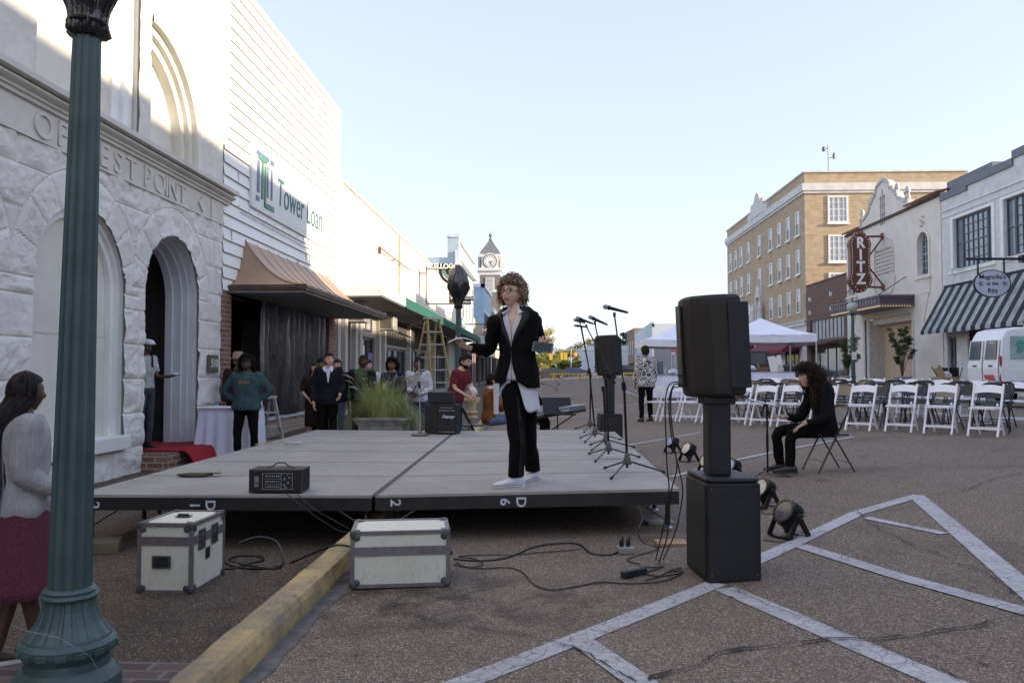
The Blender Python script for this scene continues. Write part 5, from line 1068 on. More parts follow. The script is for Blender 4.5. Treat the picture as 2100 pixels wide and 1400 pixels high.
def topbox(loc, rot, label, Hc, zc0, H=.64, tilt=R(-2)):
    s = thing('loudspeaker', label, 'loudspeaker', loc, rot, 'black loudspeakers on columns')
    c = MB().box(-.072, .072, -.075, .075, 0, Hc).build('column', M_cab, s, bev=.012); MB().box(-.055, .055, -.079, -.075, .03, Hc - .06).build('column_inset', M_gri, c); MB().box(-.10, .10, -.09, .09, Hc - .05, Hc).build('collar', M_cab, c, bev=.008)
    Mt = (Matrix.Translation((0, 0, Hc)) @ Matrix.Rotation(tilt, 4, 'Y'))
    pl = [(-.20, .02), (-.17, -.06), (-.045, -.15), (.06, -.17), (.175, -.13), (.19, .14), (-.20, .16)]
    mb = MB(); n = len(pl); ch = [(.90, 0), (.985, .022), (1, .05), (.99, H - .06), (.97, H - .02), (.88, H)]
    for k, z in ch: mb.v += [(a * .91 * k - .012 * z / H, b * k, z + (.035 * (1 - (a + .2) / .4) * -1 * (z / H) if False else 0)) for a, b in pl]
    mb.f += [(i * n + j, i * n + (j + 1) % n, (i + 1) * n + (j + 1) % n, (i + 1) * n + j) for i in range(len(ch) - 1) for j in range(n)] + [tuple(range(n - 1, -1, -1)), tuple(range((len(ch) - 1) * n, len(ch) * n))]; mb.mi = [0] * len(mb.f)
    b = mb.xf(Mt).build('cabinet', M_cab2, s, bev=.008)
    g = MB().box(-.045, .105, -.004, .004, .05, H - .05); g.xf(Mt @ Matrix.Translation((.118, -.155, 0)) @ Matrix.Rotation(R(19), 4, 'Z') @ Matrix.Translation((-.03, 0, 0))); g.build('grille', M_gri, b, bev=.003)
    g = MB().box(-.208, -.199, .03, .15, .06, H - .05).xf(Mt); g.build('front_grille', M_gri, b)
    m = MB()
    for z in (.08, .14): m.tube([(-.235, .03, z), (-.20, .03, z)], .012, 6)
    m.xf(Mt).build('cable_plug', M_hand, b); return s
def zcol(px, py, Y): return onY(px, py, Y).z
a = ong(1461, 1198); sw1 = subw((a.x, a.y, RD(a.x, a.y) + .003), R(6), 'large black subwoofer standing on the near painted parking line'); sw1.location.x -= .03
M6 = Matrix.Rotation(R(6), 4, 'Z'); q = Vector(sw1.location) + M6 @ Vector((.15, .20, .635)); zc = zcol(1460, 812, q.y); topbox((onY(1470, 900, q.y).x, q.y, q.z + .001), R(3), 'near black loudspeaker towering on its column at the front of the stage', zc - q.z, 0)
sw1['label'] = 'near black subwoofer standing on a painted parking line at the stage front'
a = atg(1232, 12.9, RD); sw2 = subw((a.x, a.y, RD(a.x, a.y) + .003), R(4), 'far black subwoofer behind the row of microphone stands'); q = Vector(sw2.location) + Vector((.16, .2, .635)); zc = zcol(1250, 770, q.y); topbox((onY(1250, 800, q.y).x, q.y, q.z + .001), R(3), 'far black loudspeaker seen between the microphone stands', zc - q.z, 0)
# ================================================================= MICROPHONE STANDS
M_std = P('stand_black', (.012, .012, .013), .35, 5, .2, metal=.3); M_cast = P('cast_grey', (.085, .08, .075), .5, 12, .3); M_ball = P('mic_grille', (.33, .34, .36), .4, 90, .3, 300, .6, metal=.5); M_chr = P('chrome', (.5, .5, .5), .25, 4, .1, metal=.9)
def mic(head, tail, Y, label, r=.024):
    a, b = onY(*head, Y), onY(*tail, Y); o = thing('microphone', label, 'microphone', a, 0, 'microphones on stands'); d = (b - a); n = d.normalized(); rt = n.to_track_quat('Z', 'Y').to_matrix()
    MB().ell(n * r * .8, (r, r, r * 1.15), 14, 10, rot=rt).build('grille_ball', M_ball, o, smooth=True)
    MB().tube([n * r * 1.7, n * (r * 1.7 + .012), n * (r * 2.2 + .012), n * d.length * .8, d], [r * .95, r * .95, r * .72, r * .52, r * .46], 12).build('body', M_std, o, smooth=False)
    return o
def stand(base, clutch, top, label, mh, mt_, mlab, boom=None, tripod=True, feet=None, r=.0095):
    b = onS(*base); Y = b.y; s = thing('microphone_stand', label, 'microphone stand', b, 0, 'microphone stands on the stage'); c = onY(*clutch, Y) - b; tp = onY(*top, Y) - b
    if tripod:
        fl = [onS(*f) - b for f in feet]; hz = .13
        MB().lathe([(.012, .19), (.022, .18), (.026, .15), (.042, .10), (.045, .085), (.03, .08)], 14).build('hub', M_cast, s, smooth=True)
        for f in fl:
            f.z = .012; lg = MB().tube([(f.x * .12, f.y * .12, .105), (f.x * .97, f.y * .97, .018)], .0085, 7).build('leg', M_std, s); MB().tube([(f.x * .93, f.y * .93, .022), (f.x * 1.02, f.y * 1.02, .014)], .0135, 8).build('rubber_foot', M_std, lg)
        MB().tube([(0, 0, .05), (0, 0, .14), c], r * 1.25, 8).build('tube', M_std, s)
    else:
        MB().lathe([(.0, .0), (.138, .0), (.142, .012), (.13, .028), (.04, .045), (.02, .07)], 32).build('round_base', P('cast_brown', (.10, .085, .075), .5, 20, .3), s, smooth=False); MB().tube([(0, 0, .05), c], r, 10).build('tube', M_chr, s); MB().tube([c * .62, c * .70], r * 1.9, 10).build('clutch', M_std, s)
    MB().tube([c - Vector((0, 0, .03)), c + (tp - c).normalized() * .05], r * 2.2, 8).ell(c, (.022, .02, .024), 10, 8).build('clutch', M_std, s)
    if boom: q = onY(*boom, Y) - b; MB().tube([q, tp], r * .8, 7).tube([q, q + (tp - q).normalized() * .05], r * 1.5, 7).build('boom', M_std, s)
    else: MB().tube([c, tp], r * .8, 7).build('rod', M_std if tripod else M_chr, s)
    MB().cb(tp, (.024, .03, .04)).build('clip', M_std, s)
    mic(mh, mt_, Y, mlab); return s
stand((1286, 970), (1280, 794), (1260, 645), 'microphone stand nearest the front edge of the stage', (1238, 628), (1288, 641), 'highest microphone, on the stand nearest the stage front', feet=[(1240, 963), (1254, 984), (1363, 969)])
stand((1248, 940), (1244, 787), (1220, 662), 'second microphone stand back from the stage front', (1208, 649), (1246, 666), 'silver-headed microphone on the second stand, right of the close pair', feet=[(1208, 933), (1221, 949), (1312, 938)])
stand((1242, 920), (1238, 800), (1202, 668), 'middle microphone stand with the long slanting boom', (1182, 651), (1217, 664), 'microphone on the long slanting boom, upper of the close pair', boom=(1262, 787), feet=[(1211, 914), (1213.6, 926), (1301, 918)])
stand((1220, 903.5), (1209, 763), (1189, 660), 'fourth microphone stand back, its knob level with the parked cars', (1177, 655), (1200, 662), 'microphone tucked behind the boom microphone', feet=[(1190, 900), (1199.5, 909), (1274, 902)])
stand((1210, 883.5), (1211, 770), (1193, 672), 'rearmost microphone stand at the back edge of the stage', (1178, 667), (1206, 671), 'lowest and slimmest microphone of the right-hand row', feet=[(1180, 881), (1198, 888), (1255, 881)])
stand((862, 893), (859, 736), (828, 694), 'chrome round-based microphone stand on the left by the amplifiers', (813, 680), (843, 692), 'microphone on the round-based stand in front of the grass planter', boom=(866, 738), tripod=False)
# ================================================================= AMPLIFIERS AND MIXER
def boxon(name, label, cat, loc, rot, grp=None): return thing(name, label, cat, loc, rot, grp)
b = onS(873, 888); Mr = R(-22); am = boxon('guitar_amplifier', 'black combo amplifier with silver trim at the back of the stage', 'amplifier', onS(897, 890.5), R(-9)); S_ = 122.
MB().box(0, .31, 0, .27, .012, .475).build('cabinet', M_cab, am, bev=.01); MB().box(.02, .29, -.006, 0, .05, .36).build('grille_cloth', M_gri, am); MB().box(.02, .29, -.004, 0, .39, .45).build('control_panel', P('panel_black', (.02, .02, .022), .3), am)
m = MB().box(.02, .29, -.009, -.001, .372, .383).box(.02, .29, -.009, -.001, .035, .045).build('trim', M_chr, am); m = MB(); 
for k in range(8): m.lathe([(.009, 0), (.009, .01)], 8, (0, 0, 0)); 
m = MB()
for k in range(8): m.ell((.05 + k * .028, -.010, .42), (.008, .008, .008), 8, 6)
m.build('knobs', P('knob_grey', (.3, .3, .3), .4), am); text('logo', 'Peavey', .07, M_sw, am, (.17, -.008, .28), (R(90), 0, R(0)), .002, .002, 1, .5)
MB().box(.01, .30, .02, .05, .0, .012).box(.01, .30, .22, .25, 0, .012).build('feet', M_hand, am)
am2 = boxon('small_amplifier', 'small black speaker box sitting on the silver-trimmed amplifier', 'amplifier', Vector(am.location) + Vector((-.20, .16, .478)), R(-4)); am2.location.x = am.location.x - .17; am2.location.y = am.location.y + .10
am.location.x -= 0; MB().box(-.0, .41, .0, .2, .004, .185).build('cabinet', M_cab2, am2, bev=.012); MB().lathe([(.028, 0), (.032, .004), (.022, .006)], 14).xf(Matrix.Translation((.36, -.001, .095)) @ Matrix.Rotation(R(90), 4, 'X')).build('side_knob', M_hand, am2); MB().box(.02, .32, -.003, 0, .02, .165).build('grille', M_gri, am2)
# widen the lower amplifier cabinet towards the left so that its side shows
MB().box(-.21, -.001, .02, .27, .012, .475).build('side_panel', M_cab2, am, bev=.006)
mx = boxon('powered_mixer', 'black powered mixer with knob panel and carry handle on the front of the stage', 'mixer', onS(510, 1012), R(2))
MB().box(0, .43, 0, .26, .008, .195).build('case', M_cab2, mx, bev=.012); MB().box(.0, .015, -.004, .262, .006, .198).box(.415, .43, -.004, .262, .006, .198).build('corner_trim', M_hand, mx, bev=.006)
MB().box(.11, .355, -.005, 0, .035, .165).build('control_panel', P('panel_black', (0, 0, 0)), mx); m = MB()
for (x0, x1, z0, z1) in ((.11, .355, .035, .037), (.11, .355, .163, .165), (.11, .112, .035, .165), (.353, .355, .035, .165), (.262, .264, .035, .165), (.13, .262, .078, .0795), (.13, .262, .12, .1215)): m.box(x0, x1, -.006, -.004, z0, z1)
m.build('panel_lines', M_sw, mx); m = MB(); random.seed(3)
for r_ in range(3):
    for k in range(7): m.ell((.142 + k * .017, -.009, .058 + r_ * .042), (.0055, .005, .0055), 6, 5, m=random.choice((0, 0, 1)))
for x, z in ((.29, .12), (.29, .07), (.32, .09), (.33, .13), (.30, .05)): m.ell((x, -.008, z), (.008, .005, .008), 8, 6)
m.build('knobs', [P('knob_grey', (.3, .3, .3)), P('knob_cream', (.55, .5, .35), .4)], mx); MB().box(.045, .08, -.004, 0, .09, .14).box(.045, .08, -.004, 0, .055, .08).build('badge', P('badge_grey', (.2, .2, .21), .4), mx)
MB().tube([(.12, .1, .2), (.17, .1, .215), (.20, .1, .238), (.26, .1, .238), (.29, .1, .215), (.34, .1, .2)], .009, 6, sq=.6).build('handle', M_hand, mx)
MB().ell((.315, -.008, .148), (.0035, .003, .0035), 6, 5).build('power_light', P('blue_led', (.2, .3, .9), .3), mx)
pch = MB(); pch.ell((0, 0, .018), (.17, .055, .022), 24, 10, fn=lambda d: 1 + .12 * mn.noise(d * 2)); pch.box(.10, .235, -.03, .05, .03, .034)
tag(pch.build('cloth_pouch', P('olive_felt', (.075, .06, .035), .9, 9, .3), None, onS(400, 977), R(6), smooth=True), 'flat olive-brown cloth pouch lying on the left of the stage', 'pouch')
ps = tag(MB().box(-.11, .11, -.03, .03, .002, .04).ell((-.05, 0, .042), (.02, .02, .01), 8, 6).build('power_strip', P('ivory_plastic', (.5, .5, .44), .5), None, onS(603, 911), R(-8), bev=.006), 'ivory power strip on the rear left of the stage', 'power strip')
def cable(name, label, pts, r, mat, grp=None, loc=True):
    pts = [Vector(p) for p in pts]; out = []
    for i in range(len(pts) - 1):
        p0, p1, p2, p3 = pts[max(0, i - 1)], pts[i], pts[i + 1], pts[min(len(pts) - 1, i + 2)]
        for k in range(5): t_ = k / 5; out.append(.5 * ((2 * p1) + (p2 - p0) * t_ + (2 * p0 - 5 * p1 + 4 * p2 - p3) * t_ ** 2 + (3 * p1 - p0 - 3 * p2 + p3) * t_ ** 3))
    out.append(pts[-1]); return tag(MB().tube(out, r, 6).build(name, mat, None, smooth=True), label, 'cable', grp)
M_cbl = P('cable_black', (.010, .010, .011), .5, 30, .2); M_yc = P('cable_yellow', (.55, .42, .03), .5); M_wc = P('cable_white', (.55, .55, .5), .5)
U = Vector((0, 0, .008)); st_ = lambda px, py: onS(px, py) + U; g_ = lambda px, py: ong(px, py) + U
cable('extension_cord', 'yellow extension cord lying at the rear left stage edge', [st_(524, 912), st_(540, 909), st_(560, 911), st_(574, 909)], .006, M_yc); cable('extension_cord', 'short white cord looped beside the ivory power strip', [st_(575, 912), st_(556, 915), st_(553, 919), st_(575, 920), st_(593, 917), st_(590, 911), st_(583, 909)], .006, M_wc)
cg = 'black audio cables'
Yc = mx.location.y
cable('audio_cable', 'thin black cable dropping from the mixer panel to the wide low case', [onY(585, 1002, Yc - .01), onY(588, 1012, Yc - .06), onY(610, 1030, Yc - .3), onY(650, 1060, Yc - .35), onY(690, 1085, Yc - .4), onY(712, 1092, Yc - .4)], .0035, M_cbl, cg)
cable('audio_cable', 'second thin black cable from the mixer, hanging to the right of the first', [onY(602, 998, Yc - .01), onY(605, 1008, Yc - .06), onY(640, 1040, Yc - .3), onY(680, 1064, Yc - .35), onY(716, 1083, Yc - .4)], .0035, M_cbl, cg)
def kz(p): return Vector((p.x, p.y, .15)) if KX - .18 < p.x < KX + .03 else p
cable('audio_cable', 'thick black cable running from the upright case over the yellow kerb', [kz(g_(x, y)) for x, y in ((450, 1140), (470, 1160), (520, 1168), (560, 1166), (600, 1155))] + [Vector((KX - .2, 5.72, .12)), Vector((KX - .08, 5.7, .15)), Vector((KX + .06, 5.62, .13)), Vector((KX + .22, 5.45, .012)), Vector((-1.0, 5.35, .012))], .0085, M_cbl, cg)
cable('audio_cable', 'black cable coil bunched beside the upright case', [g_(452, 1168), g_(480, 1168), g_(510, 1158), g_(540, 1150), g_(530, 1143), g_(490, 1142), g_(470, 1150), g_(500, 1160), Vector((-1.75, 5.45, .05)), Vector((-1.82, 5.6, .18)), Vector((-1.95, 5.6, .22)), Vector((-2.05, 5.5, .2))], .008, M_cbl, cg)
cable('audio_cable', 'long black cable wandering from the wide case to the grey plug box', [g_(930, 1148), g_(985, 1152), g_(1040, 1145), g_(1100, 1122), g_(1160, 1116), g_(1190, 1120), g_(1212, 1136), g_(1250, 1140), g_(1275, 1131)], .006, M_cbl, cg)
cable('audio_cable', 'low black cable looping across the asphalt towards the power bar', [g_(930, 1160), g_(980, 1168), g_(1040, 1167), g_(1070, 1175), g_(1095, 1200), g_(1130, 1212), g_(1180, 1206), g_(1230, 1196), g_(1290, 1199), g_(1350, 1195), g_(1385, 1185), g_(1400, 1172), g_(1370, 1176)], .0045, M_cbl, cg)
cable('audio_cable', 'thin black cable tangled near the wide case corner', [g_(935, 1155), g_(960, 1165), g_(990, 1160), g_(975, 1148), g_(940, 1143), g_(1000, 1140), g_(1060, 1140), g_(1110, 1134), g_(1150, 1132), g_(1190, 1128)], .004, M_cbl, cg)
cable('audio_cable', 'black cable hanging from the stage right corner to the power bar', [onY(1310, 1040, 6.4), onY(1318, 1062, 6.3), onY(1308, 1090, 6.1), g_(1320, 1115), g_(1350, 1127), g_(1310, 1140), g_(1285, 1150), g_(1312, 1158)], .0045, M_cbl, cg)
cable('audio_cable', 'knot of thin black cables beside the power bar', [g_(1312, 1164), g_(1340, 1166), g_(1362, 1163), g_(1338, 1172), g_(1320, 1178), g_(1350, 1184), g_(1390, 1178), g_(1398, 1168), g_(1375, 1172), g_(1350, 1186), g_(1325, 1192)], .0045, M_cbl, cg)
for k, (pts, lb) in enumerate((([(1392, 782), (1372, 790), (1364, 830), (1366, 900), (1368, 960), (1372, 1000), (1366, 1050), (1356, 1100), (1345, 1150)], 'leftmost black cable hanging down from the near loudspeaker'), ([(1392, 793), (1378, 800), (1376, 850), (1384, 920), (1388, 960), (1378, 1000), (1372, 1040), (1368, 1100), (1350, 1160)], 'middle black cable hanging down from the near loudspeaker'), ([(1396, 786), (1380, 792), (1372, 830), (1378, 900), (1392, 960), (1400, 1000), (1398, 1030), (1385, 1090), (1360, 1150)], 'rightmost black cable hanging down from the near loudspeaker'))):
    n_ = len(pts); cable('audio_cable', lb, [onY(x, y, 5.02 + .35 * i / n_) if i < n_ - 1 else g_(x, y) for i, (x, y) in enumerate(pts)], .0042, M_cbl, cg)
pb = thing('power_bar', 'black power bar lying on the asphalt under the stage corner', 'power bar', ong(1300, 1182), R(38)); MB().box(-.10, .10, -.022, .022, .002, .045).build('housing', M_hand, pb, bev=.006); MB().box(-.08, .08, -.012, .012, .045, .047).build('socket_strip', M_std, pb)
pb = thing('plug_box', 'grey outlet box with two black plugs under the stage', 'outlet box', ong(1283, 1134), R(12)); MB().box(-.06, .06, -.05, .05, .002, .05).build('box', P('grey_box', (.28, .27, .24), .5), pb, bev=.008)
for x in (-.03, .02): MB().tube([(x, 0, .05), (x, 0, .085), (x + .01, .0, .12)], [.018, .016, .005], 8).build('plug', M_std, pb)
# ================================================================= LED PAR LIGHTS
M_lens = P('lens_pale_blue', (.35, .42, .62), .15, 30, .3); M_lens2 = P('lens_cream', (.6, .58, .48), .2, 30, .2)
def par(px, py, label, az, el, lens, k=1.0):
    p = ong(px, py, RD); s = thing('stage_light', label, 'stage light', p, az, 'round black stage lights on the asphalt'); s.scale = (k * .86,) * 3
    Mh = Matrix.Translation((0, 0, .20)) @ Matrix.Rotation(el, 4, 'X')     # head axis = local -y when el=0
    def ax(m): return m.xf(Mh @ Matrix.Rotation(R(90), 4, 'X'))
    b = ax(MB().lathe([(.085, -.09), (.10, -.06), (.104, .0), (.112, .03), (.112, .055), (.10, .06)], 26)).build('housing', M_std, s)
    m = MB()
    for i in range(22):
        a = 2 * math.pi * i / 22; m.cb((.108 * math.cos(a), .108 * math.sin(a), -.03), (.028, .006, .10), Matrix.Rotation(a, 3, 'Z'))
    ax(m).build('fins', P('fin_grey', (.035, .037, .042), .45), b); ax(MB().lathe([(.0, .056), (.092, .0585), (.094, .062), (.0, .066)], 26)).build('lens', lens, b)
    ax(MB().lathe([(.094, .055), (.094, .068), (.112, .066), (.113, .05)], 26)).build('bezel', M_std, b)
    for sd_, nm in ((.0, 'yoke'), (1, 'yoke')):
        m = MB()
        for q in (-1, 1): m.bar((q * .125, 0, .20), (q * .125, (.12 if sd_ else -.10), .012), .05, .012, (1, 0, 0))
        m.bar((-.125, (.12 if sd_ else -.10), .012), (.125, (.12 if sd_ else -.10), .012), .05, .012, (0, 0, 1)); m.build(nm, M_std, s)
    m = MB(); m.lathe([(.02, -.02), (.02, .02)], 10).xf(Matrix.Translation((.14, 0, .2)) @ Matrix.Rotation(R(90), 4, 'Y')); m.lathe([(.02, -.02), (.02, .02)], 10).xf(Matrix.Identity(4)); m.build('knob', M_hand, s)
    return s
for args in ((1379, 928, 'stage light with a glowing blue face behind the rear pair of cables', R(-62), R(-28), M_lens, .92), (1412, 946, 'cream-faced stage light just left of the near loudspeaker column', R(-60), R(-28), M_lens2, .95), (1452, 974, 'stage light mostly hidden by the near loudspeaker column', R(-60), R(-28), M_lens2, .95),
             (1502, 985, 'stage light half hidden behind the near subwoofer top', R(-60), R(-25), M_lens, .9), (1567, 1040, 'stage light peeking out right of the near subwoofer', R(-62), R(-25), M_lens2, .95), (1616, 1100, 'frontmost stage light, on the painted line right of the subwoofer', R(-62), R(-30), P('lens_dark', (.06, .07, .08), .12), 1.0)): par(*args)
cable('audio_cable', 'short black lead with a silver plug by the frontmost stage light', [g_(1565, 1108), g_(1600, 1113), g_(1632, 1105), g_(1648, 1085), g_(1640, 1070)], .004, M_cbl, cg); cable('audio_cable', 'small loose black lead between the two right-hand stage lights', [g_(1590, 1030), g_(1566, 1034), g_(1558, 1046), g_(1572, 1056), g_(1590, 1052)], .004, M_cbl, cg)

rg = random.Random(8); mb = MB()
for k in range(150):
    if k < 90: x, y = KX + abs(rg.gauss(0, .22)) + .02, rg.uniform(3.2, 11)
    else: x, y = rg.uniform(-1, 6), rg.uniform(3.6, 12)
    z = RD(x, y) + .010; a = rg.uniform(0, 6.3); l_ = rg.uniform(.008, .028); e = Vector((math.cos(a), math.sin(a), rg.uniform(0, .4))) * l_; f = Vector((-math.sin(a), math.cos(a), rg.uniform(-.2, .3))) * l_ * .4; c = Vector((x, y, z)); mb.add([c - e, c + f, c + e, c - f], [(0, 1, 2, 3)], k % 3)
tag(mb.build('leaf_litter', [P('dry_leaf', (.20, .13, .06), .8), P('dry_leaf_pale', (.34, .28, .17), .8), P('grit_dark', (.04, .035, .03), .9)]), 'dry leaf crumbs and grit scattered along the kerb and road', 'litter', None, 'stuff')
# ================================================================= PEOPLE
def disp(mb, amp, fr, seed=0):
    me = mb.mesh('t'); ns = [v.normal.copy() for v in me.vertices]; bpy.data.meshes.remove(me)
    mb.v = [tuple(Vector(v) + n * amp * mn.noise(Vector((v[0] * fr + seed, v[1] * fr, v[2] * fr * .6)))) for v, n in zip(mb.v, ns)]; return mb
def skin(c):
    k = 'skin_%02x%02x%02x' % tuple(int(v * 255) for v in c)
    if k not in MC: t = NT(k, .5, 0, .35); t.col(t.ramp(t.noise(14, 4), .3, .7, [v * .9 for v in c], [min(1, v * 1.1) for v in c])); t.b.inputs['Subsurface Weight'].default_value = .08; t.b.inputs['Subsurface Scale'].default_value = .02; MC[k] = t.m
    return MC[k]
def cloth(name, c, ns=14, na=.25, rough=.9, bs=30): return P(name, tuple(v * (.55 if max(c) < .02 else .9) for v in c), rough, ns, na, bs, .55, spec=.12, bd=.014)
def headgeo(mb, c, rot, s=1.0, male=False, nu=52, nv=40, beard=False):
    g = lambda v, m, w: math.exp(-((v - m) / w) ** 2); V = []; F = []
    for i in range(nv + 1):
        ph = math.pi * i / nv
        for j in range(nu):
            t_ = j / nu; th = 2 * math.pi * t_; th = th - .45 * math.sin(th)      # dense at th=0 = front
            x, y, z = math.sin(ph) * math.sin(th), -math.sin(ph) * math.cos(th), math.cos(ph)
            X, Y, Z = x * .077, y * .098, z * .118
            lo = sm((-z - .1) / .9); X *= 1 - .30 * lo; Y *= (1 - .05 * lo) if y < 0 else (1 - .42 * lo)
            if z > 0: Y *= 1 + .02 * z
            if y < 0:
                Y *= .93; f = abs(y)
                Y -= .019 * g(X, 0, .011) * (sm((.02 - Z) / .045) if Z > -.028 else g(Z, -.028, .013)) * f
                Y -= .004 * g(X, 0, .02) * g(Z, -.03, .02)
                Y += .011 * (g(X, .031, .014) + g(X, -.031, .014)) * g(Z, .004, .013)
                Y -= .0045 * (g(X, .03, .02) + g(X, -.03, .02)) * g(Z, .028, .009)
                Y -= .0065 * g(X, 0, .02) * (g(Z, -.058, .0055) + g(Z, -.070, .006)); Y += .003 * g(X, 0, .02) * g(Z, -.0635, .003)
                Y -= .012 * g(X, 0, .02) * g(Z, -.104, .016); Y -= .004 * (g(X, .045, .018) + g(X, -.045, .018)) * g(Z, -.022, .02)
                if male: Y -= .004 * g(Z, -.1, .03); X *= 1 + .05 * lo
            V.append((X, Y, Z))
    mats = []
    for i in range(nv):
        for j in range(nu):
            q = (i * nu + j, (i + 1) * nu + j, (i + 1) * nu + (j + 1) % nu, i * nu + (j + 1) % nu); F.append(q); X, Y, Z = [sum(V[k][a] for k in q) / 4 for a in range(3)]; m = 0
            if Y < -.05:
                if abs(X) < .023 - 1.1 * abs(Z + .064) * 1.0 and abs(Z + .064) < .0105: m = 1
                elif .012 < abs(X) < .048 and abs(Z - .026 - .08 * (abs(X) - .03) * -1) < .0042: m = 2
            if beard and Z < -.045 and Y < .035 and m == 0 and not (abs(X) < .012 and Z > -.05): m = 2 if Z < -.05 - .45 * max(0, Y + .06) * 0 or abs(X) < .03 else 0
            mats.append(m)
    M4 = Matrix.Translation(c) @ rot.to_4x4() @ Matrix.Scale(s, 4); n = len(mb.v)
    mb.v += [tuple(M4 @ Vector(v)) for v in V]; mb.f += [tuple(k + n for k in q) for q in F]; mb.mi += mats
    for sx in (-1, 1):
        e = Vector((sx * .031, -.0760, .004)); mb.ell(M4 @ e, (.0125 * s, .009 * s, .0075 * s), 12, 8, rot=rot, m=3); mb.ell(M4 @ (e + Vector((0, -.0062, 0))), (.0058 * s, .004 * s, .0058 * s), 10, 6, rot=rot, m=4)
        mb.tube([M4 @ (e + Vector((q * .014, -.0065 + abs(q) * .004, .0078 - abs(q) * .004))) for q in (-1, -.5, 0, .5, 1)], .0017 * s, 5, m=2)
        mb.ell(M4 @ Vector((sx * .079, .012, -.008)), (.010 * s, .018 * s, .031 * s), 10, 8, rot=rot @ Matrix.Rotation(-sx * .25, 3, 'Z'), m=0)
def hand(mb, w, d, n, side, curl=.35, s=1.0, m=0, spread=.12, thumb=.8):
    d = Vector(d).normalized(); n = Vector(n); n = (n - d * n.dot(d)).normalized(); a = d.cross(n) * side; w = Vector(w)
    rot = Matrix((a, d, n)).transposed()
    mb.tube([w - d * .02 * s, w + d * .02 * s], [.026 * s, .026 * s], 10, m=m, sq=.8); mb.ell(w + d * .052 * s, (.041 * s, .050 * s, .0165 * s), 14, 10, rot=rot, m=m)
    for k, (o, L_) in enumerate(((.029, .070), (.0095, .079), (-.0105, .074), (-.029, .060))):
        p = w + d * (.088 - .004 * abs(k - 1.4)) * s + a * o * s; dd = (d + a * spread * (o / .03)).normalized(); pts = [p - dd * .02 * s, p]; ax = dd.cross(n); c = curl * (1 + .12 * k)
        for f in (.46, .30, .24): dd = (Matrix.Rotation(c, 3, ax) @ dd).normalized() if ax.length else dd; p = p + dd * L_ * f * s; pts.append(p)
        mb.tube(pts, [.0088 * s, .0092 * s, .0085 * s, .0078 * s, .0060 * s], 7, m=m)
    p = w + d * .028 * s + a * .030 * s; dd = (d * .62 + a * .75 + n * .25).normalized(); q = p + dd * .035 * s; d2 = (d * .85 + a * .35 + n * thumb * .5).normalized(); mb.tube([p - dd * .01, p, q, q + d2 * .022 * s, q + d2 * .038 * s], [.013 * s, .0125 * s, .0105 * s, .0095 * s, .007 * s], 8, m=m)
TR = [(.84, .150, .105), (.92, .168, .120), (1.0, .150, .108), (1.08, .134, .098), (1.18, .146, .106), (1.28, .162, .114), (1.36, .170, .108), (1.41, .150, .090), (1.445, .095, .072), (1.475, .062, .058), (1.50, .055, .056)]
def ringat(z, T=TR):
    if z <= T[0][0]: return T[0][1], T[0][2]
    for (a, b, c), (d, e, f) in zip(T, T[1:]):
        if z <= d: t_ = (z - a) / (d - a); return b + (e - b) * t_, c + (f - c) * t_
    return T[-1][1], T[-1][2]
class Pose:
    def __init__(s, **k):
        s.yaw = k.get('yaw', 0); s.lean = k.get('lean', 0); s.side = k.get('side', 0); s.pz = k.get('pz', .90); s.fat = k.get('fat', 1.0); s.sh = k.get('sh', 1.0)
        s.J = dict(LS=(-.175, 0, 1.40), LE=(-.22, .02, 1.12), LW=(-.23, -.05, .88), RS=(.175, 0, 1.40), RE=(.22, .02, 1.12), RW=(.23, -.05, .88),
                   LH=(-.09, 0, .90), LK=(-.10, -.02, .49), LA=(-.11, .02, .09), RH=(.09, 0, .90), RK=(.10, -.02, .49), RA=(.11, .02, .09))
        dz = s.pz - .90
        for q in ('LS', 'LE', 'LW', 'RS', 'RE', 'RW', 'LH', 'RH'): a = s.J[q]; s.J[q] = (a[0], a[1], a[2] + dz)
        for q in ('LS', 'RS', 'LE', 'RE', 'LW', 'RW'): s.J[q] = tuple(s.up(Vector(s.J[q]) - Vector((0, 0, dz))))
        for q in ('LH', 'RH'): s.J[q] = tuple(Matrix.Rotation(s.yaw, 3, 'Z') @ Vector(s.J[q]))
        for q, v in k.items():
            if q in s.J: s.J[q] = v
        s.hy, s.hp, s.hr = k.get('hy', 0), k.get('hp', 0), k.get('hr', 0); s.hc = k.get('hc') or s.up(Vector((0, -.02, 1.598)))
    def up(s, v):      # upper-body deformation of a rest-pose point
        v = Matrix.Rotation(s.yaw, 3, 'Z') @ Vector((v[0] * 1, v[1], v[2])); k = sm((v.z - .85) / .35); o = Vector((0, 0, .9)); d = v - o
        d = Matrix.Rotation(s.lean * k, 3, 'X') @ d; d = Matrix.Rotation(s.side * k, 3, 'Y') @ d; return o + d + Vector((0, 0, s.pz - .9))
def torso(P_, z0, z1, ease, n=26, dz=.03, T=TR, hem=0, hemd=0):
    rg = []; z = z0; V = []; k = 0; zs = []
    while z < z1 - 1e-6: zs.append(z); z += dz
    zs.append(z1)
    for z in zs:
        a, b = ringat(z, T); fl = hem * max(0, (.98 - z)); fz = P_.fat if .8 < z < 1.38 else 1 + (P_.fat - 1) * .3
        for j in range(n):
            th = 2 * math.pi * j / n; p = Vector(((a * fz + ease + fl) * math.cos(th), (b * fz + ease + fl) * math.sin(th), z)); V.append(P_.up(p))
    k = len(zs); mb = MB(); mb.add(V, [(i * n + j, i * n + (j + 1) % n, (i + 1) * n + (j + 1) % n, (i + 1) * n + j) for i in range(k - 1) for j in range(n)] + [tuple(range(n - 1, -1, -1)), tuple(range((k - 1) * n, k * n))]); return mb
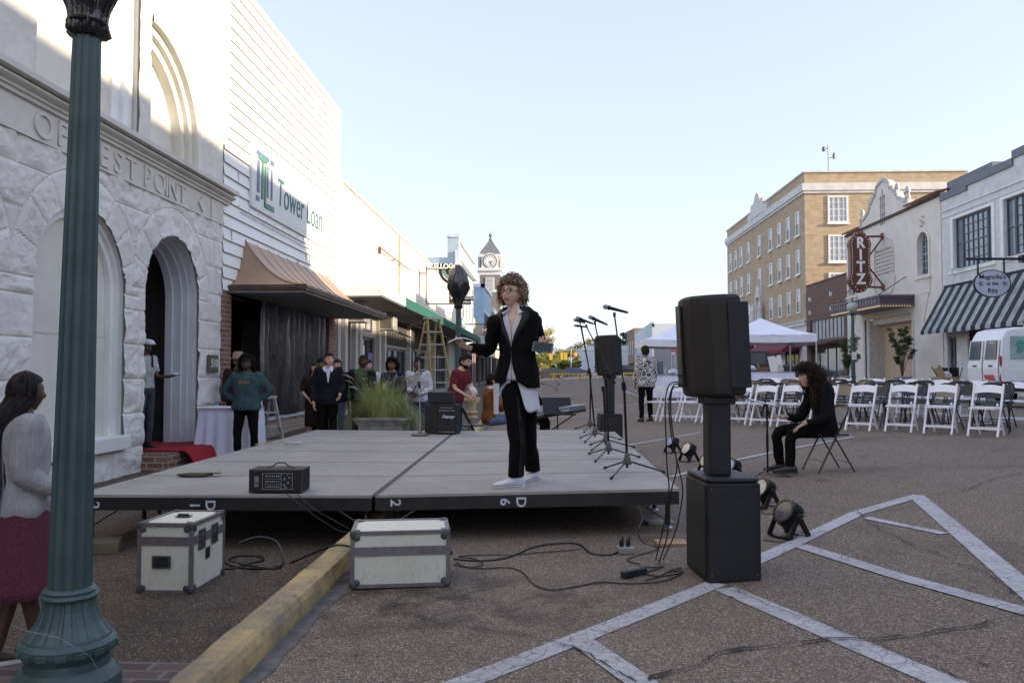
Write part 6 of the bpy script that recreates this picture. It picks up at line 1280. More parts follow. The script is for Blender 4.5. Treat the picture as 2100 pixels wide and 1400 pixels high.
def limb(mb, pts, rs, n=12):
    P0 = [Vector(p) for p in pts]; out = []; rr = []
    for i in range(len(P0) - 1):
        for k in range(5): t_ = k / 5; out.append(P0[i].lerp(P0[i + 1], t_)); rr.append(rs[i] + (rs[i + 1] - rs[i]) * t_)
    out.append(P0[-1]); rr.append(rs[-1]); out2 = out[:]
    for i in range(1, len(out) - 1): out2[i] = (out[i - 1] + out[i] * 2 + out[i + 1]) / 4
    mb.tube(out2, rr, n); return mb
def shoe(mb, A, fd, s=1.0, L_=.26, W=.048, m=0, sole=1):
    f = Vector(fd); f.z = 0; f.normalize(); r = Vector((-f.y, f.x, 0)); A = Vector(A); z0 = A.z - .09
    prof = [(-.075, .028, .07), (-.06, .034, .085), (-.02, .036, .095), (.03, .038, .078), (.08, .043, .058), (.13, .045, .042), (.165, .038, .034), (.185, .018, .026)]
    V = []; n = 12
    for (t_, hw, h) in prof:
        for j in range(n): a = 2 * math.pi * j / n; V.append(A + f * t_ * L_ / .26 + r * (hw * W / .048 * math.cos(a)) + Vector((0, 0, -A.z + z0 + .018 + (h - .01) * (.5 + .5 * math.sin(a)))))
    k = len(prof); mb.add(V, [(i * n + j, i * n + (j + 1) % n, (i + 1) * n + (j + 1) % n, (i + 1) * n + j) for i in range(k - 1) for j in range(n)] + [tuple(range(n - 1, -1, -1)), tuple(range((k - 1) * n, k * n))], m)
    out = [(t_ * L_ / .26, hw * W / .048 + .004) for t_, hw, h in prof]; out = [(-.088, .01)] + out + [(.196 * L_ / .26, .006)]
    poly = [A + f * a + r * b for a, b in out] + [A + f * a - r * b for a, b in out[::-1]]; n = len(poly)
    mb.add([Vector((p.x, p.y, z0)) for p in poly] + [Vector((p.x, p.y, z0 + .026)) for p in poly], [tuple(range(n))[::-1], tuple(range(n, 2 * n))] + [(i, (i + 1) % n, (i + 1) % n + n, i + n) for i in range(n)], sole)
def hairgeo(kind, c, rot, s, seed, L_=.3, nst=240, mats=1, r=.004, amp=.006, col2=.4, hz=.052, back=-.075, vol=1.0, rnd=1):
    random.seed(seed); mb = MB(); M4 = Matrix.Translation(c) @ rot.to_4x4() @ Matrix.Scale(s, 4); nu, nv = 40, 22; V = []
    K = {'short': 1.05, 'buzz': 1.03, 'long': 1.06, 'braids': 1.07, 'curly': 1.12, 'afro': 1.22}[kind] * vol
    def surf(d, k=K):
        lo = sm((-d.z - .2) / .8); return Vector((d.x * .080 * k * (1 - .2 * lo), d.y * .101 * k * (1 - .2 * lo if d.y > 0 else 1), d.z * .119 * (k if d.z > 0 else 1)))
    for i in range(nv + 1):
        for j in range(nu):
            ph = math.pi * .72 * i / nv; th = 2 * math.pi * j / nu; d = Vector((math.sin(ph) * math.cos(th), math.sin(ph) * math.sin(th), math.cos(ph))); p = surf(d); p += p.normalized() * amp * mn.noise(p * 34 + Vector((seed, 0, 0))); V.append(p)
    F = []
    for i in range(nv):
        for j in range(nu):
            q = (i * nu + j, (i + 1) * nu + j, (i + 1) * nu + (j + 1) % nu, i * nu + (j + 1) % nu); x, y, z = [sum(V[k][a] for k in q) / 4 for a in range(3)]
            lim = hz if y < -.045 else (hz - (y + .045) / .05 * .06 if y < .005 else back)
            if abs(x) > .05 and y < -.02: lim = max(lim, .0)
            if z > lim: F.append(q)
    mb.add([M4 @ v for v in V], F, 0)
    def rootd():
        while True:
            d = Vector((random.gauss(0, 1), random.gauss(0, 1), random.gauss(0, 1))).normalized()
            if d.z < (-.55 if d.y > 0 else .05 + max(0, -d.y - .35) * .55): continue
            return d
    for k in range(nst):
        d = rootd()
        if kind in ('afro', 'curly') and d.y < -.3 and d.z < (.62 if kind == 'afro' else .50): continue
        LL = L_ * (.12 if d.y < -.15 else 1); p = surf(d, K * .98); m = random.randint(1, rnd) if (mats > 1 and random.random() < col2) else 0; pts = [p]; q = p.copy()
        if kind in ('curly', 'afro'):
            ax = Vector((random.gauss(0, 1), random.gauss(0, 1), random.gauss(0, .6))).normalized(); R_ = random.uniform(.010, .019); o = d * random.uniform(.0, .03 if kind == 'curly' else .035); u = ax.orthogonal().normalized(); v = ax.cross(u); dn = Vector((0, 0, -1)) * random.uniform(0, LL); out = Vector((d.x, d.y, 0)) * random.uniform(.1, .45) * LL
            n_ = 13; t0 = random.uniform(0, 6)
            pts = [p + o + (dn + out) * (i / n_) + (u * math.cos(t0 + i * 1.0) + v * math.sin(t0 + i * 1.0)) * R_ for i in range(n_)]
            mb.tube([M4 @ x for x in pts], [r * s * (1.1 - .7 * i / n_) for i in range(n_)], 4, m=m)
        elif kind in ('long', 'braids'):
            if d.y < -.45 and d.z < .75: continue
            out = Vector((d.x, max(d.y, -.1) + .25, 0)); out.normalize(); Ls = L_ * random.uniform(.8, 1.05); n_ = 16; pts = []
            z_end = -.09; ph0 = math.acos(max(-1, min(1, d.z))); th0 = math.atan2(d.y, d.x)
            if math.sin(th0) < -.2: th0 = -.15 if math.cos(th0) > 0 else math.pi + .15
            for i in range(5): ph = ph0 + (1.75 - ph0) * i / 4; dd = Vector((math.sin(ph) * math.cos(th0), math.sin(ph) * math.sin(th0), math.cos(ph))); pts.append(surf(dd, K * random.uniform(.99, 1.03)))
            b = pts[-1]
            for i in range(1, n_): f = i / n_; w_ = .006 * math.sin(i * 1.7 + k) if kind == 'long' else .002 * math.sin(i * 3 + k); pts.append(b + Vector((b.x * .25 * f + w_, .04 * f * (1 if b.y > 0 else 0) + .02 * math.sin(f * 3) + (.13 * sm(f * 3) * (1 if b.y > -.03 else .3) if kind == 'braids' else 0), -Ls * f)))
            mb.tube([M4 @ x for x in pts], [r * s * (1 - .4 * i / len(pts)) * ((1 + .22 * (i % 2)) if kind == 'braids' else 1) for i in range(len(pts))], 5, m=m)
        else:
            t_ = Vector((random.gauss(0, .4), random.gauss(.3, .5), -.6 + random.gauss(0, .5))); t_ = (t_ - d * t_.dot(d)).normalized(); pts = [p, p + t_ * .015 + d * .004, p + t_ * .03 + d * .002]
            lim = hz if pts[-1].y < -.045 else -.2
            if pts[-1].z > lim: mb.tube([M4 @ x for x in pts], [r * s, r * s, r * .3 * s], 4, m=m)
    return mb
HM = {}
def hm(name, c, c2=None): return P('hair_' + name, c, .62, 30, .35, spec=.18)
M_ew = P('eye_white', (.34, .32, .30), .4); M_ir = P('iris_dark', (.02, .012, .008), .2)
def lips(c): return P('lips_%02x%02x' % (int(c[0] * 255), int(c[1] * 255)), (min(1, c[0] * .85), c[1] * .55, c[2] * .55), .5)
def person(label, loc, rot, H, sk, pose, top, bot, hair, sleeves='long', shoes=None, group=None, hem=.86, legs='trousers', hemf=0, vox=.018, hands=None, feet=None, ease=.018, male=False, beard=False, collar=None, head_s=1.0, sleeve_end=.93, skirt_z=.5, kids=None):
    """pose: Pose; hands: {'L':(dir,normal,curl)}; hair: (kind, mats, kwargs); returns the Empty"""
    s = H / 1.70; pr = thing('person', label, 'person', loc, rot, group); pr.scale = (s, s, s); J = pose.J; Vc = Vector
    b = torso(pose, .86, 1.50, 0, 22, .04)
    b.tube([pose.up(Vc((0, 0, 1.44))), pose.up(Vc((0, -.005, 1.50))), Vc(pose.hc) + Vc((0, .01, -.06))], [.055, .052, .050], 12)
    for S_ in 'LR':
        limb(b, [J[S_ + 'S'], J[S_ + 'E'], J[S_ + 'W']], [.050, .038, .024]); b.ell(J[S_ + 'S'], (.055, .055, .055), 10, 8)
        limb(b, [J[S_ + 'H'], J[S_ + 'K'], J[S_ + 'A']], [.082, .052, .036]); b.ell(J[S_ + 'H'], (.085, .09, .09), 10, 8)
    bd = remesh(b, vox, 3)
    for S_, sd in (('L', 1), ('R', -1)):
        h = (hands or {}).get(S_); w_ = Vc(J[S_ + 'W']); e = Vc(J[S_ + 'E'])
        if h is None: h = ((w_ - e).normalized() + Vc((0, 0, -.3)), Vc((-1 if S_ == 'R' else 1, 0, 0)), .35)
        hand(bd, w_ + (w_ - e).normalized() * .01, h[0], h[1], sd * (h[3] if len(h) > 3 else 1), h[2])
    hr = (Matrix.Rotation(pose.hy, 3, 'Z') @ Matrix.Rotation(pose.hp, 3, 'X') @ Matrix.Rotation(pose.hr, 3, 'Y')); headgeo(bd, pose.hc, hr, head_s, male, beard=beard)
    bo = bd.build('body', [skin(sk), lips(sk), hair[1][0] if hair else M_ir, M_ew, M_ir], pr, smooth=True)
    # trousers / skirt
    if legs == 'trousers':
        q = torso(pose, .84, 1.02, .010, 22, .04)
        for S_ in 'LR': limb(q, [Vc(J[S_ + 'H']), Vc(J[S_ + 'K']), Vc(J[S_ + 'A']) + Vc((0, 0, -.01))], [.100, .066, .055]); q.ell(J[S_ + 'H'], (.098, .10, .10), 10, 8)
        disp(remesh(q, vox, 3), .010, 13).build('trousers', bot, pr, smooth=True)
    elif legs == 'skirt':
        q = MB(); a, b_ = ringat(.92); n_ = 40; V = []
        for i in range(12): f = i / 11; z = 1.0 + (skirt_z - 1.0) * f; V += [Vc(((a + .012 + hemf * f) * math.cos(2 * math.pi * j / n_) * (1 + .03 * math.sin(j * 1.3) * f), (b_ + .015 + hemf * f) * math.sin(2 * math.pi * j / n_) * (1 + .05 * math.sin(j * 1.9) * f), z + pose.pz - .9)) for j in range(n_)]
        q.add(V, [(i * n_ + j, i * n_ + (j + 1) % n_, (i + 1) * n_ + (j + 1) % n_, (i + 1) * n_ + j) for i in range(11) for j in range(n_)]); q.build('skirt', bot, pr, smooth=True, solid=.006)
    # top
    q = torso(pose, hem, 1.462, ease, 26, .03, hem=hemf if legs != 'skirt' else 0)
    for S_ in 'LR':
        q.ell(J[S_ + 'S'], (.066 + ease * .5,) * 3, 10, 8); e, w_ = Vc(J[S_ + 'E']), Vc(J[S_ + 'W'])
        if sleeves == 'long': limb(q, [J[S_ + 'S'], e, e.lerp(w_, sleeve_end)], [.062 + ease * .6, .050 + ease * .5, .036 + ease * .3])
        elif sleeves == 'short': limb(q, [J[S_ + 'S'], Vc(J[S_ + 'S']).lerp(e, .72)], [.064 + ease * .5, .060 + ease * .5])
        elif sleeves == 'elbow': limb(q, [J[S_ + 'S'], Vc(J[S_ + 'S']).lerp(e, .95)], [.064 + ease * .5, .052 + ease * .5])
    tp = disp(remesh(q, vox * .95, 3), .012, 11, 3); to = tp.build('top', top, pr, smooth=True)
    if collar:
        m = MB()
        for sx in (-1, 1): m.add([pose.up(Vc(p)) for p in ((sx * .055, .05, 1.49), (sx * .068, -.03, 1.485), (sx * .012, -.088, 1.44), (sx * .055, -.10, 1.40), (sx * .09, -.04, 1.445), (sx * .085, .05, 1.455))], [(0, 1, 2, 3, 4, 5)])
        m.build('collar', collar, pr, solid=.006)
    if shoes:
        for S_ in 'LR': m = MB(); shoe(m, J[S_ + 'A'], (feet or {}).get(S_, (0, -1, 0))); m.build('shoe', shoes, pr, smooth=False)
    if hair: hairgeo(hair[0], Vc(pose.hc), hr, head_s, hash(label) % 97 if False else len(label), mats=len(hair[1]), **hair[2]).build('hair', list(hair[1]), pr, smooth=True)
    return pr, pose
def glasses(pr, pose, mat, s=1.0):
    hr = (Matrix.Rotation(pose.hy, 3, 'Z') @ Matrix.Rotation(pose.hp, 3, 'X') @ Matrix.Rotation(pose.hr, 3, 'Y')); M4 = Matrix.Translation(pose.hc) @ hr.to_4x4(); m = MB()
    for sx in (-1, 1):
        m.tube([M4 @ Vector((sx * .033 + .025 * math.cos(a) * (1 if True else 1), -.107 + .006 * abs(math.cos(a)), .002 + (.019 if math.sin(a) > 0 else .021) * math.sin(a))) for a in [k * math.pi / 8 for k in range(17)]], .0027, 5)
        m.tube([M4 @ Vector((sx * .058, -.10, .010)), M4 @ Vector((sx * .078, -.03, .008)), M4 @ Vector((sx * .08, .01, 0))], .0025, 5)
    m.tube([M4 @ Vector((-.009, -.107, .008)), M4 @ Vector((.009, -.107, .008))], .0025, 5); m.build('glasses', mat, pr, smooth=True)
DK, MD, LT_ = (.085, .044, .028), (.18, .10, .062), (.60, .37, .28)
M_hblk = hm('black', (.008, .007, .007)); M_hbrn = hm('brown', (.035, .018, .010)); M_hred = hm('auburn', (.085, .038, .020)); M_hdb = hm('dark_brown', (.018, .011, .008)); M_hbl = hm('honey', (.21, .135, .07)); M_hgr = hm('grey_brown', (.12, .09, .065)); M_blondtip = hm('sand_tip', (.19, .12, .045))
C_blk = cloth('black_wool', (.012, .011, .011)); C_blk2 = cloth('black_trousers', (.010, .009, .009), 8, .3); C_satin = P('black_satin', (.008, .007, .007), .5, 8, .2, spec=.3); C_wht = cloth('white_cotton', (.68, .68, .74), 6, .06); C_sneak = P('white_canvas_shoe', (.66, .66, .70), .6, 20, .06); C_sole = P('rubber_sole', (.6, .6, .6), .6)
V3 = Vector
# ---- the woman on the stage
Yw_ = 6.95; o = onS(1063, 996); sc_w = Yw_ ; org = V3((onY(1061, 762, Yw_).x, Yw_, SZ(.0) + .002))
Sw = 1.74 / 1.70
def J_(px, py, dy=0.): p = onY(px, py, Yw_ + dy); return tuple((p - org) / Sw)
f1, f2 = onS(1058, 998), onS(1092, 985); 
ps = Pose(yaw=R(-22), LS=J_(1015, 661, -.04), LE=J_(1004, 720, .05), LW=J_(962, 713, -.20), RS=J_(1096, 661, .06), RE=J_(1107, 714, .10), RW=J_(1111, 700, -.20), hc=V3(J_(1049, 601, -.03)), hy=R(-27), hp=R(-5), hr=R(3),
          LH=J_(1050, 806, -.03), RH=J_(1080, 806, .05), LK=J_(1062, 905, -.10), RK=J_(1084, 905, .12), LA=tuple((f1 - org) / Sw + V3((.0, 0, .09))), RA=tuple((f2 - org) / Sw + V3((0, 0, .09))))
W_ = thing('person', 'woman with curly hair and glasses in a black blazer standing on the stage', 'person', org); W_.scale = (Sw,) * 3
b = torso(ps, .86, 1.50, 0, 24, .035); b.tube([ps.up(V3((0, 0, 1.43))), V3(ps.hc) + V3((.02, .03, -.11)), V3(ps.hc) + V3((0, .01, -.05))], [.052, .048, .046], 14)
J = ps.J
for S_ in 'LR': limb(b, [J[S_ + 'S'], J[S_ + 'E'], J[S_ + 'W']], [.046, .034, .023]); limb(b, [J[S_ + 'H'], J[S_ + 'K'], J[S_ + 'A']], [.08, .05, .034]); b.ell(J[S_ + 'H'], (.082, .085, .09), 10, 8)
bd = remesh(b, .013, 3); hr = Matrix.Rotation(ps.hy, 3, 'Z') @ Matrix.Rotation(ps.hp, 3, 'X') @ Matrix.Rotation(ps.hr, 3, 'Y')
hand(bd, V3(J['LW']), (-.75, -.35, .25), (.15, -.4, .8), 1, .42, .98); hand(bd, V3(J['RW']), (.18, -.85, -.15), (-.1, .0, 1), -1, .55, .98)
headgeo(bd, ps.hc, hr, 1.0, False, 64, 48); SKW = (.66, .42, .33)
bd.build('body', [skin(SKW), P('lips_rose', (.38, .14, .13), .45), M_hdb, M_ew, M_ir], W_, smooth=True); glasses(W_, ps, P('tortoise_frame', (.035, .014, .010), .25))
def shell(zt, zb, ease, opn, hemf=0, n=44, th=.007, P_=ps, wob=0, zlo=None, T=TR, dz=.025, fl2=0):
    mb = MB(); V = []; m = int((zt - zb) / dz)
    for i in range(m + 1):
        for j in range(n + 1):
            z = zb + (zt - zb) * i / m; o1, o2 = opn(z); th_ = -math.pi / 2 + o1 + (2 * math.pi - o1 - o2) * j / n
            if zlo: z0_ = zlo(th_); z = z0_ + (zt - z0_) * i / m
            a, b_ = ringat(max(z, .86), T); fl = hemf * max(0, 1.0 - z) + fl2 * max(0, .84 - z); k = ease + fl + (wob + fl2 * .05) * math.sin(th_ * 9) * max(0, .86 - z) * 3; V.append(P_.up(V3(((a + k) * math.cos(th_), (b_ + k) * math.sin(th_), z))))
    mb.add(V, [(i * (n + 1) + j, i * (n + 1) + j + 1, (i + 1) * (n + 1) + j + 1, (i + 1) * (n + 1) + j) for i in range(m) for j in range(n)]); return mb
vn = lambda z: .02 + .50 * sm((z - 1.24) / .26) 
shell(1.475, .86, .008, lambda z: (vn(z) * .75, vn(z) * .75)).build('shirt', C_wht, W_, smooth=True, solid=.003)
def tail(th_):
    c, s_ = math.cos(th_), math.sin(th_); return .775 - .17 * sm((c - .2) / .6) - .05 * sm((-c - .2) / .5) - .008 * math.sin(th_ * 6) + .07 * sm((-s_ - .75) / .2)
shell(.92, .6, .002, lambda z: (.22, .10), .0, 60, wob=.0, zlo=tail, fl2=.16).build('shirt_tail', C_wht, W_, smooth=True, solid=.003)
pt = J_(1013, 788, -.02); MB().add([V3(J_(1012, 786, -.08)), V3(J_(1024, 786, -.12)), V3(J_(1022, 848, -.12)), V3(J_(1013, 848, -.09)), V3(J_(1017.5, 786, -.13)), V3(J_(1017, 849, -.13))], [(0, 4, 5, 3), (4, 1, 2, 5)]).build('shirt_tail', C_wht, W_, solid=.003)
TJ = [(.78, .178, .128), (.86, .172, .124), (.94, .166, .120), (1.0, .150, .110), (1.08, .136, .102), (1.18, .148, .110), (1.28, .166, .118), (1.36, .178, .112), (1.41, .170, .098), (1.445, .110, .080), (1.475, .075, .066)]
jo = lambda z: ((.02 + .50 * sm((z - 1.10) / .34)) if z > 1.08 else .02 + .26 * sm((1.06 - z) / .26), (.02 + .50 * sm((z - 1.10) / .34)) if z > 1.08 else .02 + .22 * sm((1.06 - z) / .26))
jk = MB(); V = []; n = 52; zs = [.80 + .0245 * i for i in range(28)]
for i, z in enumerate(zs):
    o1, o2 = jo(z); 
    for j in range(n + 1):
        th_ = -math.pi / 2 + o1 + (2 * math.pi - o1 - o2) * j / n; zz = z
        if i < 6: e = min(j, n - j) / n; zz = z + (.045 * sm((.10 - e) / .1)) * (1 - i / 6)
        a, b_ = ringat(max(zz, .80), TJ); V.append(ps.up(V3(((a + .014) * math.cos(th_), (b_ + .016) * math.sin(th_), zz))))
jk.add(V, [(i * (n + 1) + j, i * (n + 1) + j + 1, (i + 1) * (n + 1) + j + 1, (i + 1) * (n + 1) + j) for i in range(len(zs) - 1) for j in range(n)])
jo_ = disp(jk, .006, 12).build('jacket', C_blk, W_, smooth=True, solid=.009)
for S_ in 'LR': sl = MB(); e, w_ = V3(J[S_ + 'E']), V3(J[S_ + 'W']); limb(sl, [J[S_ + 'S'], e, e.lerp(w_, .96)], [.066, .054, .040]); sl.ell(J[S_ + 'S'], (.068, .066, .066), 12, 9); disp(remesh(sl, .014, 3), .012, 15, 2).build('sleeve', C_blk, jo_, smooth=True)
pass
for sx in (-1, 1):     # satin lapels and white collar points
    m = MB(); A = []; B = []
    for k in range(13):
        z = 1.10 + .352 * k / 12; o1, o2 = jo(z); th_ = -math.pi / 2 + (o1 if sx > 0 else -o2); a, b_ = ringat(z, TJ); w0 = .055 * math.sin(math.pi * min(1, k / 9.5) * .5) * (1 if k < 10 else 1 - (k - 9) / 5); d0 = .024
        A.append(ps.up(V3(((a + d0) * math.cos(th_), (b_ + d0) * math.sin(th_), z)))); t2 = th_ + sx * w0 / .14; B.append(ps.up(V3(((a + d0 + .006) * math.cos(t2), (b_ + d0 + .006) * math.sin(t2), z + .01))))
    m.add(A + B, [(i, i + 1, i + 14, i + 13) for i in range(12)]); m.build('lapel', C_satin, jo_, smooth=True, solid=.005)
    m = MB(); m.add([ps.up(V3(p)) for p in ((sx * .058, .045, 1.505), (sx * .062, -.02, 1.50), (sx * .028, -.085, 1.445), (sx * .070, -.135, 1.40), (sx * .112, -.085, 1.425), (sx * .095, .0, 1.462), (sx * .085, .05, 1.468))], [(0, 1, 5, 6), (1, 2, 3, 4, 5)]); m.build('collar', C_wht, W_, solid=.004)
m = MB(); m.add([ps.up(V3(p)) for p in ((-.06, .055, 1.50), (.06, .055, 1.50), (.09, .075, 1.455), (-.09, .075, 1.455))], [(0, 1, 2, 3)]); m.build('collar', C_wht, W_, solid=.004)
q = torso(ps, .86, 1.0, .004, 22, .04)
for S_ in 'LR': limb(q, [J[S_ + 'H'], J[S_ + 'K'], V3(J[S_ + 'A']) + V3((0, .0, .02)), V3(J[S_ + 'A']) + V3((0, 0, -.012))], [.094, .070, .068, .071]); q.ell(J[S_ + 'H'], (.094, .096, .10), 12, 8)
tr = disp(remesh(q, .014, 3), .008, 14, 5).build('trousers', C_blk2, W_, smooth=True)
h_, k_, a_ = V3(J['LH']), V3(J['LK']), V3(J['LA']); m = MB(); off = lambda p, r: p + V3((.52, -.86, 0)) * r
pts = [off(h_, .088), off(h_.lerp(k_, .5), .082), off(k_, .067), off(k_.lerp(a_, .5), .067), off(a_, .069)]; m.add([p + V3((.86, .52, 0)) * q_ for p in pts for q_ in (-.014, .014)], [(2 * i, 2 * i + 1, 2 * i + 3, 2 * i + 2) for i in range(4)]); m.build('satin_stripe', C_satin, tr, solid=.006)
for S_, fd, q in (('LA', (-.93, -.36, 0), .265), ('RA', (-.5, -.86, 0), .25)):
    m = MB(); shoe(m, J[S_], fd, L_=q); so = m.build('sneaker', [C_sneak, C_sole], W_); f = V3(fd).normalized(); r = V3((-f.y, f.x, 0)); A = V3(J[S_]); m = MB(); c_ = [(-.089, .012), (-.076, .034), (-.02, .041), (.03, .043), (.08, .048), (.13, .05), (.166, .043), (.19, .022), (.199, .0)]
    pp = [A + f * a + r * b for a, b in c_] + [A + f * a - r * b for a, b in c_[::-1]]; m.tube([V3((p.x, p.y, A.z - .09 + .020)) for p in pp], .0022, 4); m.tube([V3((p.x, p.y, A.z - .09 + .006)) for p in pp], .0015, 4); m.build('sole_stripe', P('stripe_dark', (.05, .04, .07), .6), so)
    m = MB(); [m.tube([A + f * (.05 + .022 * k) + r * .018 + V3((0, 0, -.09 + .092 - .013 * k)), A + f * (.05 + .022 * k) - r * .018 + V3((0, 0, -.09 + .092 - .013 * k))], .0035, 4) for k in range(4)]; m.build('laces', C_wht, so)
 
hairgeo('curly', V3(ps.hc), hr, 1.0, 11, mats=3, L_=.075, nst=1100, r=.0027, hz=.060, back=-.10, vol=1.06, col2=.42, amp=.012, rnd=2).build('hair', [P('curl_brown', (.15, .085, .05), .5, 30, .3), P('curl_ash', (.30, .22, .145), .5, 30, .3), P('curl_blond', (.46, .34, .21), .5, 30, .3)], W_, smooth=True)
ph = thing('phone', 'dark phone in a grey case held in her raised right-hand side hand', 'phone', onY(1113, 712, Yw_ - .34), (R(62), R(7), R(-8))); ph['label'] = 'dark phone in a grey case held by the standing woman'
MB().box(-.085, .085, -.045, .045, -.006, .006).build('case', P('phone_case', (.10, .11, .115), .45), ph, bev=.005); MB().box(-.072, .072, -.036, .036, .0062, .0075).build('screen', P('phone_screen', (.01, .02, .017), .08), ph)
pa = MB(); pa.grid(lambda u, v: ((u - .5) * .22, (v - .5) * .20, .035 * math.sin(u * 3.1) - .02 * u), 10, 4); tag(pa.build('paper_sheets', P('paper', (.62, .62, .60), .6), None, onY(946, 699, Yw_ - .30), (R(4), R(-7), R(6)), smooth=True, solid=.0015), 'curled white paper sheets held out by the standing woman', 'paper')
# ---- everyone else
def at(px, Y, z=None): p = onY(px, 762, Y); return V3((p.x, Y, G(p.x, Y) if z is None else z))
def fitH(pyt, Y, z0, extra=0): return (onY(1050, pyt, Y).z - z0 - extra)
C_teal = cloth('teal_sweatshirt', (.045, .085, .09)); C_nvy = cloth('navy_sweatshirt', (.018, .024, .055)); C_grn = cloth('olive_green_shirt', (.065, .10, .05)); C_mar = cloth('maroon_shirt', (.16, .028, .038)); C_brn = cloth('brown_sweater', (.20, .085, .035)); C_jean = cloth('blue_denim', (.05, .075, .14)); C_ljean = cloth('light_denim', (.13, .19, .30)); C_dsh = P('dark_shoes', (.02, .018, .016), .5); C_dbr = cloth('dark_brown_dress', (.035, .020, .015)); C_wjk = cloth('white_jacket', (.60, .59, .62)); C_gry = cloth('grey_shirt', (.42, .45, .44)); C_slate = cloth('slate_trousers', (.06, .068, .08)); C_blazer = cloth('charcoal_black_blazer', (.014, .014, .015)); C_lil = cloth('pale_shirt', (.5, .5, .52))
SD = [C_dsh, C_dsh]
Yp = 12.4; lo = at(506, Yp); pz = Pose(fat=1.22, LE=(-.36, .06, 1.16), LW=(-.21, .04, 1.02), RE=(.36, .06, 1.16), RW=(.21, .04, 1.02), LA=(-.13, .02, .09), RA=(.13, .02, .09), LK=(-.13, -.02, .49), RK=(.13, -.02, .49))
t_, _ = person('woman with full black hair and face mask in a teal sweatshirt, hands on hips', lo, R(8), fitH(732, Yp, lo.z), DK, pz, C_teal, C_blk2, ('afro', [M_hblk], dict(nst=420, L_=.09, r=.0055, back=-.12)), shoes=SD, ease=.03, hem=.86, vox=.02)
m = MB(); m.ell(V3(pz.hc) + V3((0, -.062, -.045)), (.062, .045, .048), 14, 10); m.build('face_mask', P('black_mask', (.02, .018, .02), .8), t_, smooth=True)
text('print', 'SPIRIT', .065, P('orange_print', (.35, .13, .07), .7), t_, (0, -.172, 1.30), (R(86), 0, 0), .003, .001)
lo = at(488, 14.2); pz = Pose(); t_, _ = person('person in a wide straw hat standing in the dark entrance behind the teal sweatshirt', lo, R(20), fitH(728, 14.2, lo.z), MD, pz, C_dbr, C_blk2, None, vox=.026, shoes=SD)
m = MB(); m.lathe([(.0, .0), (.17, -.02), (.175, -.012), (.095, .0), (.09, .085), (.06, .11), (.0, .11)], 24).xf(Matrix.Translation(pz.hc + V3((0, 0, .06)))); m.build('straw_hat', P('straw', (.30, .22, .12), .8, 30, .3), t_, smooth=True)
gb = 'onlookers standing on the sidewalk behind the stage'
Yp = 14.4; lo = at(672, Yp); t_, _ = person('man in a black zip jacket and white shirt standing left of the grass planter', lo, R(18), fitH(725, Yp, lo.z), LT_, Pose(hy=R(12), hp=R(-6), side=R(2), yaw=R(-6), LE=(-.25, .05, 1.12), LW=(-.24, -.08, .86), RW=(.20, -.20, 1.0), RE=(.25, .02, 1.12)), cloth('black_jacket', (.015, .016, .020)), C_blk2, ('short', [M_hdb], dict(nst=260, r=.005, amp=.01, back=-.09)), group=gb, male=True, ease=.034, shoes=SD, hem=.82)
m = MB(); m.add([(-.045, -.148, 1.45), (.045, -.148, 1.45), (.004, -.16, 1.20), (-.004, -.16, 1.20)], [(0, 1, 2, 3)]); m.build('shirt_front', C_wht, t_, solid=.02)
m = MB(); [m.add([(sx * .05, -.09, 1.49), (sx * .01, -.165, 1.43), (sx * .06, -.17, 1.38), (sx * .095, -.10, 1.45)], [(0, 1, 2, 3)]) for sx in (-1, 1)]; m.build('collar', C_wht, t_, solid=.008)
Yp = 14.9; lo = at(645, Yp); person('long-haired woman in a dark brown dress beside the black-jacketed man', lo, R(25), fitH(745, Yp, lo.z), LT_, Pose(hy=R(10), LW=(-.14, -.18, 1.0), LE=(-.24, .0, 1.13), RW=(.08, -.2, 1.0)), C_dbr, C_dbr, ('long', [M_hbrn], dict(nst=260, L_=.34, r=.007)), sleeves='elbow', legs='skirt', skirt_z=.45, group=gb, vox=.022, shoes=SD)
lo = at(658, 15.5); person('person with hair pulled back, only the dark face showing behind the couple', lo, R(10), fitH(737, 15.5, lo.z), MD, Pose(), C_blk, C_blk2, ('short', [M_hblk], dict(nst=100, r=.005)), group=gb, vox=.028)
lo = at(692, 15.2); person('dark-haired young woman in navy peeking from behind the black-jacketed man', lo, R(-10), fitH(738, 15.2, lo.z), LT_, Pose(hy=R(12)), C_nvy, C_ljean, ('long', [M_hblk], dict(nst=220, L_=.2, r=.006)), group=gb, vox=.022)
Yp = 15.0; lo = at(741, Yp); t_, _ = person('man with bleached curls in an olive T-shirt and open jacket behind the grass', lo, R(8), fitH(730, Yp, lo.z), DK, Pose(hy=R(5), fat=1.05, side=R(3), yaw=R(6)), C_grn, C_blk2, ('short', [M_hblk, M_blondtip], dict(nst=300, r=.005, back=-.04, vol=1.03, amp=.014)), group=gb, male=True)
m = MB()
for sx in (-1, 1): m.grid(lambda u, v: ((sx * (.12 + .10 * math.sin(u * 3.1))), -.12 + .25 * u - .02 * math.sin(u * 3), .88 + .56 * v), 8, 6); limb(m, [(sx * .175, 0, 1.4), (sx * .22, .02, 1.12), (sx * .23, -.05, .9)], [.078, .066, .052])
m.build('open_jacket', cloth('black_jacket', (0, 0, 0)), t_, smooth=True, solid=.01)
lo = at(755, 15.6); person('short-haired person in a white T-shirt half hidden behind the olive T-shirt', lo, R(15), fitH(739, 15.6, lo.z), LT_, Pose(), C_wht, C_jean, ('short', [M_hbrn], dict(nst=120, r=.005)), sleeves='short', group=gb, vox=.026)
